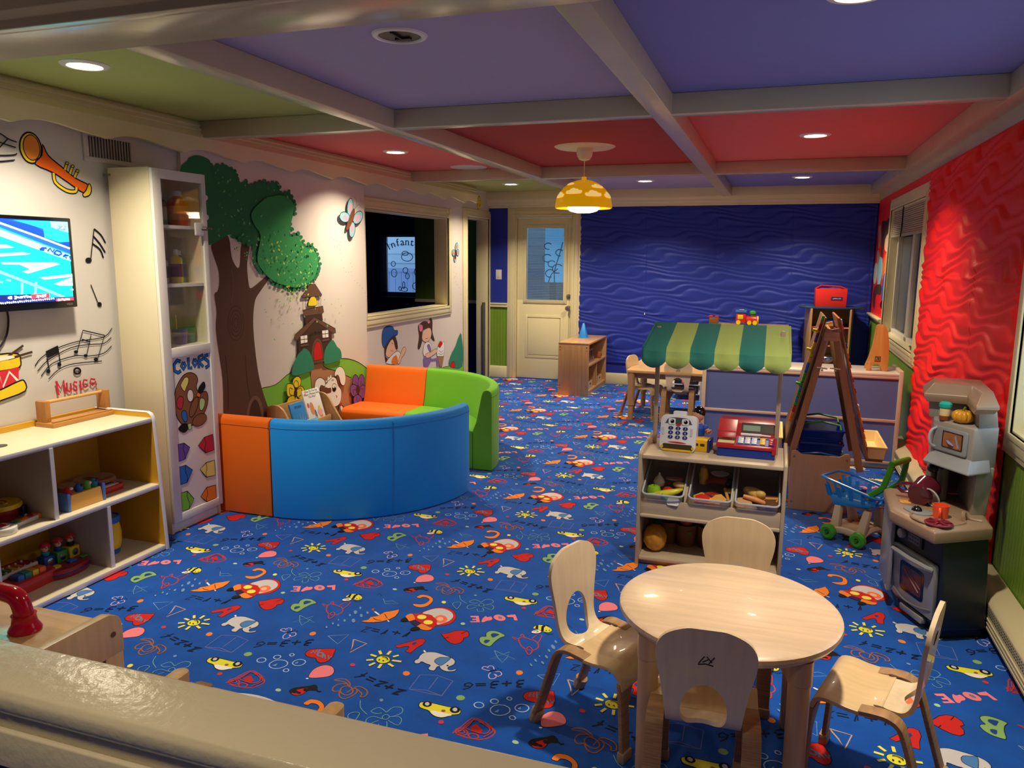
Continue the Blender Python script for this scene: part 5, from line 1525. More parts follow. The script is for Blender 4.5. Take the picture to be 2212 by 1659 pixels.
# ================================================================== yellow and white toy shelf
cr_top = mat('laminate_cream', '#ded6b8', .35); yel_p = mat('laminate_yellow', '#d9a32a', .4); grey_p = mat('laminate_grey', '#b3aaa0', .45); edge = mat('edge_banding_white', '#dcdde2', .35)
t = thing('toy_shelf', 'low yellow and white open toy shelf with sloped sides below the television', 'shelf', (-3.42, 2.4, 0))
SY0, SY1 = 1.55, 3.137
def side(y0, y1, name):
    P = [(-3.44, .003), (-3.012, .003), (-3.012, .03), (-3.045, .70), (-3.05, .728), (-3.062, .744), (-3.08, .75), (-3.44, .75)]
    mb = MB(); mb.prism(P, y0, y1, 0, XZ); b = mb.build(name, yel_p, t, world=True)
    mb = MB(); mb.tube([(x, (y0 + y1) / 2, z) for x, z in P[1:] if x > -3.43] + [(-3.43, (y0 + y1) / 2, .75)], .0125, 8, flat=(1.0, .35)); mb.build('edge_trim', edge, b, world=True)
side(SY1 - .022, SY1, 'side_panel'); side(SY0, SY0 + .022, 'side_panel')
MB().box(-3.445, -3.43, SY0 + .02, SY1 - .02, .02, .75).build('back_panel', yel_p, t, world=True)
def board(name, z, th, xf, m, y0=SY0 + .022, y1=SY1 - .022):
    b = MB().box(-3.43, xf - .004, y0, y1, z - th, z).build(name, m, t, world=True)
    MB().box(xf - .004, xf, y0, y1, z - th, z).build('edge_trim', edge, b, world=True, bev=.0015)
board('top', .722, .022, -3.048, cr_top); board('shelf', .366, .022, -3.030, cr_top); board('bottom_shelf', .030, .024, -3.014, cr_top)
def divider(y, z0, z1, xf):
    b = MB().box(-3.43, xf - .006, y - .009, y + .009, z0, z1).build('divider', grey_p, t, world=True)
    MB().box(xf - .006, xf, y - .010, y + .010, z0, z1).build('edge_trim', edge, b, world=True)
divider(2.515, .366, .70, -3.045); divider(2.785, .03, .344, -3.028); divider(2.205, .03, .344, -3.028); divider(1.95, .366, .70, -3.045)
MB().lathe([(.001, .7225), (.028, .7225), (.03, .7245), (.001, .7245)], c=(0, 0, 0), n=20, M=T(-3.215, 2.405, 0)).build('cable_grommet', black, t, world=True)
# wooden paper-roll stand on the shelf
oak = wood('honey_wood', '#c08a4a', axis='y'); oakz = wood('honey_wood_upright', '#b57c3e', axis='z')
t = thing('wooden_stand', 'honey coloured wooden rack with two end blocks and top rail on the toy shelf', 'wooden rack', (-3.36, 2.95, .722))
for y in (-.195, .165): MB().box(-.055, .01, y, y + .03, .0, .128).build('end_block', oakz, t, bev=.004)
MB().cyl((-.02, -.17, .118), (-.02, .17, .118), .009).build('top_rail', wood('pale_dowel', '#d3a866', axis='y'), t)
MB().box(-.06, .06, -.2, .2, 0, .022).box(.035, .05, -.19, .19, .022, .03).build('base_board', oak, t, bev=.003)
# ------------------------------------------------------------------ toys
P_ = {k: plast('toy_' + k, v, .3) for k, v in dict(red='#c22a2e', crimson='#a01c2c', yellow='#e8c420', blue='#2a6fc0', navy='#16409a', green='#3f9a3a', lime='#6cc23a', orange='#f07a2a', teal='#1d8f98', white='#e6e3e0', purple='#6a3f9a', amber='#e6b052', periwinkle='#4f78c8', brown='#7a5230', skin='#e2b98f', black='#15151a', pink='#e8728c', grey='#8c8c8e').items()}
t = thing('pop_up_bench', 'orange pounding bench toy with blue ends and coloured bobble pegs on the middle shelf', 'toy', (-3.11, 2.71, .366))
MB().prism([(-.095, 0), (.095, 0), (.085, .075), (-.085, .075)], -.03, .03, 0, YZ).build('bench_body', P_['amber'], t, bev=.003)
for y in (-.105, .095): MB().box(-.034, .034, y - .003, y + .015, 0, .088).build('end_panel', P_['periwinkle'], t, bev=.006)
for y, c, c2 in ((-.075, 'red', 'white'), (-.015, 'blue', 'black'), (.03, 'lime', 'white'), (.07, 'teal', 'navy')):
    p = MB().ell((0, y, .09), (.02, .02, .026)).build('peg', P_[c], t); MB().ell((.016, y + .006, .105), (.007, .009, .007)).build('peg_eye', P_[c2], p)
t = thing('toy_piano', 'red curved toy piano with white keys beside the orange bench on the middle shelf', 'toy piano', (-3.18, 2.94, .366))
MB().prism(rrect(-.05, .04, -.075, .06, .02), 0, .032).box(-.055, -.035, -.07, .055, .03, .055).build('piano_body', P_['red'], t, bev=.004)
MB().box(-.02, .03, -.065, .03, .032, .037).build('keyboard', P_['white'], t)
mb = MB()
for i in range(5): mb.box(-.02, .008, -.055 + i * .017, -.048 + i * .017, .037, .041)
mb.build('black_keys', P_['black'], t)
skin_drum = mat('drum_skin', '#b59a7a', .6, var=.15, vscale=14); drumw = wood('drum_shell', '#b08d68', axis='x')
t = thing('hand_drum', 'wide tan frame drum with stretched skin lying on the middle shelf', 'drum', (-3.29, 2.95, .366))
MB().lathe([(.098, 0), (.1, .05), (.096, .054), (.09, .05), (.088, 0)], n=36).build('drum_shell', drumw, t); MB().lathe([(.001, .052), (.094, .054), (.096, .05), (.001, .048)], n=36).build('drum_skin', skin_drum, t)
MB().ell((-.0, -.02, .054), (.05, .025, .0015)).build('drum_smudge', mat('drum_print', '#7d563a', .7), t)
t = thing('hand_drum', 'small pale frame drum tucked behind the orange pounding bench', 'drum', (-3.31, 2.82, .366))
MB().lathe([(.001, 0), (.062, 0), (.064, .045), (.001, .048)], n=28).build('drum_shell', drumw, t); MB().lathe([(.001, .049), (.06, .05), (.062, .046), (.001, .045)], n=28).build('drum_skin', skin_drum, t)
t = thing('tin_drum', 'blue tin drum with yellow rim behind the divider on the middle shelf', 'drum', (-3.375, 2.70, .366))
MB().lathe([(.001, 0), (.06, 0), (.06, .085), (.001, .085)], n=28).build('drum_body', P_['blue'], t); MB().lathe([(.061, .07), (.066, .075), (.066, .10), (.058, .10), (.056, .086), (.001, .086), (.001, .084), (.061, .08)], n=28).build('drum_rim', P_['yellow'], t)
t = thing('toy_drum', 'round dark red toy drum with thick yellow ring handle on the middle shelf', 'toy drum', (-3.275, 2.42, .366))
MB().lathe([(.001, 0), (.055, 0), (.07, .02), (.075, .045), (.07, .065), (.001, .065)], n=30).build('drum_bowl', P_['crimson'], t)
MB().lathe([(.045, .066), (.088, .062), (.09, .072), (.085, .082), (.045, .084)], n=34).cyl((-.045, 0, .076), (.045, 0, .076), .012).build('ring_handle', P_['yellow'], t); MB().lathe([(.001, .066), (.03, .066), (.03, .086), (.022, .088), (.022, .08), (.001, .08)], n=20).build('centre_button', P_['crimson'], t)
t = thing('bobble_toy', 'small bobble toy with lime green head on a red base by the yellow ring drum', 'toy', (-3.30, 2.545, .366))
MB().lathe([(.001, 0), (.05, 0), (.045, .018), (.001, .024)], n=24).build('toy_base', P_['red'], t); MB().lathe([(.012, .02), (.02, .03), (.01, .045), (.012, .06), (.001, .062)], n=14).build('toy_neck', P_['blue'], t); MB().ell((0, 0, .078), (.026, .026, .022)).build('toy_head', P_['lime'], t)
t = thing('castanet', 'short black strap rattle with a silver bell leaning on the red drum', 'rattle', (-3.20, 2.475, .366))
MB().box(-.01, .01, -.012, .012, .015, .065).build('strap', P_['black'], t, bev=.003); MB().ell((.012, .0, .014), .014).build('bell', mat('chrome', '#d8d8d6', .12, metal=1), t)
t = thing('toy_guitar', 'white toy guitar with orange neck and rainbow buttons on the middle shelf edge', 'toy guitar', (-3.10, 2.36, .367), 12)
MB().prism(smooth([(-.09, -.10), (-.02, -.11), (.03, -.07), (.02, -.02), (-.02, -.005), (-.07, -.02), (-.10, -.06)], True, 3), 0, .028).build('guitar_body', P_['white'], t, bev=.006)
MB().prism([(-.05, -.02), (-.01, -.02), (-.005, .14), (-.045, .14)], 0, .02).build('guitar_neck', P_['white'], t, bev=.004)
MB().prism(smooth([(-.046, .138), (-.004, .138), (.0, .17), (-.01, .20), (-.03, .215), (-.045, .20), (-.05, .17)], True, 3), .002, .024).build('guitar_head', P_['orange'], t, bev=.004)
for y, c in ((.0, 'navy'), (.03, 'green'), (.055, 'orange'), (.08, 'orange'), (.11, 'crimson')): MB().ell((-.027, y, .021), (.016, .015, .008)).build('fret_button', P_[c], t)
MB().ell((-.03, -.055, .03), (.025, .02, .012)).build('strum_button', P_['red'], t); MB().lathe([(.03, .027), (.036, .032), (.03, .036), (.025, .03)], c=(-.03, -.055, 0), n=20).build('button_ring', P_['white'], t)
MB().ell((-.002, .175, .027), (.006, .012, .006)).ell((-.012, .2, .026), (.006, .01, .006)).build('tuning_peg', P_['amber'], t)
t = thing('xylophone_piano', 'red toy xylophone piano with coloured keys on the bottom shelf', 'toy piano', (-3.28, 2.47, .03))
MB().prism(smooth([(-.13, -.1), (.10, -.12), (.125, -.08), (.115, .08), (.09, .12), (-.10, .14), (-.14, .08)], True, 3), 0, .06).build('xylophone_body', P_['red'], t, bev=.008)
for i, c in enumerate(('teal', 'green', 'lime', 'yellow', 'orange', 'red')): MB().box(-.09, .0, -.085 + i * .032, -.062 + i * .032, .062, .07).build('tone_bar', P_['green' if c == 'lime' else c], t, bev=.003)
MB().box(.01, .026, -.10, .10, .064, .085, M=R(4)).build('white_bar', P_['white'], t, bev=.006)
mb = MB(); text_mesh(mb, 'little tikes', .016, T(.0268, 0, .074) @ R(94, 'Z') @ R(90, 'X')); mb.build('logo_lettering', P_['red'], t, smooth=False)
for i, c in enumerate(('blue', 'teal', 'yellow', 'orange')): MB().box(.045, .10, -.07 + i * .037, -.037 + i * .037, .055, .085).build('piano_key', P_[c], t, bev=.005)
mb = MB()
for i in range(6): mb.ell((-.075, -.073 + i * .032, .074), .006, 8); mb.ell((-.012, -.073 + i * .032, .074), .006, 8)
mb.build('bar_pins', P_['white'], t)
t = thing('pop_up_toy', 'crimson half moon pop up toy with three red hatted figures on the bottom shelf', 'toy', (-3.225, 2.67, .03))
MB().prism(smooth([(-.06, -.12), (.03, -.13), (.085, -.07), (.095, .0), (.075, .08), (.0, .13), (-.07, .10), (-.085, 0)], True, 3), 0, .045).build('toy_base', P_['crimson'], t, bev=.008)
MB().prism(smooth([(-.06, -.122), (.032, -.132), (.088, -.07), (.098, .0), (.078, .08), (.0, .132), (-.07, .10), (-.087, 0)], True, 3), .018, .024).build('base_stripe', P_['navy'], t)
for y, c, c2 in ((-.065, 'navy', 'teal'), (.005, 'green', 'navy'), (.075, 'yellow', 'black')):
    b = MB().box(-.055, -.002, y - .03, y + .028, .045, .10).build('figure_box', P_[c], t, bev=.004)
    MB().lathe([(.001, 0), (.017, 0), (.017, .002), (.001, .003)], M=T(-.0015, y, .073) @ R(90, 'Y'), n=18).build('mirror_window', mat('mirror', '#d8d6d0', .08, metal=1), b)
    f = MB().lathe([(.016, .10), (.02, .112), (.013, .122), (.001, .122)], c=(-.03, y, 0), n=16).build('figure', P_[c2], t)
    MB().ell((-.03, y, .135), (.017, .017, .018)).build('face', P_['skin'], f); MB().lathe([(.026, .145), (.022, .155), (.012, .163), (.001, .166)], c=(-.03, y, 0), n=16).build('hat', P_['red'], f)
    MB().ell((-.0145, y - .005, .138), (.002, .003, .003), 6).ell((-.0145, y + .007, .138), (.002, .003, .003), 6).build('eyes', P_['black'], f)
for y, c, z in ((-.07, 'yellow', .052), (.02, 'blue', .05), (.09, 'green', .048)): MB().box(.02, .05, y - .022, y + .022, .044, z + .008).build('lever', P_[c], t, bev=.006)
t = thing('bongo_drum', 'yellow and blue toy bongo drum in the right bottom compartment', 'toy drum', (-3.20, 2.93, .03))
MB().lathe([(.001, 0), (.045, 0), (.058, .06), (.06, .11), (.05, .17), (.001, .17)], n=28).build('drum_body', P_['yellow'], t)
MB().lathe([(.052, .165), (.057, .17), (.058, .20), (.05, .203), (.048, .192), (.001, .192), (.001, .17)], n=28).build('drum_rim', P_['blue'], t); MB().lathe([(.001, .193), (.048, .193), (.048, .189), (.001, .189)], n=24).build('drum_skin', plast('drum_grey', '#80858c', .6), t)
MB().lathe([(.046, .001), (.05, .02), (.053, .03), (.044, .03), (.001, .02), (.001, .001)], n=28).build('drum_foot', P_['blue'], t)
# ================================================================== tall white cabinet
t = thing('cabinet', 'tall narrow white cabinet with glass upper door and painted palette and crayons', 'cabinet', (-3.28, 3.51, 0))
cab_in = mat('cabinet_cream_side', '#ddd3b4', .4)
x0, x1, y0, y1 = -3.42, -3.148, 3.31, 3.715
MB().box(x0, x1, y0, y0 + .018, .0, 2.02).build('side_panel', cab_in, t, world=True, bev=.0015); MB().box(x0, x1, y1 - .018, y1, 0, 2.02).build('side_panel', cab_in, t, world=True, bev=.0015)
MB().box(x0, x1, y0 + .018, y1 - .018, 2.0, 2.018).box(x0, x1, y0 + .018, y1 - .018, .06, .08).build('carcass_boards', white, t, world=True)
MB().box(x0 + .002, x0 + .008, y0 + .018, y1 - .018, .06, 2.0).build('back_panel', cab_in, t, world=True)
MB().box(x1 - .03, x1 - .012, y0 + .018, y1 - .018, 0, .06).build('plinth', white, t, world=True)
for z in (1.055, 1.405, 1.725): MB().box(x0 + .008, x1 - .01, y0 + .018, y1 - .018, z - .018, z).build('shelf', white, t, world=True)
d = MB()
for a in ((y0 + .002, y0 + .062, .065, 2.015), (y1 - .036, y1 - .002, .065, 2.015), (y0 + .06, y1 - .034, 1.965, 2.015), (y0 + .06, y1 - .034, 1.0, 1.055), (y0 + .06, y1 - .034, .065, .11)): d.box(x1 + .001, x1 + .021, *a)
d = d.build('door', white, t, world=True, bev=.0015)
MB().box(x1 + .008, x1 + .011, y0 + .055, y1 - .03, 1.05, 1.97).build('glass_pane', mat('cabinet_glass', '#e3ebe6', .02, trans=1, alpha=.16), d, world=True)
mb = MB(); pa = Paint([white]); mb.box(x1 + .004, x1 + .013, y0 + .055, y1 - .03, .10, 1.01)
pa.draw(mb, PAINT_CABINET, lambda a, b, h: V((x1 + .013 + h, a, b)), .00006, clamp=(y0 + .063, y1 - .037, .112, 1.0), h0=.0003); mb.build('painted_panel', pa.mats, d, world=True, smooth=False, recalc=False)
lk = MB().box(x1 + .021, x1 + .034, 3.60, 3.668, 1.672, 1.745).build('child_lock', plast('lock_white', '#e8e6e2'), t, world=True, bev=.010, seg=3)
MB().cyl((x1 + .03, 3.655, 1.712), (x1 + .055, 3.668, 1.712), .011).tube([(x1 + .045, 3.66, 1.712), (x1 + .05, 3.70, 1.716), (x1 + .03, 3.735, 1.714)], .006, 6).build('lock_latch', plast('lock_grey', '#5a5856'), lk, world=True)
for z in (1.89, 1.78): MB().ell((x1 + .006, y1 + .012, z), (.012, .014, .016)).build('hook', plast('lock_white', '#e8e6e2'), t, world=True)
MB().box(XT, XT + .05, y0 - .004, y0 - .001, 1.978, 1.99).build('wall_bracket', steel, t, world=True)
def bottle(name, label, x, y, z, h, r, c, cap, lab=None, kind='paint bottle', **k):
    t = thing(name, label, kind, (x, y, z))
    MB().lathe([(.001, 0), (r * .95, 0), (r, .01), (r, h * .68), (r * .8, h * .76), (r * .38, h * .82), (r * .36, h * .86), (.001, h * .86)], n=20).build('bottle_body', c, t)
    MB().lathe([(r * .42, h * .85), (r * .42, h * .97), (r * .3, h), (.001, h)], n=16).build('cap', cap, t)
    if lab: MB().lathe([(r * 1.01, h * .18), (r * 1.012, h * .2), (r * 1.012, h * .55), (r * 1.01, h * .57)], n=20).build('paper_label', lab, t)
    return t
clr = lambda k, c: plast('paint_in_bottle_' + k, c, .4)
bottle('paint_bottle', 'large orange paint bottle on the top cabinet shelf', -3.275, 3.65, 1.725, .20, .055, clr('orange', '#d2581c'), P_['white'], plast('label_orange', '#e0823a', .6))
bottle('paint_bottle', 'slim green paint bottle beside the orange one on the top cabinet shelf', -3.30, 3.545, 1.725, .185, .032, clr('green', '#4f6a3a'), P_['white'], plast('label_pale', '#a8a890', .6))
bottle('paint_bottle', 'white paint bottle at the left on the middle cabinet shelf', -3.30, 3.535, 1.405, .165, .03, clr('white', '#cfcac0'), P_['white'], plast('label_violet', '#6a5a66', .6))
bottle('paint_bottle', 'yellow paint bottle with dark label on the middle cabinet shelf', -3.26, 3.595, 1.405, .19, .033, clr('yellow', '#e0c520'), P_['white'], plast('label_plum', '#6a2a4a', .6))
bottle('paint_bottle', 'teal paint bottle with white cap on the middle cabinet shelf', -3.30, 3.66, 1.405, .185, .036, clr('teal', '#2f6a78'), P_['white'], plast('label_slate', '#3a4a6a', .6))
for x, y, c, lb in ((-3.24, 3.565, 'purple', 'purple craft cup on the lowest glass cabinet shelf'), (-3.26, 3.655, 'green', 'green craft cup with rubber band on the lowest glass cabinet shelf')):
    t = thing('craft_cup', lb, 'cup', (x, y, 1.055))
    MB().lathe([(.001, 0), (.036, 0), (.043, .09), (.04, .09), (.034, .005), (.001, .005)], n=20).build('cup_body', plast('cup_' + c, {'purple': '#55458a', 'green': '#2e7a44'}[c], .4), t)
    MB().lathe([(.0415, .06), (.0435, .063), (.0435, .068), (.0415, .07)], n=20).build('rubber_band', P_['brown'], t)
    if c == 'purple': MB().cyl((0, -.02, .01), (.01, -.035, .17), .004, n=8).build('brush_handle', P_['amber'], t)
MB().box(-3.40, -3.395, 3.38, 3.46, 1.10, 1.33).build('paper_sheet', mat('paper', '#c9c8bd', .8), None)
tag(bpy.data.objects['paper_sheet'], 'sheet of pale paper standing behind the purple cup in the cabinet', 'paper')
# ================================================================== ring of soft seats
def fab(n, c): return mat(n, c, .55, spec=.35, bump=.12, bscale=300, sheen=.1)
fo, fb, fg = fab('orange_vinyl', '#e86a04'), fab('blue_vinyl', '#0e96f4'), fab('green_vinyl', '#66b022')
BP = [(0, .004), (0, .575), (.008, .596), (.028, .608), (.05, .608), (.07, .596), (.082, .565), (.125, .36), (.15, .30), (.15, .004)]
SPF = [(.152, .004), (.152, .292), (.20, .302), (.47, .304), (.51, .296), (.53, .27), (.535, .22), (.535, .004)]
def seat(name, label, m, path, center, grp='soft seats around the reading corner', seams=()):
    t = thing(name, label, 'soft seat', center, 0, grp)
    for nm, prof in (('backrest', BP), ('seat', SPF)):
        mb = MB(); mb.rings([[path(u, r) + V((0, 0, z)) for r, z in prof] for u in (([i / 24 for i in range(25)]) if not seams == 's' else [0, .02, .98, 1])])
        mb.build(nm, m, t, world=True, bev=.007, seg=2, angle=50)
    mb = MB(); mb.tube([path(i / 24, -.0008) + V((0, 0, .556)) for i in range(25)], .0018, 5)
    if seams != 's': mb.tube([path(.52, -.0008) + V((0, 0, z)) for z in (.01, .3, .556, .59)], .0018, 5)
    mb.build('seam_piping', mat(m.name + '_seam', '#%s' % {'orange_vinyl': 'b85404', 'blue_vinyl': '2272b8', 'green_vinyl': '4c8a20'}[m.name], .7), t, world=True)
    return t
def arc(cx, cy, a0, a1):
    return lambda u, r: V((cx + (.91 - r) * cos(radians(a0 + (a1 - a0) * u)), cy + (.91 - r) * sin(radians(a0 + (a1 - a0) * u)), 0))
seat('soft_seat', 'orange soft seat with plain back beside the white cabinet', fo, lambda u, r: V((-3.395 + .60 * u, 3.742 + r, 0)), (-3.1, 3.9, 0), seams='s')
seat('curved_soft_seat', 'blue curved soft seat showing its back towards the carpet', fb, arc(-2.788, 4.652, -90, 0), (-2.2, 4.1, 0))
seat('curved_soft_seat', 'green curved soft seat at the far side of the reading corner', fg, arc(-2.815, 5.15, 0, 90), (-2.2, 5.7, 0))
seat('soft_seat', 'orange soft seat with its cushion facing the camera under the mural', fo, lambda u, r: V((-3.40 + .582 * u, 6.06 - r, 0)), (-3.1, 5.8, 0), seams='s')
# ================================================================== book rack with picture books
bw = wood('birch_rack', '#c39a68', axis='z'); bwy = wood('birch_rack_rail', '#c9a06c', axis='y')
t = thing('book_rack', 'small birch book display rack with sloped ends against the mural wall', 'book rack', (-3.28, 4.86, 0))
EP = smooth([(-3.41, .485), (-3.36, .505), (-3.31, .50), (-3.27, .47), (-3.24, .42)], False, 3) + [(-3.05, .12), (-3.03, .005), (-3.41, .005)]
for y in (4.556, 5.142): MB().prism(EP, y, y + .02, 0, XZ).build('end_panel', bw, t, world=True, bev=.003)
MB().box(-3.408, -3.392, 4.576, 5.142, .02, .482).build('back_board', bwy, t, world=True, bev=.003)
for k, (x, z) in enumerate(((-3.25, .28), (-3.17, .16))):
    MB().box(x - .09, x + .01, 4.576, 5.142, z, z + .012).box(x + .0, x + .012, 4.576, 5.142, z + .012, z + .06).build('display_ledge', bwy, t, world=True, bev=.002)
MB().box(-3.10, -3.04, 4.576, 5.142, .01, .03).build('base_board', bwy, t, world=True)
def book(label, y, z, x, w, h, th, cov, art, lean=16):
    t = thing('picture_book', label, 'book', (x, y, z), 0, 'picture books in the birch rack')
    M = R(-lean, 'Y')
    MB().box(-th, 0, 0, w, 0, h, M=M).build('cover', cov, t, bev=.0015); MB().box(-th + .002, -.002, .003, w + .001, .002, h + .001, M=M).build('pages', mat('book_pages', '#e9e2d2', .8), t)
    mb = MB(); ms = [mat('book_ink', '#1a1a22', .7)]; art(mb, ms, M @ T(.0008, 0, 0)); mb.build('cover_art', ms, t, smooth=False)
def bm_ell(mb, M, cy, cz, ry, rz, m): mb.poly([M @ V((0, cy + ry * cos(a * pi / 6), cz + rz * sin(a * pi / 6))) for a in range(12)], m)
def art1(mb, ms, M):
    ms += [mat('art_orange', '#d98a5a', .7), mat('art_pink', '#e8a0b0', .7), mat('art_red', '#c8505a', .7), mat('art_yellow', '#e2c85a', .7), mat('art_grey', '#6a6f80', .7)]
    for i, (l, z) in enumerate((('What Do You Say', .262), ('When a Monkey Acts', .24), ('This Way?', .218))): text_mesh(mb, l, .023, M @ T(0, .11, z) @ R(90, 'Z') @ R(90, 'X'))
    for a in ((.07, .13, .025, .05, 1), (.16, .09, .03, .03, 2), (.03, .16, .012, .02, 3), (.165, .075, .02, .045, 1), (.16, .12, .015, .02, 4), (.10, .07, .012, .05, 5), (.16, .03, .05, .012, 4), (.03, .245, .01, .01, 1)): bm_ell(mb, M @ T(.0003 * a[4], 0, 0), *a)
def art2(mb, ms, M):
    ms += [mat('art_burst', '#cfe8f4', .7)]
    for a in range(-3, 4): mb.poly([M @ V((0, .09 + .012 * a, .03)), M @ V((0, .09 + .035 * a, .13 - abs(a) * .015)), M @ V((0, .094 + .014 * a, .03))], 1)
    text_mesh(mb, 'SPLASH', .026, M @ T(0, .09, .17) @ R(90, 'Z') @ R(90, 'X'))
def art3(mb, ms, M): text_mesh(mb, 'FEEL', .04, M @ T(0, .1, .15) @ R(90, 'Z') @ R(90, 'X'))
book('white picture book with black title and small monkey drawings, tallest in the birch rack', 4.865, .292, -3.245, .215, .275, .012, mat('book_white', '#e6e6e4', .5), art1)
book('bright blue picture book with a splash burst beside the white one', 4.69, .292, -3.255, .17, .205, .016, mat('book_blue', '#2a86d0', .4), art2)
book('pale blue picture book with dark capital letters low at the front of the rack', 4.70, .172, -3.165, .21, .20, .014, mat('book_pale_blue', '#7ab6dc', .4), art3)
# smiling sun plaque at the end of the scalloped trim
t = thing('sun_plaque', 'yellow smiling sun plaque at the far end of the scalloped trim', 'wall decoration', (-3.37, 8.63, 2.19))
mb = MB(); mb.prism([((.068 if i % 2 else .052) * cos(i * pi / 14), (.085 if i % 2 else .066) * sin(i * pi / 14)) for i in range(28)], 0, .012, 0, YZ); mb.build('sun_rays', mat('sun_orange', '#b98a20', .6), t)
MB().prism(circ(.055, 24), .012, .016, 0, YZ @ Matrix.Diagonal((1, 1.2, 1, 1))).build('sun_face', mat('sun_yellow', '#d8c030', .6), t)
mb = MB(); mb.tube([(.017, .028 * cos(a), .034 * sin(a) - .01) for a in [pi + i * pi / 8 for i in range(9)]], .003, 5); mb.ell((.017, -.018, .022), (.002, .005, .008), 8); mb.ell((.017, .018, .022), (.002, .005, .008), 8); mb.build('smile', plast('ink_brown', '#5a3a10'), t)
# ================================================================== small plywood chairs
ply = wood('maple_ply', '#e8d4b0', axis='z', rough=.33, coat=.35, var=.07); plye = mat('ply_edge', '#a9835a', .5, var=.25, vscale=60, stretch=(.2, .2, 6)); plys = wood('maple_ply_seat', '#e2c594', axis='x', rough=.33, coat=.35, var=.07)
footm = plast('chair_foot_tan', '#b4916a', .5)
def strip(mb, path, ws, th, m=0):            # bent strip: path of (x,z), half spans (ya,yb) per point
    n = len(path); rs = []
    for i, (x, z) in enumerate(path):
        a = path[max(i - 1, 0)]; b = path[min(i + 1, n - 1)]; dx, dz = b[0] - a[0], b[1] - a[1]; l = math.hypot(dx, dz)
        nx, nz = -dz / l * th / 2, dx / l * th / 2; ya, yb = ws[i]
        rs.append([V((x + nx, ya, z + nz)), V((x + nx, yb, z + nz)), V((x - nx, yb, z - nz)), V((x - nx, ya, z - nz))])
    mb.rings(rs, m)
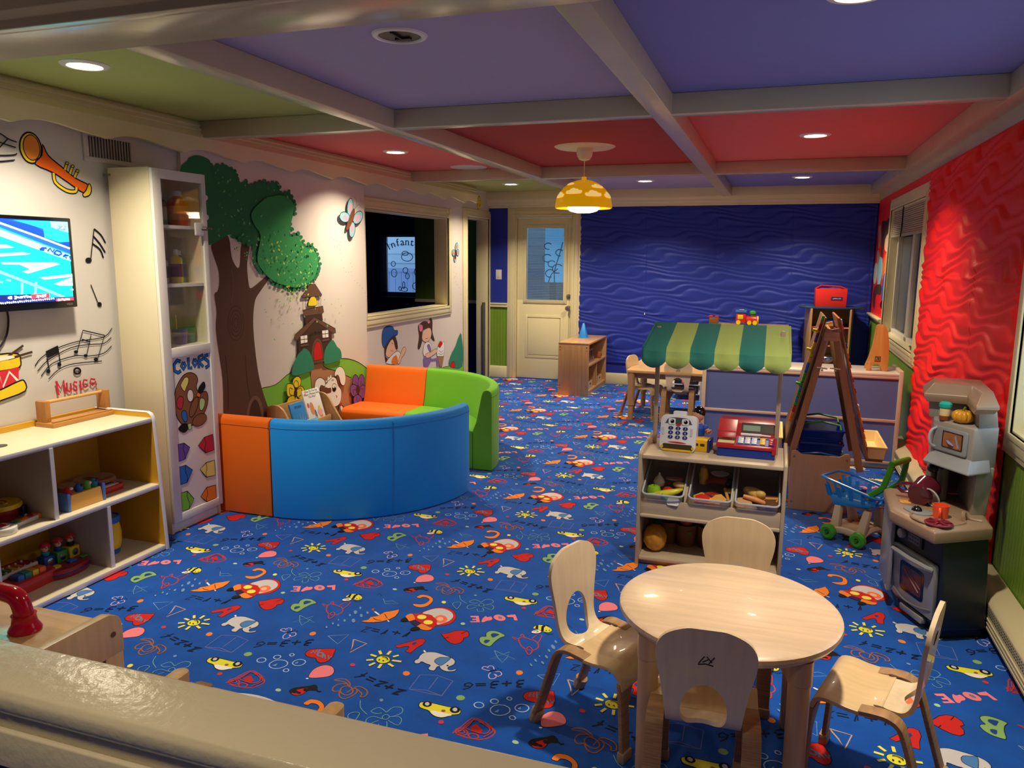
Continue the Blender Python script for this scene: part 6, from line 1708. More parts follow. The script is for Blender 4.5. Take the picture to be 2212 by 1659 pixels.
def make_chair(label):
    t = thing('toddler_chair', label, 'chair', (0, 0, 0), 0, 'small bent plywood chairs')
    # seat with waterfall front
    SP = smooth([(.150, .303), (.19, .2955), (.24, .296), (.285, .302), (.318, .296), (.333, .268), (.338, .235)], False, 3)
    wid = lambda i: .152 - .012 * max(0, (i - 12) / 6)
    mb = MB(); strip(mb, SP, [(-wid(i), wid(i)) for i in range(len(SP))], .013); mb.build('seat', plys, t, bev=.003)
    # backrest ring with an oval opening, bent up from the seat
    BPH = smooth([(.160, .3015), (.128, .299), (.100, .302), (.080, .32), (.068, .355), (.062, .42), (.056, .50), (.046, .605)], False, 4)
    ln = [0]
    for a, b in zip(BPH, BPH[1:]): ln.append(ln[-1] + math.hypot(b[0] - a[0], b[1] - a[1]))
    tot = ln[-1]
    def at(sv):
        sv = min(max(sv, 0), tot)
        for i in range(len(ln) - 1):
            if sv <= ln[i + 1]:
                q = (sv - ln[i]) / (ln[i + 1] - ln[i]); a, b = BPH[i], BPH[i + 1]; dx, dz = b[0] - a[0], b[1] - a[1]; l = math.hypot(dx, dz)
                return a[0] + dx * q, a[1] + dz * q, -dz / l, dx / l
    out = smooth([(-.085, 0), (0, 0), (.085, 0), (.098, .05), (.104, .12), (.116, .20), (.131, .27), (.130, .315), (.105, .352), (.05, tot - .001), (0, tot), (-.05, tot - .001), (-.105, .352), (-.130, .315), (-.131, .27), (-.116, .20), (-.104, .12), (-.098, .05)], True, 5)
    hole = []
    for (y, sv) in out:
        th = math.atan2((sv - .125), y * 1.6); r = 1 / math.hypot(cos(th) / .062, sin(th) / (.085 if sin(th) > 0 else .075))
        hole.append((r * cos(th), .125 + r * sin(th)))
    rings = []
    NR = 6
    for q in range(NR + 1):
        f = q / NR; rings.append([(o_[0] + (h_[0] - o_[0]) * f, o_[1] + (h_[1] - o_[1]) * f) for o_, h_ in zip(out, hole)])
    mb = MB(); th = .0125
    def put(y, sv, sgn): x, z, nx, nz = at(sv); return V((x + nx * sgn * th / 2, y, z + nz * sgn * th / 2))
    seqs = [[put(y, sv, 1) for y, sv in r] for r in rings] + [[put(y, sv, -1) for y, sv in r] for r in rings[::-1]]
    mb.rings(seqs, 0, loop=True); bk = mb.build('backrest', ply, t, angle=50)
    mb = MB(); text_mesh(mb, 'r\u0442\u0442\u0443', .03, Matrix(((0, 0, -1, at(.29)[0] - .0075), (-1, 0, 0, 0), (0, 1, 0, at(.29)[1]), (0, 0, 0, 1)))) if False else None
    for k, (a, b) in enumerate((((-.022, .012), (-.008, -.008)), ((-.016, -.004), (-.002, .012)), ((-.006, .004), (.008, -.006)), ((.004, .012), (.018, -.010)), ((-.02, -.014), (.0, -.010)), ((.0, -.010), (.02, -.014)))):
        def lp(p): x, z, nx, nz = at(.285 + p[1]); return V((x + nx * .0068, p[0], z + nz * .0068))
        mb.tube([lp(a), lp(b)], .0016, 5)
    mb.build('maker_stamp', mat('stamp_brown', '#33241c', .7), bk)
    for sg in (-1, 1):
        RP_ = smooth([(.205, .2965), (.165, .302), (.13, .303), (.102, .291), (.085, .262), (.055, .17), (.012, .035)], False, 3)
        mb = MB(); n = len(RP_); strip(mb, RP_, [((sg * (.106 if i > 2 else .106), sg * (.152 + .008 * i / n))) for i in range(n)], .014); mb.build('leg', plye, t, bev=.003)
        MB().cyl((.014, sg * .1325, .042), (-.002, sg * .1335, .0), .0235, .021, 10).build('foot_cap', footm, t, bev=.002)
        FP = smooth([(.331, .262), (.338, .20), (.343, .12), (.348, .03)], False, 3)
        mb = MB(); n = len(FP); strip(mb, FP, [(sg * (.05 + .05 * min(1, i / (n * .4))), sg * .147) for i in range(n)], .014); mb.build('leg', plye, t, bev=.003)
        MB().box(.336, .362, min(sg * .097, sg * .15), max(sg * .097, sg * .15), 0, .035).build('foot_cap', footm, t, bev=.004)
        x, z, nx, nz = at(.02); MB().ell((.158, sg * .104, .309), (.017, .006, .0015)).build('relief_slot', mat('slot_shadow', '#5a4028', .8), t)
    return t
chair0 = make_chair('small plywood chair at the left of the round table, turned side on')
chair0.location = (-.648, 2.44, 0); chair0.rotation_euler = (0, 0, radians(-20.4))
dup(chair0, (-.113, 1.912, 0), 93.5, 'small plywood chair at the near side of the round table showing its stamped back')
dup(chair0, (.535, 2.295, 0), 162, 'small plywood chair at the right of the round table facing left')
dup(chair0, (-.075, 2.945, 0), -91, 'small plywood chair between the round table and the market stand')
dup(chair0, (-1.369, 7.64, 0), -16, 'small plywood chair at the left end of the far rectangular table')
dup(chair0, (-.83, 7.30, 0), 90, 'small plywood chair tucked under the front of the far rectangular table')
# ================================================================== round table
maple = wood('maple_top', '#e2c8a8', axis='x', rough=.3, coat=.4, var=.10); maplez = wood('maple_leg', '#c4a07a', axis='z', rough=.35, var=.08)
t = thing('round_table', 'low round maple table with thick legs in the right foreground', 'table', (-.081, 2.352, 0))
MB().lathe([(.001, .470), (.31, .470), (.328, .474), (.336, .487), (.334, .498), (.322, .505), (.001, .505)], n=72).build('tabletop', maple, t)
for k in range(4):
    a = radians(45 + 90 * k); x, y = .298 * cos(a), .298 * sin(a)
    lg = MB().cyl((x, y, .40), (x, y, .0), .031, .029, 20).build('leg', maplez, t, bev=.003)
    M = R(45 + 90 * k) @ T(.298, 0, 0)
    mb = MB(); mb.cyl(M @ V((0, 0, .40)), M @ V((0, 0, .471)), .034, .034, 20); mb.prism(smooth([(-.02, .40), (-.045, .42), (-.075, .445), (-.12, .471)], False, 3) + [(.02, .471), (.02, .40)], -.026, .026, 0, M @ XZ); mb.build('leg_bracket', maplez, lg)
# ================================================================== far rectangular table
t = thing('rectangular_table', 'pale wooden rectangular table by the back wall with two small chairs', 'table', (-.72, 7.75, 0))
MB().box(-.60, .62, -.425, .42, .468, .494).build('tabletop', wood('birch_top', '#d4ab70', axis='x'), t, bev=.006)
MB().box(-.55, .57, -.36, .36, .41, .468).build('apron', wood('birch_apron', '#a98456', axis='x'), t)
for x in (-.555, .575):
    for y in (-.38, .375): MB().lathe([(.036, .468), (.036, .2), (.034, .16), (.036, .155), (.036, .145), (.028, .14), (.026, 0)], n=20).build('leg', wood('birch_leg', '#b08a5c', axis='z'), t).location = (x, y, 0)
# white wire drawer frame beyond the table
t = thing('wire_drawer_rack', 'white framed rack with clear bins standing beyond the far rectangular table', 'drawer rack', (-.88, 8.78, 0))
wf = plast('rack_white', '#e0ddd4', .4)
for x in (-.16, .16):
    for y in (-.15, .15): MB().box(x - .009, x + .009, y - .009, y + .009, 0, .30).build('post', wf, t)
for z in (.06, .165, .285): MB().box(-.16, .16, -.15, .15, z, z + .012).build('tray_frame', wf, t, bev=.002)
for z, c in ((.073, '#6a2a5a'), (.178, '#3a3f46')):
    b = MB().box(-.13, .13, -.148, .13, z, z + .085).build('clear_bin', plast('bin_dark', '#2c3036', .2), t, bev=.004)
    MB().ell((.06, -.146, z + .03), (.055, .01, .03)).build('bag', plast('bag_' + c[1:], c, .5), b)
    MB().tube([(.02, -.15, z + .035), (.03, -.152, z + .065), (.08, -.152, z + .065), (.09, -.15, z + .035)], .003, 6).build('bag_handle', plast('bag_handle_grey', '#8d8a9a'), b)
MB().ell((-.03, -.16, .20), (.02, .01, .03)).build('pink_corner', P_['pink'], t)
# ================================================================== low shelf by the door with cone
cw = wood('carved_birch', '#b98d5c', axis='z'); cwt = wood('carved_birch_top', '#b88b5e', axis='y')
t = thing('low_shelf', 'small open wooden shelf unit standing beside the cream back door', 'shelf', (-2.13, 8.9, 0))
X0, X1, Y0, Y1 = -2.30, -1.945, 8.40, 9.37
MB().box(X0, X1, Y0, Y1, .588, .610).build('top', cwt, t, world=True, bev=.003)
MB().box(X0, X1, Y0, Y0 + .02, 0, .588).build('side_panel', cw, t, world=True, bev=.002); MB().box(X0, X1, Y1 - .02, Y1, 0, .588).build('side_panel', cw, t, world=True, bev=.002)
MB().box(X0, X0 + .012, Y0 + .02, Y1 - .02, .05, .588).build('back_panel', cw, t, world=True)
for z in (.06, .355): MB().box(X0 + .012, X1 - .004, Y0 + .02, Y1 - .02, z - .016, z).build('shelf', cwt, t, world=True)
MB().box(X0 + .012, X1 - .01, 8.87, 8.888, .06, .34).build('divider', cw, t, world=True)
MB().box(X1 - .03, X1 - .012, Y0 + .02, Y1 - .02, 0, .044).build('plinth', cw, t, world=True)
for x in (X0 + .02, X1 - .025):
    for z in (.10, .54): MB().cyl((x, Y0 + .002, z + .02), (x, Y0 - .003, z + .02), .008).cyl((x, Y0 + .002, z - .015), (x, Y0 - .003, z - .015), .006).build('corner_screw', mat('screw_steel', '#8d8378', .4, metal=.7), t, world=True)
t = thing('traffic_cone', 'small blue plastic cone on top of the low wooden shelf by the door', 'cone', (-2.16, 9.02, .610))
bc = plast('cone_blue', '#1f86d8', .4)
MB().lathe([(.058, .004), (.012, .172), (.008, .175), (.001, .175)], n=28).build('cone_body', bc, t); MB().lathe([(.001, 0), (.068, 0), (.07, .004), (.056, .008), (.001, .008)], n=28).build('cone_base', bc, t)
t = thing('wooden_tray', 'dark slatted wooden tray leaning inside the upper shelf by the door', 'tray', (-1.99, 8.72, .356), 0)
dw_ = wood('grey_wood', '#86684c', axis='y')
M = R(-12, 'Y')
mb = MB(); mb.box(-.015, .0, -.19, .19, 0, .02, M=M); mb.box(-.015, .0, -.19, .19, .13, .15, M=M)
for y in (-.19, -.11, -.03, .05, .13, .175): mb.box(-.015, 0, y, y + .015, .02, .13, M=M)
mb.build('tray_slats', dw_, t); MB().box(-.022, -.015, -.19, .19, .0, .15, M=M).build('tray_back', mat('tray_dark', '#3d2c20', .7), t)
MB().tube([(-.05, -.06, .14), (-.06, -.03, .19), (-.06, .05, .19), (-.05, .09, .14)], .008, 8).build('tray_handle', dw_, t)
t = thing('wooden_block', 'small amber block at the far end of the upper shelf by the door', 'block', (-1.985, 9.15, .356))
MB().box(-.03, .02, -.03, .03, 0, .075).build('block_body', wood('amber_wood', '#a8612a'), t, bev=.006); MB().cyl((.02, 0, .04), (.023, 0, .04), .018).build('block_hole', mat('hole_dark', '#4a2a14', .8), t)
for y, lb in ((8.62, 'near'), (9.12, 'far')):
    t = thing('wooden_crate', 'pale low wooden crate in the %s bottom compartment of the shelf by the door' % lb, 'crate', (-2.05, y, .06))
    MB().box(-.09, .08, -.10, .10, 0, .008).box(.072, .08, -.1, .1, .008, .09).box(-.09, -.082, -.1, .1, .008, .09).box(-.082, .072, -.1, -.092, .008, .09).box(-.082, .072, .092, .1, .008, .09).build('crate_box', wood('crate_pine', '#b99368'), t); MB().ell((.0805, 0, .06), (.002, .03, .012)).build('hand_hole', mat('hole_dark', '#4a2a14', .8), t)
# ================================================================== blue backed shelf
lav = mat('blue_laminate', '#5f6fa6', .4); palew = wood('pale_frame', '#cdb79c', axis='x', rough=.4, var=.06); palez = wood('pale_frame_upright', '#cdb79c', axis='z', rough=.4, var=.06); ptop = mat('pale_top', '#d6cdc0', .35)
t = thing('blue_back_shelf', 'long low shelf unit with slate blue back panels and pale wood frame', 'shelf', (.2, 6.45, 0))
X0, X1, Y0, Y1, Z1 = -.512, .935, 6.235, 6.66, .735
MB().box(X0, X1, Y0, Y1, Z1 - .024, Z1 - .004).build('top', ptop, t, world=True, bev=.003)
for a, b in ((X0, X0 + .03), (X1 - .03, X1)): MB().box(a, b, Y0 - .004, Y1, .0, Z1 + (.018 if b == X1 else 0)).build('side_panel', palez, t, world=True, bev=.004)
MB().box(X0 + .03, X1 - .03, Y0, Y0 + .02, Z1 - .045, Z1 - .024).box(X0 + .03, X1 - .03, Y0, Y0 + .02, .362, .384).box(X0 + .03, X1 - .03, Y0, Y0 + .02, .04, .062).build('back_rails', palew, t, world=True, bev=.002)
MB().box(X0 + .03, X1 - .03, Y0 + .008, Y0 + .018, .062, .362).build('back_panel', lav, t, world=True); MB().box(X0 + .03, X1 - .03, Y0 + .008, Y0 + .018, .384, Z1 - .045).build('back_panel', lav, t, world=True)
MB().box(X0 + .03, X1 - .03, Y0 + .03, Y0 + .04, 0, .04).build('plinth', palew, t, world=True)
for z in (.06, .38): MB().box(X0 + .03, X1 - .03, Y0 + .02, Y1 - .005, z - .018, z).build('shelf', palew, t, world=True)
# upright wooden stand with stamped square
aw = wood('amber_ply', '#c48848', axis='z', rough=.35)
t = thing('puzzle_stand', 'tall tapered amber plywood stand with a dark square stamp on the blue backed shelf', 'wooden stand', (.765, 6.42, Z1 - .004))
PP = smooth([(.072, .0), (.074, .10), (.068, .22), (.052, .31), (.03, .345), (.0, .345), (-.015, .32), (-.03, .20), (-.05, .10), (-.072, .03), (-.074, .0)], False, 3)
PPf = PP + [(-.045, 0), (-.04, .03), (-.02, .05), (.01, .05), (.03, .03), (.035, 0)]
for y in (-.06, .07): MB().prism(PPf, y, y + .016, 0, XZ).build('side_plate', aw, t, bev=.003)
for x, z in ((.03, .32), (.05, .08), (-.05, .05)): MB().cyl((x, -.05, z), (x, .08, z), .008, n=10).build('dowel', aw, t)
mb = MB()
for a in ((-.02, .02, .072, .076), (-.02, .02, .108, .112), (-.02, -.016, .072, .112), (.016, .02, .072, .112)): mb.box(a[0], a[1], -.0615, -.0605, a[2], a[3])
for l in ([(-.012, .10), (0, .105), (-.002, .09), (-.012, .085), (0, .08)], [(.005, .105), (.005, .08)], [(.005, .092), (.012, .104)], [(.005, .092), (.013, .08)]): mb.tube([(x, -.061, z) for x, z in l], .0018, 4)
mb.build('square_stamp', mat('stamp_brown', '#33241c', .7), t)
# ================================================================== shelf hidden behind with toys on top
t = thing('low_shelf', 'plain low wooden shelf against the blue wall behind the market awning', 'shelf', (-.25, 9.2, 0))
MB().box(-.46, .42, -.13, .16, .80, .822).build('top', cwt, t, bev=.003)
for x in (-.46, .40): MB().box(x, x + .02, -.13, .16, 0, .80).build('side_panel', cw, t)
MB().box(-.44, .40, .14, .155, .02, .80).build('back_panel', cw, t)
for z in (.05, .42): MB().box(-.44, .40, -.12, .14, z - .018, z).build('shelf', cwt, t)
t = thing('toy_train', 'red toy train engine with blue roof and green funnel seen over the striped awning', 'toy train', (-.30, 9.18, .822))
MB().box(-.11, .0, -.05, .05, .02, .13).build('cab', P_['red'], t, bev=.008); MB().box(-.12, .01, -.06, .06, .13, .165).build('roof', P_['blue'], t, bev=.012); MB().box(-.075, -.02, -.061, -.02, .166, .169).build('roof_sticker', P_['white'], t)
MB().box(-.09, -.03, -.056, -.046, .06, .11).build('window', P_['yellow'], t, bev=.012)
MB().cyl((0, 0, .055), (.12, 0, .055), .045, n=20).build('boiler', P_['red'], t, bev=.006); MB().cyl((.12, 0, .055), (.14, 0, .055), .047, .04, 20).build('nose', P_['amber'], t, bev=.004)
MB().lathe([(.025, .095), (.028, .12), (.038, .125), (.036, .145), (.02, .158), (.001, .16)], c=(.07, 0, 0), n=18).build('funnel', P_['green'], t)
for x in (-.08, .04, .1):
    for y in (-.055, .055): MB().cyl((x, y - .008, .025), (x, y + .008, .025), .025, n=18).build('wheel', P_['yellow'], t)
t = thing('toy_figures', 'reddish brown toy just peeking over the left of the awning ridge', 'toy', (-.66, 9.18, .822))
MB().box(-.05, .06, -.03, .03, 0, .07).build('toy_body', P_['brown'], t, bev=.01); MB().ell((-.03, 0, .08), (.03, .02, .014)).ell((.035, 0, .078), (.025, .02, .012)).build('toy_top', P_['red'], t)
# ================================================================== tan corner shelf with blue top
tn = wood('tan_ply', '#b08c5c', axis='z')
t = thing('corner_shelf', 'tan wooden shelf tower with dark blue top in the far right corner', 'shelf', (.59, 9.16, 0))
MB().lathe([(.001, 1.035), (.33, 1.035), (.335, 1.045), (.33, 1.055), (.001, 1.055)], n=40, sy=.62).build('round_top', mat('navy_laminate', '#1e4468', .4), t)
for x, rz in ((-.225, 8), (.215, -8)): MB().box(-.01, .01, -.17, .17, 0, 1.035, M=T(x, 0, 0) @ R(rz)).build('side_panel', tn, t, bev=.002)
MB().box(-.235, .225, .16, .175, 0, 1.035).build('back_panel', tn, t)
for z in (.10, .42, .628, .835):
    P = [(-.235, .16), (.225, .16), (.195, -.14)] + [(x_, -.14 + .04 * (1 - (x_ / .19) ** 2)) for x_ in (.12, .05, 0, -.05, -.12)] + [(-.205, -.14)]
    sh = MB().prism(P, z - .016, z).build('shelf', tn, t)
    MB().tube([(.195, -.142, z - .008)] + [(x_, -.142 + .04 * (1 - (x_ / .19) ** 2), z - .008) for x_ in (.12, .05, 0, -.05, -.12)] + [(-.205, -.142, z - .008)], .009, 6).build('red_edge', plast('edge_red', '#b8322a', .45), sh)
t = thing('fabric_bin', 'bright red fabric bin with dark name tag on the blue topped corner shelf', 'storage bin', (.575, 9.12, 1.055))
rf = mat('red_felt', '#d81f1a', .8, bump=.1, bscale=300)
mb = MB(); a = [(-.155, -.1), (.155, -.1), (.16, .1), (-.16, .1)]
mb.rings([[V((x, y, z)) for x, y in q] for q, z in ((a, 0), ([(x * 1.03, y * 1.03) for x, y in a], .195), ([(x * .98, y * .97) for x, y in a], .195), ([(x * .95, y * .95) for x, y in a], .01))]); mb.build('bin_body', rf, t, bev=.004)
MB().tube([(-.155, .08, .19), (-.10, .09, .225), (.10, .09, .215), (.155, .08, .19)], .008, 6).build('lid_flap', rf, t)
tg = MB().box(-.0, .115, -.105, -.103, .075, .11).build('name_tag', mat('tag_navy', '#1a2a5a', .6), t)
mb = MB(); text_mesh(mb, 'guidecraft', .02, T(.058, -.1055, .092) @ R(90, 'X')); mb.build('tag_lettering', mat('tag_white', '#e6e6ea', .6), tg, smooth=False)
t = thing('bowl', 'shiny blue bowl on the upper level of the corner shelf', 'bowl', (.63, 9.12, .836)); MB().lathe([(.03, .002), (.06, .02), (.12, .075), (.115, .078), (.055, .028), (.001, .012), (.001, .002)], n=28, sy=.8).build('bowl_body', plast('bowl_blue', '#1f6fb0', .15), t)
t = thing('metal_bowl', 'wide silver bowl on the lower level of the corner shelf behind the easel', 'bowl', (.58, 9.1, .421)); MB().lathe([(.04, .002), (.09, .02), (.14, .085), (.135, .09), (.08, .03), (.001, .015), (.001, .002)], n=28, sy=.85).build('bowl_body', mat('steel_bowl', '#b9b9b4', .2, metal=1), t)
# ================================================================== baseboard heater along the right wall
ht = mat('heater_cream', '#cfc49c', .4)
t = thing('baseboard_heater', 'cream baseboard heater with perforated front along the right wall', 'heater', (.97, 4, 0))
HP = [(1.015, .02), (.935, .02), (.935, .03), (.925, .035), (.922, .15), (.935, .165), (1.015, .195)]
def hsec(y0, y1):
    MB().prism(HP, y0, y1, 0, XZ).build('heater_cover', ht, t, world=True, bev=.002)
    mb = MB()
    for z in (.05, .068, .086): mb.box(.919, .9235, y0 + .01, y1 - .01, z, z + .006)
    mb.build('front_ribs', ht, t, world=True)
    mb = MB(); k = int((y1 - y0) / .02)
    for i in range(k):
        for z in (.112, .124, .136): mb.box(.9206, .923, y0 + .008 + i * .02, y0 + .015 + i * .02, z, z + .005)
    h = mb.build('perforations', mat('heater_hole', '#4a4436', .9), t, world=True, smooth=False)
hsec(1.0, 3.9); hsec(3.9, 6.6)
# ================================================================== market stand
ms = wood('stand_ply', '#c7b496', axis='x', rough=.4, var=.05); msz = wood('stand_ply_side', '#bda98c', axis='z', rough=.4, var=.05)
t = thing('market_stand', 'pale wooden market stand with green striped scalloped awning on two posts', 'market stand', (-.25, 3.97, 0))
X0, X1, Y0, Y1 = -.607, .108, 3.785, 4.185
for a, b in ((X0, X0 + .018), (X1 - .018, X1)):
    MB().prism([(Y0, 0), (Y1, 0), (Y1, .615), (Y0 + .05, .605), (Y0, .59)], a, b, 0, YZ).build('side_panel', msz, t, world=True, bev=.004)
MB().box(X0 + .018, X1 - .018, Y0 + .004, Y1, .565, .585).build('top', ms, t, world=True, bev=.004)
MB().box(X0 + .018, X1 - .018, Y0 + .008, Y0 + .02, .277, .353).build('bin_rail', ms, t, world=True, bev=.003)
MB().box(X0 + .018, X1 - .018, Y0 - .004, Y0 + .03, .258, .277).build('ledge_rail', ms, t, world=True, bev=.006, seg=3)
MB().prism([(Y0 + .02, .275), (Y0 + .02, .29), (Y1 - .01, .43), (Y1 - .01, .415)], X0 + .018, X1 - .018, 0, YZ).build('sloped_shelf', ms, t, world=True)
MB().box(X0 + .018, X1 - .018, Y1 - .012, Y1, .0, .565).build('back_panel', msz, t, world=True)
MB().box(X0 + .018, X1 - .018, Y0 + .004, Y1 - .012, .027, .045).build('bottom_shelf', ms, t, world=True, bev=.003); MB().box(X0 + .018, X1 - .018, Y0 + .03, Y0 + .042, 0, .027).build('plinth', ms, t, world=True)
for x in (-.368, -.140): MB().prism([(Y0 + .022, .29), (Y0 + .06, .40), (Y1 - .012, .52), (Y1 - .012, .43)], x - .008, x + .008, 0, YZ).build('divider', ms, t, world=True, bev=.002)
for x, y in ((-.567, 4.07), (.050, 4.03)): MB().box(x - .011, x + .011, y - .011, y + .011, .585, 1.215).build('post', wood('post_wood', '#b5a28a', axis='z'), t, world=True, bev=.003)
ag = [mat('awning_teal', '#2f8276', .8, bump=.15, bscale=200), mat('awning_lime', '#b4c96c', .8, bump=.15, bscale=200)]
mb = MB(); NS = 6
for k in range(NS):
    for q in range(8):
        u0, u1 = (k + q / 8) / NS, (k + (q + 1) / 8) / NS
        def col(u, kk=k):
            fl = (u * NS - kk); sc = .034 * abs(sin(pi * min(max(fl, 0), 1))) ** .8; xr = -.592 + .674 * u; xf = -.618 + .706 * u
            wv = .004 * sin(u * 40)
            return [V((xr, 4.19, 1.19)), V((xr, 4.145, 1.225)), V((xr, 4.11, 1.232)), V((xr * .6 + xf * .4, 4.02, 1.19 - .004)), V((xf, 3.885 + wv, 1.124)), V((xf, 3.868 + wv, 1.105)), V((xf, 3.864 + wv * 1.4, 1.075)), V((xf, 3.858 - wv, 1.055 - sc))]
        a, b = col(u0), col(u1)
        va = [mb.bm.verts.new(p) for p in a]; vb = [mb.bm.verts.new(p) for p in b]
        for i in range(len(a) - 1): mb.face([va[i], vb[i], vb[i + 1], va[i + 1]], k % 2)
bmesh.ops.remove_doubles(mb.bm, verts=mb.bm.verts[:], dist=.0005)
aw_ = mb.build('awning', ag, t, world=True, solid=.003, angle=28)
for u, z in ((0, 0), (1, 0)):
    xr, xf = -.592 + .674 * u, -.618 + .706 * u
    mb = MB(); mb.tube([(xr, 4.16, 1.205), (xr, 4.11, 1.231), (xf, 3.886, 1.122), (xf, 3.864, 1.06)], .0045, 6); mb.build('awning_binding', ag[1 if u else 0], aw_, world=True)
MB().cyl((-.59, 4.12, 1.218), (.08, 4.12, 1.218), .008).cyl((-.61, 3.89, 1.113), (.085, 3.89, 1.113), .006).build('awning_rod', wood('post_wood', '#b5a28a', axis='z'), t, world=True)
for x in (-.567, .05): MB().cyl((x, 4.05, 1.175), (x, 3.90, 1.10), .006).build('awning_arm', wood('post_wood', '#b5a28a', axis='z'), t, world=True)
# clear bins
clear = mat('clear_bin_plastic', '#c9d2da', .12, trans=.55, alpha=.42)
def fbin(x, w, label):
    t = thing('clear_bin', label, 'bin', (x, 3.815, .298), 0, 'clear food bins in the market stand')
    M = R(20, 'X')
    o0 = rrect(-w / 2 + .012, w / 2 - .012, .0, .30, .02); o1 = rrect(-w / 2, w / 2, -.012, .315, .025)
    r = lambda q, z, s=1: [M @ V((a * s, .15 + (b - .15) * s, z)) for a, b in q]
    mb = MB(); mb.rings([r(o0, 0), r(o1, .10), r(o1, .10, .965), r(o0, .006, .96)]); mb.build('bin_tub', clear, t)
    mb = MB(); mb.tube(r(o1, .10), .005, 6, loop=True); mb.build('bin_rim', mat('clear_bin_rim', '#d3d9e2', .2, alpha=.75), t)
    return t
fbin(-.478, .205, 'clear bin with apple and banana, leftmost in the market stand'); fbin(-.246, .205, 'clear bin with pizza and cheese in the middle of the market stand'); fbin(-.022, .205, 'clear bin with potato and bread, rightmost in the market stand')
F_ = lambda k, c, r=.4: mat('food_' + k, c, r, var=.08, vscale=20)
def food(name, label, cat, loc, rz=0): return thing(name, label, cat, loc, rz, 'play food in the market stand bins')
def simple(name, label, cat, loc, mbf, m, rz=0, part=None): 
    t = food(name, label, cat, loc, rz); mb = MB(); mbf(mb); mb.build(part or name + '_body', m, t); return t
BZ = .338   # inside floor of the bins near the front
t = simple('toy_apple', 'shiny green toy apple in the left bin', 'toy food', (-.534, 3.87, .378), lambda m: m.lathe([(.001, -.03), (.018, -.034), (.034, -.018), (.037, .004), (.03, .024), (.016, .03), (.004, .025), (.001, .022)], n=20), F_('green', '#8fc22a', .2)); MB().cyl((0, 0, .022), (.003, 0, .042), .002, n=6).build('stem', F_('stem', '#5a3a1c'), t)
t = food('toy_banana', 'yellow toy banana lying across the front of the left bin', 'toy food', (-.475, 3.85, .372), 6)
MB().tube(smooth([(-.092, .0, -.012), (-.05, -.004, -.006), (0, -.006, .004), (.05, -.002, .016), (.09, .008, .03)], False, 3), [.006, .009, .013, .016, .018, .019, .019, .019, .018, .016, .014, .009, .005], 10).build('banana_body', F_('banana', '#d9cf38', .3), t); MB().ell((-.094, 0, -.012), (.008, .005, .005)).build('banana_tip', F_('tip', '#6f8a2a'), t)
simple('toy_bread', 'oval toy bread roll with score lines at the right of the left bin', 'toy food', (-.405, 3.90, .412), lambda m: m.ell((0, 0, 0), (.04, .024, .018)), F_('bread', '#d9b878'), -20)
simple('toy_garlic', 'white toy garlic bulb at the back of the left bin', 'toy food', (-.515, 3.92, .418), lambda m: m.lathe([(.001, -.03), (.024, -.024), (.03, -.004), (.02, .018), (.006, .032), (.004, .045), (.001, .046)], n=16), F_('garlic', '#cfc4ae'))
simple('toy_tomato', 'red toy tomato half hidden under the banana in the left bin', 'toy food', (-.465, 3.89, .378), lambda m: m.ell((0, 0, 0), (.03, .03, .024)), F_('tomato', '#c23020', .25))
simple('toy_ham', 'pink toy ham slice lying at the back of the left bin', 'toy food', (-.44, 3.95, .425), lambda m: m.prism(smooth([(-.04, -.01), (0, -.025), (.04, -.01), (.035, .02), (-.03, .02)], True, 3), 0, .008), F_('ham', '#b9857a'))
t = food('toy_spatula', 'white toy spatula with green handle hanging over the front of the left bin', 'toy utensil', (-.45, 3.80, .352), -8)
MB().prism(rrect(-.005, .055, -.02, .02, .01), 0, .005, 0, R(60, 'X')).build('spatula_blade', F_('white', '#dfe2e6'), t); MB().cyl((-.005, .005, .006), (-.04, .02, .024), .007, n=8).build('spatula_handle', F_('lettuce', '#4fa83a'), t)
t = food('toy_pizza', 'toy pizza slice with red sauce in the middle bin', 'toy food', (-.282, 3.85, .362), 5)
M = R(32, 'X'); MB().prism([(-.045, -.02), (.035, -.025), (.045, .03), (-.01, .045), (-.05, .02)], 0, .009, 0, M).build('pizza_crust', F_('crust', '#d8a45a'), t, bev=.003); MB().prism([(-.036, -.014), (.026, -.018), (.034, .022), (-.01, .03), (-.04, .014)], .009, .013, 0, M).build('pizza_sauce', F_('sauce', '#d23018', .3), t)
simple('toy_cheese', 'orange toy cheese slice in front of the middle bin', 'toy food', (-.207, 3.85, .365), lambda m: m.prism([(-.045, -.02), (.02, -.03), (.04, .01), (.01, .04), (-.03, .03)], 0, .006, 0, R(35, 'X')), F_('cheese', '#e0a850'))
simple('toy_bacon', 'red and white striped toy bacon in the middle bin', 'toy food', (-.24, 3.885, .385), lambda m: m.box(-.03, -.015, -.03, .03, 0, .006).box(-.012, .002, -.03, .03, 0, .008).box(.006, .018, -.03, .03, 0, .006), F_('bacon', '#b0402c'), -30)
simple('toy_corn', 'yellow toy corn wedge standing at the back of the middle bin', 'toy food', (-.295, 3.98, .455), lambda m: m.lathe([(.001, -.05), (.02, -.045), (.024, 0), (.016, .04), (.001, .05)], n=14), F_('corn', '#c9a030'), 0)
simple('toy_sausage', 'dark red toy sausage at the back of the middle bin', 'toy food', (-.215, 3.96, .425), lambda m: m.tube([(-.06, 0, 0), (-.03, 0, .012), (.03, 0, .012), (.06, 0, 0)], [.012, .017, .017, .012], 10), F_('sausage', '#7a2a20', .3))
simple('toy_plate', 'small pale toy dish lying behind the sausage in the middle bin', 'toy dish', (-.215, 4.0, .455), lambda m: m.lathe([(.001, 0), (.03, 0), (.048, .012), (.044, .013), (.028, .005), (.001, .005)], n=20), F_('dish', '#d8d2d0', .3))
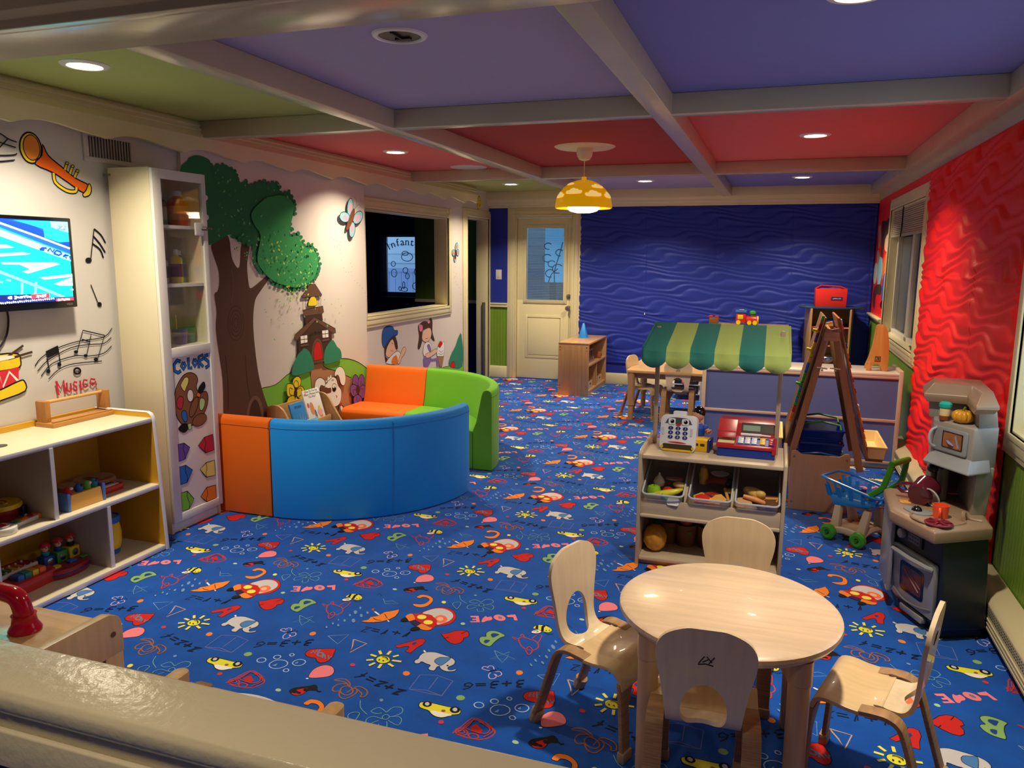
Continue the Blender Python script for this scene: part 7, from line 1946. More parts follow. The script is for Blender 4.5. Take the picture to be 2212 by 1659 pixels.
simple('toy_breadstick', 'long tan toy breadstick leaning at the right of the middle bin', 'toy food', (-.172, 3.88, .39), lambda m: m.cyl((-.01, -.04, -.02), (.015, .04, .02), .008, n=10), F_('stick', '#c9985a'), 35)
simple('toy_pepper', 'yellow toy pepper piece by the right edge of the middle bin', 'toy food', (-.158, 3.92, .40), lambda m: m.ell((0, 0, 0), (.02, .03, .012)), F_('pepper', '#d9b83a'))
simple('toy_eggplant', 'almost black toy eggplant at the back right of the middle bin', 'toy food', (-.165, 3.97, .43), lambda m: m.ell((0, 0, 0), (.026, .04, .024)), F_('eggplant', '#1f1a1c', .2))
simple('toy_olive_bun', 'brown purple toy burger patty at the front right of the middle bin', 'toy food', (-.177, 3.835, .35), lambda m: m.ell((0, 0, 0), (.03, .02, .014)), F_('patty', '#4f3436'))
simple('toy_potato', 'knobbly golden toy potato in the right bin', 'toy food', (-.035, 3.90, .41), lambda m: m.ell((0, 0, 0), (.056, .032, .026), M=R(12, 'Y')).ell((.03, -.012, .004), (.03, .02, .02)).ell((-.035, -.005, .008), (.025, .02, .02)), F_('potato', '#d2ac58'), -22)
simple('toy_sausage_roll', 'orange toy sausage strip in front of the potato in the right bin', 'toy food', (-.035, 3.86, .385), lambda m: m.tube([(-.055, 0, .016), (0, -.004, .006), (.055, 0, -.012)], [.010, .014, .010], 10), F_('orange', '#e0965a'))
simple('toy_sliced_bread', 'tan toy bread slice at the left front of the right bin', 'toy food', (-.09, 3.85, .36), lambda m: m.prism(smooth([(-.04, -.02), (.03, -.025), (.045, 0), (.02, .03), (-.03, .025)], True, 3), 0, .014, 0, R(40, 'X')), F_('slice', '#c99a62'))
simple('toy_meatball', 'light brown ridged toy cookie low in the right bin', 'toy food', (-.055, 3.835, .352), lambda m: m.ell((0, 0, 0), (.036, .02, .016)), F_('cookie', '#c8905e'))
simple('toy_brown_bar', 'dark brown toy chocolate bar at the right of the right bin', 'toy food', (.045, 3.86, .365), lambda m: m.box(-.03, .03, -.025, .025, 0, .02, M=R(30, 'X')), F_('choc', '#6a4426'), 14)
simple('toy_toast', 'orange edged toy toast piece leaning at the right of the right bin', 'toy food', (.04, 3.89, .385), lambda m: m.box(-.035, .035, -.02, .02, 0, .012, M=R(25, 'X')), F_('toast', '#d8a062'), -8)
# lower shelf
t = thing('toy_pineapple', 'large toy pineapple lying on its side on the bottom shelf of the market stand', 'toy food', (-.522, 3.895, .117))
pm = mat('pineapple_skin', '#d08e22', .35, var=.1, vscale=30)
mb = MB(); N1, N2 = 48, 30
def pineP(u, v):
    a = 2 * pi * u; b = -pi / 2 + pi * v; k = .5 + .5 * cos(u * 2 * pi * 8 + v * 22); k2 = .5 + .5 * cos(u * 2 * pi * 8 - v * 22)
    r = 1 + .09 * (k * k2) ** .6 * cos(b); return V((.058 * r * cos(b) * cos(a), .058 * r * cos(b) * sin(a), .07 * r * sin(b)))
mb.grid(pineP, N1, N2); bmesh.ops.remove_doubles(mb.bm, verts=mb.bm.verts[:], dist=.0004); mb.build('pineapple_body', pm, t)
mb = MB()
for i in range(14):
    a = i * 2.4; r = .014 + .022 * (i % 4) / 3; mb.tube([(0, .03, .05), (r * cos(a), .045 + .01 * sin(a), .085), (r * 2 * cos(a), .06 + r * sin(a), .105 - .01 * (i % 3))], [.008, .008, .001], 5)
mb.build('leaf_crown', F_('leaf', '#1f4a26'), t)
bk_ = mat('basket_brown', '#7a4f22', .6, bump=.4, bscale=150, stretch=(1, 1, 6))
for x, fr, lb in ((-.475, 'leaf', 'brown round basket behind the toy pineapple on the bottom shelf'), (-.378, '#e07a2a', 'brown round basket holding an orange on the bottom shelf of the stand'), (-.262, '#6fae2a', 'brown round basket holding a green apple on the bottom shelf of the stand'), (-.02, '#6fae2a', 'brown round basket hidden behind the chair back on the bottom shelf')):
    y = 4.06 if fr == 'leaf' else 4.04
    t = thing('round_basket', lb, 'basket', (x, y, .045), 0, 'brown baskets on the bottom shelf')
    MB().lathe([(.001, 0), (.048, 0), (.06, .115), (.062, .12), (.056, .12), (.045, .01), (.001, .01)], n=28).build('basket_body', bk_, t)
    if x != -.02:
        MB().box(.012, .034, -.0575, -.055, .075, .09).build('basket_tag', mat('tag_olive', '#56643a', .6), t)
    if fr[0] == '#': simple('toy_fruit', ('orange toy fruit' if 'e07a' in fr else 'green toy apple %s' % ('in the right' if x > -.1 else 'in the middle')) + ' resting in a brown basket of the stand', 'toy food', (x, y, .045 + .128), lambda m: m.ell((0, 0, 0), .034), F_('fruit' + fr[1:], fr, .3), part='fruit_body')
# ================================================================== white smiling cash register
rw = plast('register_white', '#dfe2ea', .3); rn = plast('register_navy', '#1a2f7c', .3); rdk = plast('register_grey', '#4a4d54', .35)
t = thing('toy_cash_register', 'white toy cash register with cartoon eyes and round navy number keys', 'toy cash register', (-.43, 3.905, .585), -3)
TILT = R(-9, 'X')
FM = TILT @ XZ                                  # a -> x, b -> up the leaning face, c -> depth (+y)
MB().prism(rrect(-.088, .088, .0, .187, .03), .012, .10, 0, FM).build('register_body', rw, t, bev=.006)
mb = MB(); mb.prism(rrect(-.092, .092, .0, .19, .032), 0, .014, 0, FM); mb.build('face_plate', rw, t, bev=.004)
MB().prism(rrect(-.034, .032, .18, .21, .008), .02, .06, 0, FM).build('carry_handle', rw, t, bev=.004)
def fp(a, b, d=-.001): return FM @ V((a, b, d))
MB().prism(smooth([(-.064, .150), (-.055, .168), (-.03, .176), (.03, .176), (.055, .168), (.064, .150), (.06, .145), (-.06, .145)], True, 3), -.002, .004, 0, FM).build('eye_band', rdk, t)
for sx in (-.034, .034):
    e_ = MB().prism(rrect(sx - .018, sx + .018, .140, .172, .008), -.004, .004, 0, FM).build('eye', rw, t)
    MB().prism(circ(.0095, 20, sx + .002, .156), -.0055, .002, 0, FM).build('pupil', black, e_); MB().prism(circ(.0025, 10, sx - .001, .160), -.0062, .002, 0, FM).build('glint', rw, e_)
MB().prism(smooth([(-.012, .143), (0, .146), (.012, .143), (.008, .137), (-.008, .137)], True, 3), -.005, .002, 0, FM).build('mouth', P_['red'], t)
nums = '123456789'
for i in range(9):
    a, b = -.038 + .037 * (i % 3), .122 - .023 * (i // 3)
    kx = MB().prism([(a + .0125 * cos(q * pi / 10), b + .0088 * sin(q * pi / 10)) for q in range(20)], -.004, .003, 0, FM).build('number_key', rn, t)
    mb = MB(); text_mesh(mb, nums[i], .016, FM @ T(a, b - .001, -.0045) @ Matrix.Diagonal((1, 1, -1, 1))); mb.build('numeral', rw, kx, smooth=False)
MB().prism(smooth([(-.05, .049), (0, .053), (.045, .047), (0, .045)], True, 3), -.002, .002, 0, FM).build('receipt_slot', P_['red'], t)
for sx in (-.077, .067): MB().prism(rrect(sx - .005, sx + .006, .085, .125, .004), -.003, .003, 0, FM).build('side_slot', plast('register_shade', '#c3c7d2', .4), t)
MB().prism(rrect(-.075, .075, .006, .040, .008), -.003, .002, 0, FM).build('drawer_opening', plast('drawer_dark', '#3a2c12', .6), t); MB().prism(rrect(-.073, .072, .004, .014, .004), -.006, .006, 0, FM).build('drawer_lip', plast('drawer_yellow', '#e2b414', .4), t)
for sx in (-.078, .078): MB().prism(circ(.007, 12, sx, .024), -.006, .002, 0, FM).build('drawer_roller', plast('drawer_yellow', '#e2b414', .4), t)
t = thing('toy_scanner', 'yellow and navy toy card scanner beside the white cash register', 'toy', (-.315, 3.99, .585), -6)
MB().box(-.055, .04, -.04, .05, 0, .062).build('scanner_body', plast('drawer_yellow', '#e2b414', .4), t, bev=.004); MB().box(.036, .05, -.045, .055, 0, .066).build('scanner_end', rn, t, bev=.004)
for a in (-.02, .012): MB().box(a - .011, a + .011, -.0415, -.039, .03, .043).build('cutout', plast('drawer_dark', '#3a2c12', .6), t)
# ================================================================== red and blue cash register
rr = mat('register_red', '#b3242c', .35); rb = plast('register_blue', '#16389a', .35)
t = thing('toy_cash_register', 'red toy cash register with blue drawer and grey display on the market stand', 'toy cash register', (-.095, 3.90, .585), -1)
MB().box(-.135, .14, .0, .31, .0, .05).build('cash_drawer', rb, t, bev=.004)
MB().prism([(-.006, .046), (-.006, .06), (.006, .064), (.125, .086), (.17, .14), (.20, .15), (.30, .15), (.31, .14), (.31, .05)], -.142, .146, 0, YZ).build('register_body', rr, t, bev=.006)
MB().box(.125, .146, -.008, .02, .028, .06).build('drawer_latch', rr, t, bev=.003)
SL2 = lambda y: .0645 + (y - .006) * .1815     # key slope
MB().prism([(.03, .09), (.16, .096), (.17, .158), (.16, .162), (.05, .12)], -.142, -.048, 0, YZ).build('logo_block', rr, t, bev=.008)
KM = T(0, .006, .0645) @ R(10.3, 'X'); DM = T(0, .1265, .0875) @ R(50, 'X')
mb = MB(); mb.tube([LM for LM in [T(-.122, .101, .115) @ V((.007 * cos(q), -.002, .007 * sin(q))) for q in [i * pi / 6 for i in range(12)]]], .0012, 4, loop=True)
text_mesh(mb, 'Learning', .011, T(-.085, .0985, .1185) @ R(62, 'X')); text_mesh(mb, 'Resources', .011, T(-.083, .0935, .1095) @ R(62, 'X')); mb.build('logo_lettering', mat('logo_white', '#e6c9c6', .5), t, smooth=False)
MB().box(-.135, -.055, .01, .085, .0, .003, M=KM).build('note_pad', mat('pad_cream', '#efe0a8', .6), t)
MB().box(-.045, .135, .005, .10, .0, .002, M=KM).build('key_bed', rb, t)
for gx, kc in ((-.038, rw), (-.006, rw), (.026, rw), (.066, plast('key_yellow', '#eec21e', .4))):
    for r_ in range(4): MB().box(gx, gx + .026, .014 + r_ * .021, .032 + r_ * .021, .002, .007, M=KM).build('key', kc, t, bev=.002)
for r_ in range(3): MB().box(.108, .132, .012 + r_ * .026, .034 + r_ * .026, .002, .008, M=KM).build('key', rr, t, bev=.002)
MB().box(-.03, .13, .016, .072, -.001, .003, M=DM).build('display_frame', plast('display_dark', '#3a3234', .3), t); MB().box(-.022, .062, .026, .058, .003, .0045, M=DM).build('display', plast('display_green', '#8fa892', .2), t); MB().box(.07, .124, .022, .066, .003, .0045, M=DM).build('solar_panel', mat('solar_grey', '#8d8a86', .15, metal=.7), t)
MB().cyl((-.03, .103, .098), (.07, .105, .098), .007, n=10).cyl((.07, .105, .098), (.115, .106, .096), .004, n=8).build('marker_pen', rw, t)
# ================================================================== doll between the registers
sk = mat('doll_skin', '#c98f70', .5)
t = thing('doll', 'small doll with glossy black hair and blue top seen from behind the white register', 'doll', (-.348, 4.085, .585))
mb = MB(); mb.ell((0, 0, .165), (.034, .034, .036), M=R(-20, 'X')); mb.lathe([(.02, .128), (.024, .11), (.036, .09), (.036, .05), (.04, .02), (.03, .0), (.001, .0)], n=16)
mb.tube(smooth([(.03, -.005, .105), (.055, -.015, .085), (.065, -.045, .088)], False, 3), .013, 10); mb.tube(smooth([(-.03, -.005, .105), (-.055, -.015, .085), (-.06, -.045, .095)], False, 3), .013, 10)
mb.tube(smooth([(.02, -.005, .02), (.04, -.045, .025), (.045, -.05, .055)], False, 3), .014, 10); mb.tube(smooth([(-.02, -.005, .02), (-.035, -.06, .018)], False, 3), .014, 10)
for k_ in range(3): mb.tube([(.063 + .003 * k_, -.045, .088), (.064 + .005 * k_, -.058, .094 + .004 * k_)], .004, 6)
mb.build('body', sk, t)
MB().ell((.004, .006, .178), (.036, .037, .034)).build('hair', plast('doll_hair', '#101012', .15), t)
MB().lathe([(.022, .122), (.04, .10), (.038, .06), (.036, .06), (.03, .10), (.02, .12)], n=18).ell((.04, -.006, .1), (.018, .018, .018)).ell((-.04, -.006, .1), (.018, .018, .018)).build('blue_top', plast('doll_blue', '#1d4fb8', .6), t)
# ================================================================== art easel with storage box
ew = wood('easel_wood', '#a5754a', axis='z', rough=.4); ewb = wood('easel_box_ply', '#b08a68', axis='z', rough=.42, var=.06); traym = plast('tray_cream', '#e8cf8c', .45)
t = thing('art_easel', 'double sided wooden easel with cream trays standing over a wooden storage box', 'easel', (.33, 5.35, 0))
WP = [(.155, 0), (.50, 0), (.50, .365), (.492, .38), (.475, .384), (.462, .378), (.45, .368), (.435, .362), (.225, .362), (.21, .366), (.195, .380), (.18, .386), (.163, .382), (.155, .37)]
for y in (5.012, 5.64): MB().prism(WP, y, y + .016, 0, XZ).build('box_panel', ewb, t, world=True, bev=.003)
for x in (.165, .475): MB().box(x, x + .014, 5.028, 5.64, .0, .30).build('box_side', ewb, t, world=True)
MB().box(.179, .475, 5.028, 5.64, .14, .154).build('box_floor', ewb, t, world=True)
for x, z in ((.175, .345), (.48, .345), (.175, .05), (.48, .05)): MB().cyl((x, 5.013, z), (x, 5.009, z), .007, n=10).build('bolt_cap', mat('bolt_tan', '#8a6a4c', .5), t, world=True)
def leg(xb, zb, xt, zt, y):
    d = V((xt - xb, 0, zt - zb)); l = d.length; d.normalize(); n = V((d.z, 0, -d.x))
    mb = MB(); q = .021; P0, P1 = V((xb, y, zb)), V((xt, y, zt))
    mb.rings([[p + n * q + V((0, -.011, 0)), p + n * q + V((0, .011, 0)), p - n * q + V((0, .011, 0)), p - n * q + V((0, -.011, 0))] for p in (P0, P1)]); return mb.build('leg', ew, t, world=True, bev=.004)
for y in (5.05, 5.61): leg(.142, .27, .322, 1.15, y); leg(.562, .27, .358, 1.15, y)
for sg, xb, xt in ((-1, .107, .303), (1, .597, .377)):
    mb = MB(); P0, P1 = V((xb, 0, .36)), V((xt, 0, 1.215)); d = (P1 - P0).normalized(); n = V((d.z, 0, -d.x)) * .006
    mb.rings([[p + n + V((0, 5.04, 0)), p + n + V((0, 5.62, 0)), p - n + V((0, 5.62, 0)), p - n + V((0, 5.04, 0))] for p in (P0, P1)]); mb.build('drawing_board', mat('board_brown', '#6f4f30', .5) if sg < 0 else mat('board_mirror', '#a8692c', .25), t, world=True, bev=.002)
for y in (5.05, 5.61): MB().prism(rrect(.298, .386, 1.075, 1.13, .012), y - .016, y - .004, 0, XZ).build('hinge_plate', wood('hinge_ply', '#c09664'), t, world=True, bev=.002)
for x, z in ((.30, 1.04), (.375, 1.04)): MB().cyl((x - .03, 5.034, z - .13), (x + .03, 5.034, z - .135), .005, n=8).ell((x, 5.03, z - .145), (.007, .006, .007), 8).build('brass_latch', mat('latch_pale', '#d8cfae', .3, metal=.4), t, world=True)
MB().cyl((.345, 5.06, 1.12), (.345, 5.60, 1.12), .009).build('top_dowel', ew, t, world=True)
def tray(x0, x1, z0, z1):
    mb = MB(); o = [(x0, 5.10), (x1, 5.10), (x1, 5.60), (x0, 5.60)]; ins = lambda e: [(x0 + e, 5.10 + e), (x1 - e, 5.10 + e), (x1 - e, 5.60 - e), (x0 + e, 5.60 - e)]
    mb.rings([[V((a, b, z)) for a, b in q] for q, z in ((ins(.008), z0), (ins(.0), z1 - .01), (ins(-.008), z1 - .01), (ins(-.008), z1), (ins(.004), z1), (ins(.012), z0 + .006))]); mb.build('paint_tray', traym, t, world=True, bev=.003)
    MB().box(x0, x1 - .01, 5.14, 5.56, z0 - .025, z0).build('tray_bracket', ew, t, world=True)
tray(.598, .705, .345, .425); tray(-.015, .095, .36, .44)
# coloured magnetic pieces clinging to the left board
cols = ('lime', 'orange', 'red', 'purple', 'yellow', 'blue', 'green', 'teal', 'white', 'pink')
def piece(f, y, c, s=.022, k=0, h=.02):
    P0, P1 = V((.107, y, .36)), V((.303, y, 1.215)); d = (P1 - P0); p = P0 + d * f; d.normalize(); M = Matrix.Translation(p) @ Matrix(((d.z, 0, d.x, 0), (0, 1, 0, 0), (-d.x, 0, d.z, 0), (0, 0, 0, 1)))
    nm = ('magnet_gear', 'magnet_tube', 'magnet_tile')[k]
    lb = {'lime': 'lime green', 'pink': 'pink'}.get(c, c)
    tt = thing(nm, '%s %s on the left easel board, %s' % (lb, ('gear magnet', 'tube magnet', 'tile magnet')[k], LABP(f)), 'magnet toy', M.translation, 0, 'magnetic pieces on the easel board'); tt.matrix_world = M
    mb = MB()
    if k == 0: mb.prism([((s if (i // 2) % 2 else s * .8) * cos(i * pi / 12), (s if (i // 2) % 2 else s * .8) * sin(i * pi / 12)) for i in range(24)], -.007 - h, -.0065, 0, YZ)
    elif k == 1: mb.cyl((-.008, 0, 0), (-.035 - h, 0, .0), .010, n=12).cyl((-.018, 0, -s), (-.018, 0, s), .010, n=12)
    else: mb.box(-.007 - h, -.0065, -s, s, -s, s)
    mb.build('piece_body', P_[c], tt, bev=.002)
    return tt
def LABP(f): return '%d percent up its height' % round(f * 100)
for f, c, k in ((.985, 'lime', 2), (.955, 'orange', 0), (.925, 'red', 2), (.895, 'yellow', 1), (.865, 'purple', 0), (.835, 'purple', 2), (.80, 'yellow', 2), (.755, 'yellow', 1), (.72, 'yellow', 0), (.68, 'amber', 2), (.645, 'blue', 2), (.61, 'blue', 0), (.57, 'green', 2), (.535, 'green', 0), (.50, 'green', 1), (.465, 'teal', 0), (.425, 'green', 2), (.39, 'teal', 2), (.355, 'green', 0), (.315, 'red', 2), (.27, 'orange', 2), (.235, 'orange', 0)): piece(f, 5.10, c, .019, k, .016)
rs_ = random.Random(5)
for i, (f, c) in enumerate(((.97, 'white'), (.93, 'pink'), (.89, 'purple'), (.80, 'navy'), (.73, 'orange'), (.66, 'orange'), (.56, 'red'), (.48, 'red'), (.36, 'white'), (.31, 'orange'), (.26, 'yellow'), (.2, 'red'), (.15, 'orange'), (.1, 'amber'))):
    P0, P1 = V((.597, 5.09, .36)), V((.377, 5.09, 1.215)); d = (P1 - P0); p = P0 + d * f; d.normalize()
    M = Matrix.Translation(p) @ Matrix(((d.z, 0, d.x, 0), (0, 1, 0, 0), (-d.x, 0, d.z, 0), (0, 0, 0, 1)))
    tt = thing('magnet_strip', '%s strip magnet on the right easel board, %s' % (c, LABP(f)), 'magnet toy', p, 0, 'magnetic strips on the right easel board'); tt.matrix_world = M
    MB().box(.0065, .014, -.03, .03, -.015, .015).build('piece_body', P_[c], tt, bev=.002)
# stacked blue shopping baskets in the box
bb = plast('basket_blue', '#15308e', .3)
def basket(z, hc, lb, hx):
    t = thing('shopping_basket', lb, 'basket', (.327, 5.27, z), 0, 'blue shopping baskets stacked in the easel box')
    o0, o1 = rrect(-.115, .115, -.10, .14, .02), rrect(-.14, .14, -.12, .16, .02)
    r = lambda q, zz, s=1: [V((a * s, .02 + (b - .02) * s, zz)) for a, b in q]
    mb = MB(); mb.rings([r(o0, 0), r(o1, .135), r(o1, .135, 1.04), r(o1, .148, 1.04), r(o1, .148, .97), r(o0, .006, .97)]); mb.build('basket_tub', bb, t, bev=.002)
    mb = MB()
    for zz in (.03, .06, .09): mb.tube([V((a * (.83 + zz * 1.35), .02 + (b - .02) * (.83 + zz * 1.35), zz)) for a, b in rrect(-.142, .142, -.123, .163, .02)], .0022, 4, loop=True)
    mb.build('basket_ribs', plast('basket_blue_light', '#1d3fa8', .3), t)
    for y in (-.11, .15): MB().tube([(-.12, y, .15), (-.115, y + hx, .175), (0, y + hx * 2, .19), (.115, y + hx, .175), (.12, y, .15)], .007, 6).build('carry_handle', P_[hc], t)
basket(.155, 'blue', 'lowest blue shopping basket standing in the easel box', .0); basket(.262, 'red', 'middle blue shopping basket with red handles in the easel box', .02); basket(.348, 'green', 'topmost blue shopping basket with green handles in the easel box', .03)
# ================================================================== toy shopping cart
cbm = plast('cart_blue', '#1f7fd0', .3); ctn = plast('cart_tan', '#b6a68c', .45); cgn = plast('cart_green', '#3a8f1c', .35)
t = thing('toy_shopping_cart', 'toy shopping cart with blue basket, green handle and wheels on a tan base', 'shopping cart', (.52, 4.585, 0), -34.8)
r0_, r1_ = [], []
def ringq(sx, sy, z, dz=0): return [V((a * sx + .0, b * sy, z + dz * a)) for a, b in rrect(-1, 1, -1, 1, .3, 5)]
def cart_wall():
    mb = MB(); A = ringq(.125, .075, .205, .02); B = ringq(.165, .105, .30, -.02); n = len(A)
    mb.rings([A, [a * .55 + b * .45 for a, b in zip(A, B)]], cap1=False)            # floor and low wall
    mid = [a * .55 + b * .45 for a, b in zip(A, B)]; mid2 = [a * .50 + b * .5 for a, b in zip(A, B)]
    for i in range(0, n):                                                          # ribs
        if i % 3 == 0 or i % 6 == 1:
            j = (i + 1) % n; mb.rings([[mid[i], mid[j], mid[j] * .97, mid[i] * .97], [B[i], B[j], B[j] * .985, B[i] * .985]])
    return mb, B
mb, B = cart_wall(); mb.build('basket', cbm, t, solid=.003)
# side walls as slotted panels
mb = MB()
for sg in (-1, 1):
    for x in (-.145, -.075, .0, .075, .14): mb.rings([[V((x * .9 - .012, sg * .087, .235)), V((x * .9 + .012, sg * .087, .235)), V((x * .9 + .012, sg * .083, .235)), V((x * .9 - .012, sg * .083, .235))], [V((x - .011, sg * .106, .30 - .12 * x * .2)), V((x + .011, sg * .106, .30 - .12 * x * .2)), V((x + .011, sg * .102, .30 - .12 * x * .2)), V((x - .011, sg * .102, .30 - .12 * x * .2))]])
for x, sx in ((-.165, -1), (.16, 1)):
    for y in (-.06, 0, .06): mb.rings([[V((x * .82, y - .011, .235)), V((x * .82, y + .011, .235)), V((x * .82 - .004 * sx, y + .011, .235)), V((x * .82 - .004 * sx, y - .011, .235))], [V((x, y - .01, .30)), V((x, y + .01, .30)), V((x - .004 * sx, y + .01, .30)), V((x - .004 * sx, y - .01, .30))]])
mb.build('slotted_wall', cbm, t)
mb = MB(); mb.tube([V((b.x * 1.03 - (.018 if b.x < -.15 and abs(b.y) < .09 else 0), b.y * 1.03, b.z + .008 + (.012 if b.x < -.1 else 0))) for b in B], .008, 8, loop=True); mb.build('basket_rim', cbm, t)
# base with arched legs
mb = MB(); mb.box(-.09, .08, -.06, .06, .19, .208)
mb.build('base_top', ctn, t, bev=.006)
for sx in (-1, 1):
    for sy in (-1, 1): mb = MB(); mb.rings([[V((sx * .085 + a, sy * .055 + b, .195)) for a, b in ((-.018, -.018), (.018, -.018), (.018, .018), (-.018, .018))], [V((sx * .075 + a, sy * .10 + b, .045)) for a, b in ((-.026, -.02), (.026, -.02), (.026, .02), (-.026, .02))]]); mb.build('base_leg', ctn, t, bev=.005)
mb = MB()
for sy in (-1, 1): mb.tube(smooth([(-.10, sy * .11, .045), (-.05, sy * .108, .058), (0, sy * .108, .064), (.05, sy * .108, .058), (.10, sy * .11, .045)], False, 3), .02, 8, flat=(.7, 1))
for sx in (-1, 1): mb.tube(smooth([(sx * .085, -.11, .05), (sx * .085, -.05, .07), (sx * .085, .05, .07), (sx * .085, .11, .05)], False, 3), .018, 8)
mb.build('base_rails', ctn, t); MB().box(-.07, .07, -.09, .09, .06, .07).build('lower_tray', ctn, t)
for sx in (-1, 1):
    for sy in (-1, 1):
        w = MB().lathe([(.013, -.016), (.03, -.02), (.043, -.013), (.046, 0), (.043, .013), (.03, .02), (.013, .016), (.011, .004), (.011, -.004)], n=28, M=T(sx * .088, sy * .145, .0462) @ R(90, 'X')).build('wheel', cgn, t)
        MB().cyl((sx * .088, sy * .168, .0462), (sx * .088, sy * .10, .0462), .009, n=12).build('axle', plast('axle_green', '#2a6a14', .4), w)
mb = MB()
for sy in (-1, 1): mb.tube(smooth([(.10, sy * .10, .285), (.135, sy * .10, .32), (.175, sy * .095, .36), (.195, sy * .085, .44), (.205, sy * .075, .49)], False, 4), .015, 8, flat=(.8, 1.15))
mb.tube([(.207, -.09, .495), (.215, 0, .50), (.207, .09, .495)], .016, 10); mb.build('handle', cgn, t)
for x, y, c, lb in ((.06, .02, 'red', 'red toy food piece lying in the blue shopping cart'), (.10, -.03, 'pink', 'pink toy food piece at the handle end of the shopping cart'), (.02, .05, 'brown', 'dark brown toy food piece at the back of the shopping cart')):
    p = Matrix.Translation((.52, 4.585, 0)) @ R(-34.8) @ V((x, y, .245)); tt = thing('toy_food', lb, 'toy food', p, 0, 'toy food in the shopping cart'); MB().ell((0, 0, 0), (.026, .02, .015)).ell((.01, .006, .01), (.012, .012, .008)).build('food_body', P_[c], tt)
# ================================================================== toy kitchen
ktan = plast('kitchen_tan', '#b09a82', .35); ktop = plast('kitchen_taupe', '#9a8068', .3); knav = plast('kitchen_navy', '#15202e', .45); ksil = plast('kitchen_silver', '#8f9294', .28); kdk = plast('kitchen_dark', '#2a2a2c', .35); kgr = plast('kitchen_grey', '#9c968c', .33)
t = thing('toy_kitchen', 'tall tan and navy toy kitchen with silver oven and microwave by the red wall', 'toy kitchen', (.78, 3.7, 0))
def P3(q, z): return [V((x, y, z)) for x, y in q]
base0 = [(.60, 3.93), (.602, 3.70), (.735, 3.39), (.915, 3.478), (.918, 3.93)]; base1 = [(.575, 3.93), (.575, 3.66), (.705, 3.385), (.900, 3.505), (.915, 3.93)]
toe = [(.625, 3.92), (.63, 3.70), (.745, 3.43), (.905, 3.50), (.91, 3.92)]
MB().rings([P3(toe, 0), P3(toe, .045)]).build('toe_kick', knav, t, world=True)
MB().rings([P3(base0, .045), P3(base1, .44)]).build('base_cabinet', knav, t, world=True, bev=.010, seg=3)
ctop = [(.548, 3.93), (.532, 3.585), (.665, 3.34), (.905, 3.487), (.915, 3.93)]; cin = [(.57, 3.92), (.555, 3.60), (.675, 3.375), (.892, 3.505), (.905, 3.92)]
MB().rings([P3([(x * .985 + .012, y * .99 + .037) for x, y in ctop], .435), P3(ctop, .45), P3(ctop, .485), P3(cin, .497)]).build('countertop', ktop, t, world=True, bev=.006, seg=3)
Bq, Cq = V((.575, 3.66)), V((.705, 3.385)); B0, C0 = V((.602, 3.70)), V((.735, 3.39))
def face(s, z, o=0):                                  # point on the oven front: s metres along, z height, o metres outward
    f = (z - .045) / .395; a = B0.lerp(Bq, f); b = C0.lerp(Cq, f); d = (b - a); L = d.length; p = a + d * (s / L); n = V((d.y, -d.x)) / L
    return V((p.x + n.x * o, p.y + n.y * o, z))
def fpanel(mb, s0, s1, z0, z1, o0, o1, r=.012):
    q = rrect(s0, s1, z0, z1, r, 3); mb.rings([[face(a, b, o0) for a, b in q], [face(a, b, o1) for a, b in q]])
mb = MB(); fpanel(mb, .005, .296, .075, .325, .0, .018); od = mb.build('oven_door', ksil, t, world=True, bev=.004)
mb = MB(); fpanel(mb, .062, .232, .125, .265, .018, .0195, .02); mb.build('oven_window', plast('oven_dark', '#171416', .12), od, world=True)
mb = MB(); fpanel(mb, .078, .216, .14, .25, .0195, .0202, .015); mb.build('oven_picture', mat('oven_glow', '#5a2c22', .2, var=.5, vscale=18), od, world=True)
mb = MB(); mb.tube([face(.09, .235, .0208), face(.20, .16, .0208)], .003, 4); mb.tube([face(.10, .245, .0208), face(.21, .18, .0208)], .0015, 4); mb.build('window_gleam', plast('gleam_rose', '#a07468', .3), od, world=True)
mb = MB(); mb.tube([face(.02, .298, .018), face(.03, .302, .034), face(.15, .302, .04), (face(.27, .305, .034)), face(.28, .30, .018)], .011, 8); mb.build('door_handle', ksil, od, world=True)
mb = MB(); mb.tube(smooth([face(.015, .108, .018), face(.10, .085, .022), (face(.20, .095, .022)), face(.285, .12, .018)], False, 4), .004, 6); mb.build('door_crease', plast('silver_shade', '#77797b', .35), od, world=True)
mb = MB(); fpanel(mb, .07, .235, .028, .058, .0, .022, .01); mb.build('drawer_pull', ksil, t, world=True, bev=.005)
mb = MB(); fpanel(mb, .018, .185, .352, .412, .0, .006, .006); cpn = mb.build('control_panel', plast('panel_black', '#232527', .3), t, world=True)
p0 = face(.055, .382, .005); p1 = face(.055, .382, .024)
MB().cyl(p0, p1, .022, .019, 20).build('dial', ksil, cpn, world=True, bev=.003)
mb = MB(); fpanel(mb, .095, .172, .362, .402, .006, .0075, .004); mb.build('keypad', plast('keypad_grey', '#6b6a68', .3), cpn, world=True)
mb = MB()
for i in range(4):
    for j in range(2): fpanel(mb, .100 + i * .018, .112 + i * .018, .368 + j * .018, .378 + j * .018, .0075, .0085, .002)
mb.build('keypad_buttons', plast('keypad_dark', '#3a3a3a', .4), cpn, world=True)
MB().box(.555, .574, 3.66, 3.92, .085, .42).build('side_door', ksil, t, world=True, bev=.006)
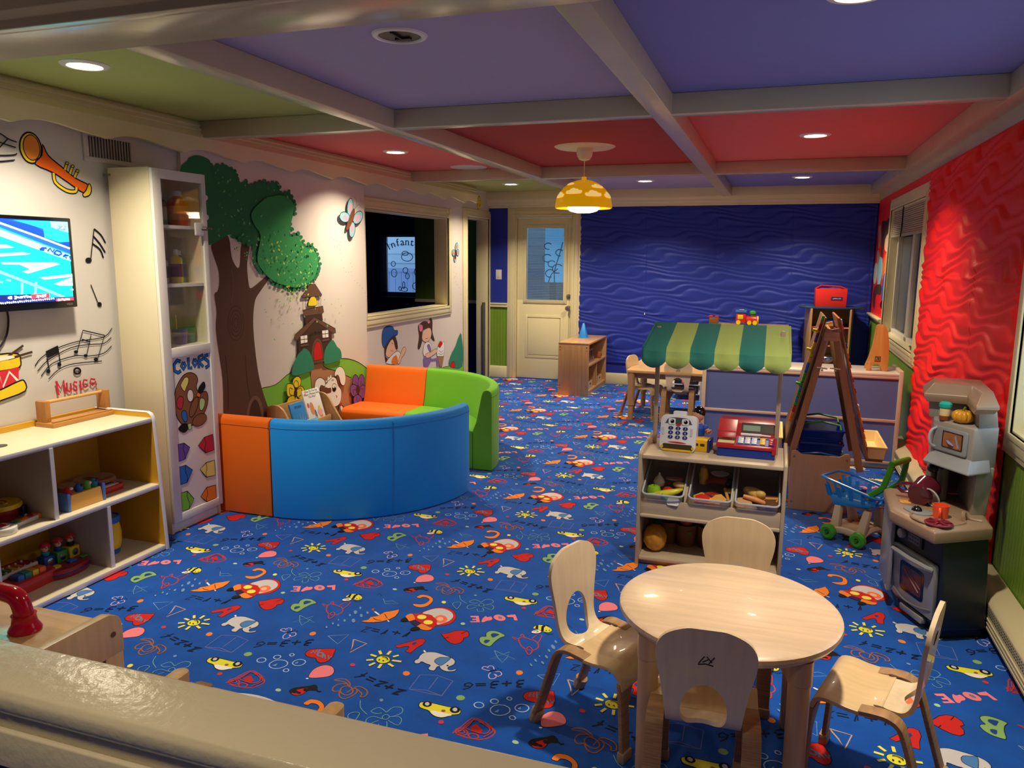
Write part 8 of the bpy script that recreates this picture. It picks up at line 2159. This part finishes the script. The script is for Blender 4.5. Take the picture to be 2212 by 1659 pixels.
# sink, burner plate, holder
MB().prism(rrect(.585, .70, 3.66, 3.86, .03), .497, .4985).build('sink_recess', plast('sink_shade', '#8d7660', .35), t, world=True)
MB().prism(rrect(.585, .63, 3.68, 3.73, .01), .4985, .5).build('orange_mat', P_['amber'], t, world=True)
mb = MB(); mb.tube([V((x, y, .498)) for x, y in smooth([(.60, 3.50), (.675, 3.40), (.80, 3.475), (.76, 3.58), (.66, 3.60)], True, 4)], .005, 6, loop=True); mb.build('stove_rim', ktop, t, world=True)
MB().prism(smooth([(.585, 3.60), (.615, 3.535), (.66, 3.52), (.70, 3.55), (.67, 3.60), (.62, 3.63)], True, 3), .497, .502).build('grey_plate', plast('plate_grey', '#8e9498', .3), t, world=True)
bz = MB().lathe([(.001, .0), (.052, 0), (.054, .006), (.048, .010), (.044, .004), (.001, .004)], n=30)
for k in range(6): bz.box(.008, .048, -.005, .005, .004, .012, M=R(60 * k))
b_ = bz.build('burner_grate', plast('burner_maroon', '#7c1f34', .35), t); b_.location = (.692 - .78, 3.425 - 3.7, .498)
mb = MB(); mb.tube(smooth([V((.80, 3.50, .497)), V((.795, 3.505, .52)), V((.80, 3.52, .53)), V((.81, 3.53, .515)), V((.83, 3.53, .50)), V((.87, 3.52, .498))], False, 3), .008, 6); mb.build('spoon_rest', ktop, t, world=True)
# tower
MB().rings([P3([(.845, 3.60), (.905, 3.62), (.92, 3.98), (.86, 3.98)], .485), P3([(.85, 3.60), (.925, 3.64), (.935, 4.0), (.88, 4.0)], .70)]).build('tower_post', kgr, t, world=True, bev=.006)
MB().rings([P3([(.70, 3.86), (.74, 3.86), (.80, 4.0), (.74, 4.0)], .485), P3([(.70, 3.80), (.74, 3.80), (.80, 4.0), (.74, 4.0)], .70)]).build('tower_post', kgr, t, world=True, bev=.006)
MB().box(.74, .92, 3.96, 4.0, .485, .70).build('splash_back', plast('splash_brown', '#7c6a58', .4), t, world=True)
mic = [(.70, 3.765), (.82, 3.58), (.928, 3.655), (.94, 4.02), (.74, 4.02)]
MB().rings([P3([(x, y + .012) for x, y in mic], .665), P3(mic, .72), P3(mic, .865), P3([(x * .995 + .004, y * .995 + .019) for x, y in mic], .875)]).build('microwave_body', kgr, t, world=True, bev=.006, seg=3)
m1, m2 = V((.70, 3.765)), V((.82, 3.58)); md = (m2 - m1); mL = md.length; mn = V((md.y, -md.x)) / mL
def mf(s, z, o): p = m1 + md * (s / mL); return V((p.x + mn.x * o, p.y + mn.y * o, z))
def mp(mb, s0, s1, z0, z1, o0, o1, r=.01): q = rrect(s0, s1, z0, z1, r, 3); mb.rings([[mf(a, b, o0) for a, b in q], [mf(a, b, o1) for a, b in q]])
mb = MB(); mp(mb, .012, .198, .745, .852, 0, .010); mdoor = mb.build('microwave_door', ksil, t, world=True, bev=.003)
mb = MB(); mp(mb, .068, .178, .765, .838, .010, .0115, .004); mb.build('microwave_window', plast('oven_dark', '#171416', .12), mdoor, world=True)
mb = MB(); mp(mb, .074, .172, .77, .833, .0115, .012, .003); mb.build('microwave_picture', mat('microwave_glow', '#9a6638', .25, var=.35, vscale=14), mdoor, world=True)
mb = MB(); mb.tube([mf(.10, .80, .0128), mf(.12, .79, .0128), mf(.135, .782, .0128)], [.008, .016, .006], 8, flat=(1, .1)); mb.tube([mf(.14, .825, .0128), mf(.16, .775, .0128)], .004, 5); mb.build('pictured_bowl', mat('pictured_violet', '#8a86b0', .4), mdoor, world=True)
mb = MB(); mb.tube(smooth([mf(.03, .842, .008), mf(.026, .83, .03), mf(.024, .80, .038), (mf(.026, .768, .03)), mf(.03, .755, .008)], False, 3), .006, 8); mb.build('microwave_handle', plast('handle_pale', '#aab2b8', .25), mdoor, world=True)
h0, h1, h2 = V((.665, 3.73)), V((.80, 3.52)), V((.90, 3.60))
MB().rings([[V((*h0, .685)), V((*h1, .685)), V((*h2, .685)), V((.90, 3.8, .685)), V((.74, 3.83, .685))], [V((*h0, .693)), V((*h1, .693)), V((*h2, .693)), V((.90, 3.8, .693)), V((.74, 3.83, .693))], [V((.705, 3.76, .74)), V((.818, 3.585, .74)), V((.90, 3.64, .74)), V((.91, 3.8, .74)), V((.75, 3.83, .74))]]).build('range_hood', ksil, t, world=True, bev=.003)
MB().rings([P3([(.69, 3.82), (.835, 3.80), (.85, 3.86), (.92, 4.02), (.73, 4.02)], .87), P3([(.68, 3.81), (.83, 3.79), (.85, 3.86), (.92, 4.02), (.72, 4.02)], .955)]).build('niche_wall', kgr, t, world=True, bev=.005)
MB().rings([P3([(.845, 3.62), (.926, 3.66), (.94, 4.02), (.90, 4.02), (.845, 3.80)], .87), P3([(.825, 3.57), (.90, 3.60), (.935, 4.02), (.88, 4.02), (.835, 3.80)], .955)]).build('niche_wall', kgr, t, world=True, bev=.005)
cap = [(.655, 3.785), (.822, 3.76), (.800, 3.50), (.892, 3.54), (.935, 4.03), (.80, 4.07), (.69, 4.03)]; cap2 = [(.70, 3.83), (.845, 3.80), (.845, 3.62), (.89, 3.65), (.92, 4.0), (.82, 4.02), (.73, 4.0)]
sh_ = lambda q, e: [(.80 + (x - .80) * e, 3.80 + (y - 3.80) * e) for x, y in q]
MB().rings([P3(sh_(cap, .90), .945), P3(sh_(cap, .98), .965), P3(cap, .968), P3(cap, .982), P3(cap2, 1.025)]).build('roof_cap', ktop, t, world=True, bev=.003)
def item(n, lb, cat, loc): return thing(n, lb, cat, loc)
t = item('spice_jar', 'small toy jar with teal lid beside the toy pumpkin on the kitchen shelf', 'jar', (.735, 3.735, .877))
MB().lathe([(.001, 0), (.02, 0), (.021, .005), (.021, .055), (.001, .055)], n=20).build('jar_body', plast('jar_amber', '#8a4a1c', .15), t); MB().lathe([(.0213, .02), (.0215, .022), (.0215, .05), (.0213, .052)], n=20).build('paper_label', mat('label_cream', '#e0c890', .6), t)
MB().lathe([(.024, .055), (.026, .06), (.026, .072), (.018, .08), (.001, .082)], n=20).build('lid', plast('lid_teal', '#16b09c', .3), t)
t = item('toy_pumpkin', 'small orange yellow toy pumpkin on top of the toy microwave', 'toy food', (.795, 3.69, .877))
mb = MB(); mb.grid(lambda u, v: V(((.042 * (1 - .14 * abs(cos(u * 2 * pi * 5)) ** 6) * (sin(pi * v) ** .7) + .0005) * cos(2 * pi * u), (.042 * (1 - .14 * abs(cos(u * 2 * pi * 5)) ** 6) * (sin(pi * v) ** .7) + .0005) * sin(2 * pi * u), .029 - .029 * cos(pi * v) * (1 - .2 * (sin(pi * v) < .4) * (v > .5)))), 60, 16); bmesh.ops.remove_doubles(mb.bm, verts=mb.bm.verts[:], dist=.0003); mb.build('pumpkin_body', mat('pumpkin_skin', '#d8981a', .35), t)
MB().tube([(0, 0, .05), (.002, 0, .06), (.008, 0, .07)], [.007, .004, .005], 8).build('stem', F_('pumpkin_stem', '#6a7a2a'), t)
mar = mat('maroon_plastic', '#5a1a2a', .12, coat=.5)
t = item('toy_pot', 'dark red toy cooking pot with handle tipped on its side in the toy sink', 'toy pot', (.68, 3.72, .497))
M = T(0, 0, .056) @ R(60, 'Z') @ R(78, 'Y')
MB().lathe([(.001, -.06), (.045, -.06), (.053, -.04), (.054, .04), (.056, .045), (.051, .045), (.048, -.035), (.001, -.052)], n=30, M=M).build('pot_body', mar, t); MB().tube([M @ V((-.02, .05, .0)), M @ V((-.02, .09, -.01)), M @ V((0, .115, -.01)), M @ V((.02, .09, -.01)), M @ V((.02, .05, 0))], .009, 8).build('pot_handle', mar, t)
t = item('pot_cover', 'clear toy pot lid with silver ring leaning against the dark red pot', 'pot cover', (.70, 3.655, .497)); M = T(0, 0, .045) @ R(35, 'Z') @ R(70, 'Y')
MB().lathe([(.001, .012), (.03, .008), (.042, 0), (.03, .005), (.001, .008)], n=30, M=M).build('lid_glass', mat('lid_clear', '#c7b6b4', .08, trans=.4, alpha=.6), t); mb = MB(); mb.tube([M @ V((.042 * cos(a * pi / 14), .042 * sin(a * pi / 14), 0)) for a in range(28)], .004, 6, loop=True); mb.build('lid_ring', plast('ring_grey', '#b5b0aa', .2), t); MB().ell(M @ V((0, 0, .02)), .009).build('lid_knob', ksil, t)
t = item('toy_mug', 'bright orange toy mug standing on the toy kitchen counter', 'mug', (.715, 3.525, .497)); om = plast('mug_orange', '#f0562c', .35)
MB().lathe([(.001, 0), (.028, 0), (.032, .055), (.029, .055), (.026, .005), (.001, .005)], n=24).build('mug_body', om, t, angle=60); MB().tube(smooth([(-.008, -.03, .045), (-.012, -.048, .04), (-.012, -.048, .015), (-.008, -.027, .01)], False, 3), .006, 8).build('mug_handle', om, t)
t = item('toy_phone', 'black and grey toy telephone handset under the toy range hood', 'toy phone', (.745, 3.80, .56))
MB().tube(smooth([(-.03, -.06, .10), (0, -.03, .105), (.02, .0, .08)], False, 3), .014, 8).ell((-.035, -.065, .095), (.024, .024, .02)).build('handset', plast('phone_black', '#17171a', .25), t); MB().tube([(.02, 0, .0 - .06), (.02, 0, .09)], .024, 10).build('phone_cradle', plast('phone_grey', '#6a6a6e', .4), t)
t = item('kettle_stopper', 'small shiny black toy stopper lying on the grey plate of the kitchen counter', 'toy', (.635, 3.58, .502)); MB().lathe([(.022, 0), (.018, .01), (.008, .018), (.001, .02), (.001, 0)], n=18).build('knob_body', black, t)
# ================================================================== workbench and toys just behind the half wall
wb = wood('bench_lacquer', '#c09a6c', axis='x', rough=.2, coat=.6); wbz = wood('bench_leg_birch', '#cfae80', axis='z', rough=.35)
t = thing('play_bench', 'lacquered wooden play bench with birch end frame behind the half wall at the left', 'bench', (-2.4, 1.35, 0))
MB().box(-3.0, -1.812, 1.02, 1.625, .478, .5).build('benchtop', wb, t, world=True, bev=.003)
EF = smooth([(1.02, .52), (1.10, .53), (1.55, .53), (1.62, .522), (1.645, .505), (1.652, .47)], False, 3)
MB().prism(EF + [(1.652, .40), (1.60, .40), (1.05, .40), (1.02, .40)], -1.812, -1.782, 0, YZ).build('end_frame', wbz, t, world=True, bev=.006)
for x in (-1.812, -3.0):
    for y0_ in (1.585, 1.02): MB().box(x, x + .03, y0_, y0_ + .066, 0, .402).build('leg', wbz, t, world=True, bev=.006)
MB().box(-2.97, -1.815, 1.60, 1.622, .38, .478).build('apron', wb, t, world=True, bev=.002); MB().box(-2.97, -1.82, 1.05, 1.58, .12, .14).build('low_shelf_board', mat('bench_dark_shelf', '#2a2824', .6), t, world=True)
MB().cyl((-1.783, 1.617, .465), (-1.779, 1.617, .465), .008, n=12).build('bolt', mat('bolt_brown', '#6a4a2c', .4), t, world=True)
rp = plast('pipe_red', '#b01224', .12)
t = thing('red_pipe', 'glossy red plastic pipe arch with flared foot standing on the play bench', 'toy pipe', (-1.98, 1.50, .5))
MB().tube(smooth([(0, 0, .02), (-.002, 0, .06), (-.018, 0, .095), (-.06, 0, .105), (-.13, 0, .105), (-.24, 0, .105), (-.29, 0, .09), (-.31, 0, .05), (-.31, 0, .01)], False, 4), .026, 16).build('pipe_arch', rp, t)
for x in (0, -.31): MB().lathe([(.001, 0), (.042, 0), (.044, .006), (.040, .014), (.034, .024), (.031, .045), (.033, .05), (.001, .05)], c=(x, 0, 0), n=28).build('pipe_foot', rp, t)
t = thing('dark_floor_sheet', 'dark grey flat sheet on the carpet behind the half wall', 'mat', (-2.1, 1.6, 0)); MB().box(-.75, .08, -.5, .50, .004, .012, M=R(1)).build('thin_sheet', mat('sheet_slate', '#3a4048', .8, bump=.2, bscale=120), t, bev=.003)  # thin dark grey sheet on the carpet
t = thing('balance_board', 'wooden balance toy with yellow plank between rounded end blocks behind the half wall', 'balance toy', (-1.36, 1.66, 0))
yb = mat('plank_yellow', '#d09a28', .4, var=.08, vscale=6)
for x, y in ((-.285, 0), (.255, .0)): MB().prism(rrect(x - .024, x + .024, -.115, .085, .02), 0, .315).build('end_block', wood('block_beech', '#c09a68', axis='z'), t, bev=.012, seg=3)
MB().prism(rrect(-.225, -.165, -.10, .07, .015), 0, .295).build('brace_block', wood('block_brown', '#8a6238', axis='z'), t, bev=.006)
MB().box(-.265, .235, -.11, .066, .262, .288).build('plank', yb, t, bev=.004); MB().lathe([(.07, .289), (.085, .292), (.085, .298), (.07, .298)], n=36, sx=1.5, sy=.8, c=(0, -.01, 0)).build('white_ring', P_['white'], t)
# decals on small white back-wall clip
tag(MB().box(-1.497, -1.487, YB - .034, YB - .026, .88, .905).build('wall_clip', plast('clip_white', '#e4e4e6')), 'tiny white clip on the blue wave wall left of the striped awning', 'clip')
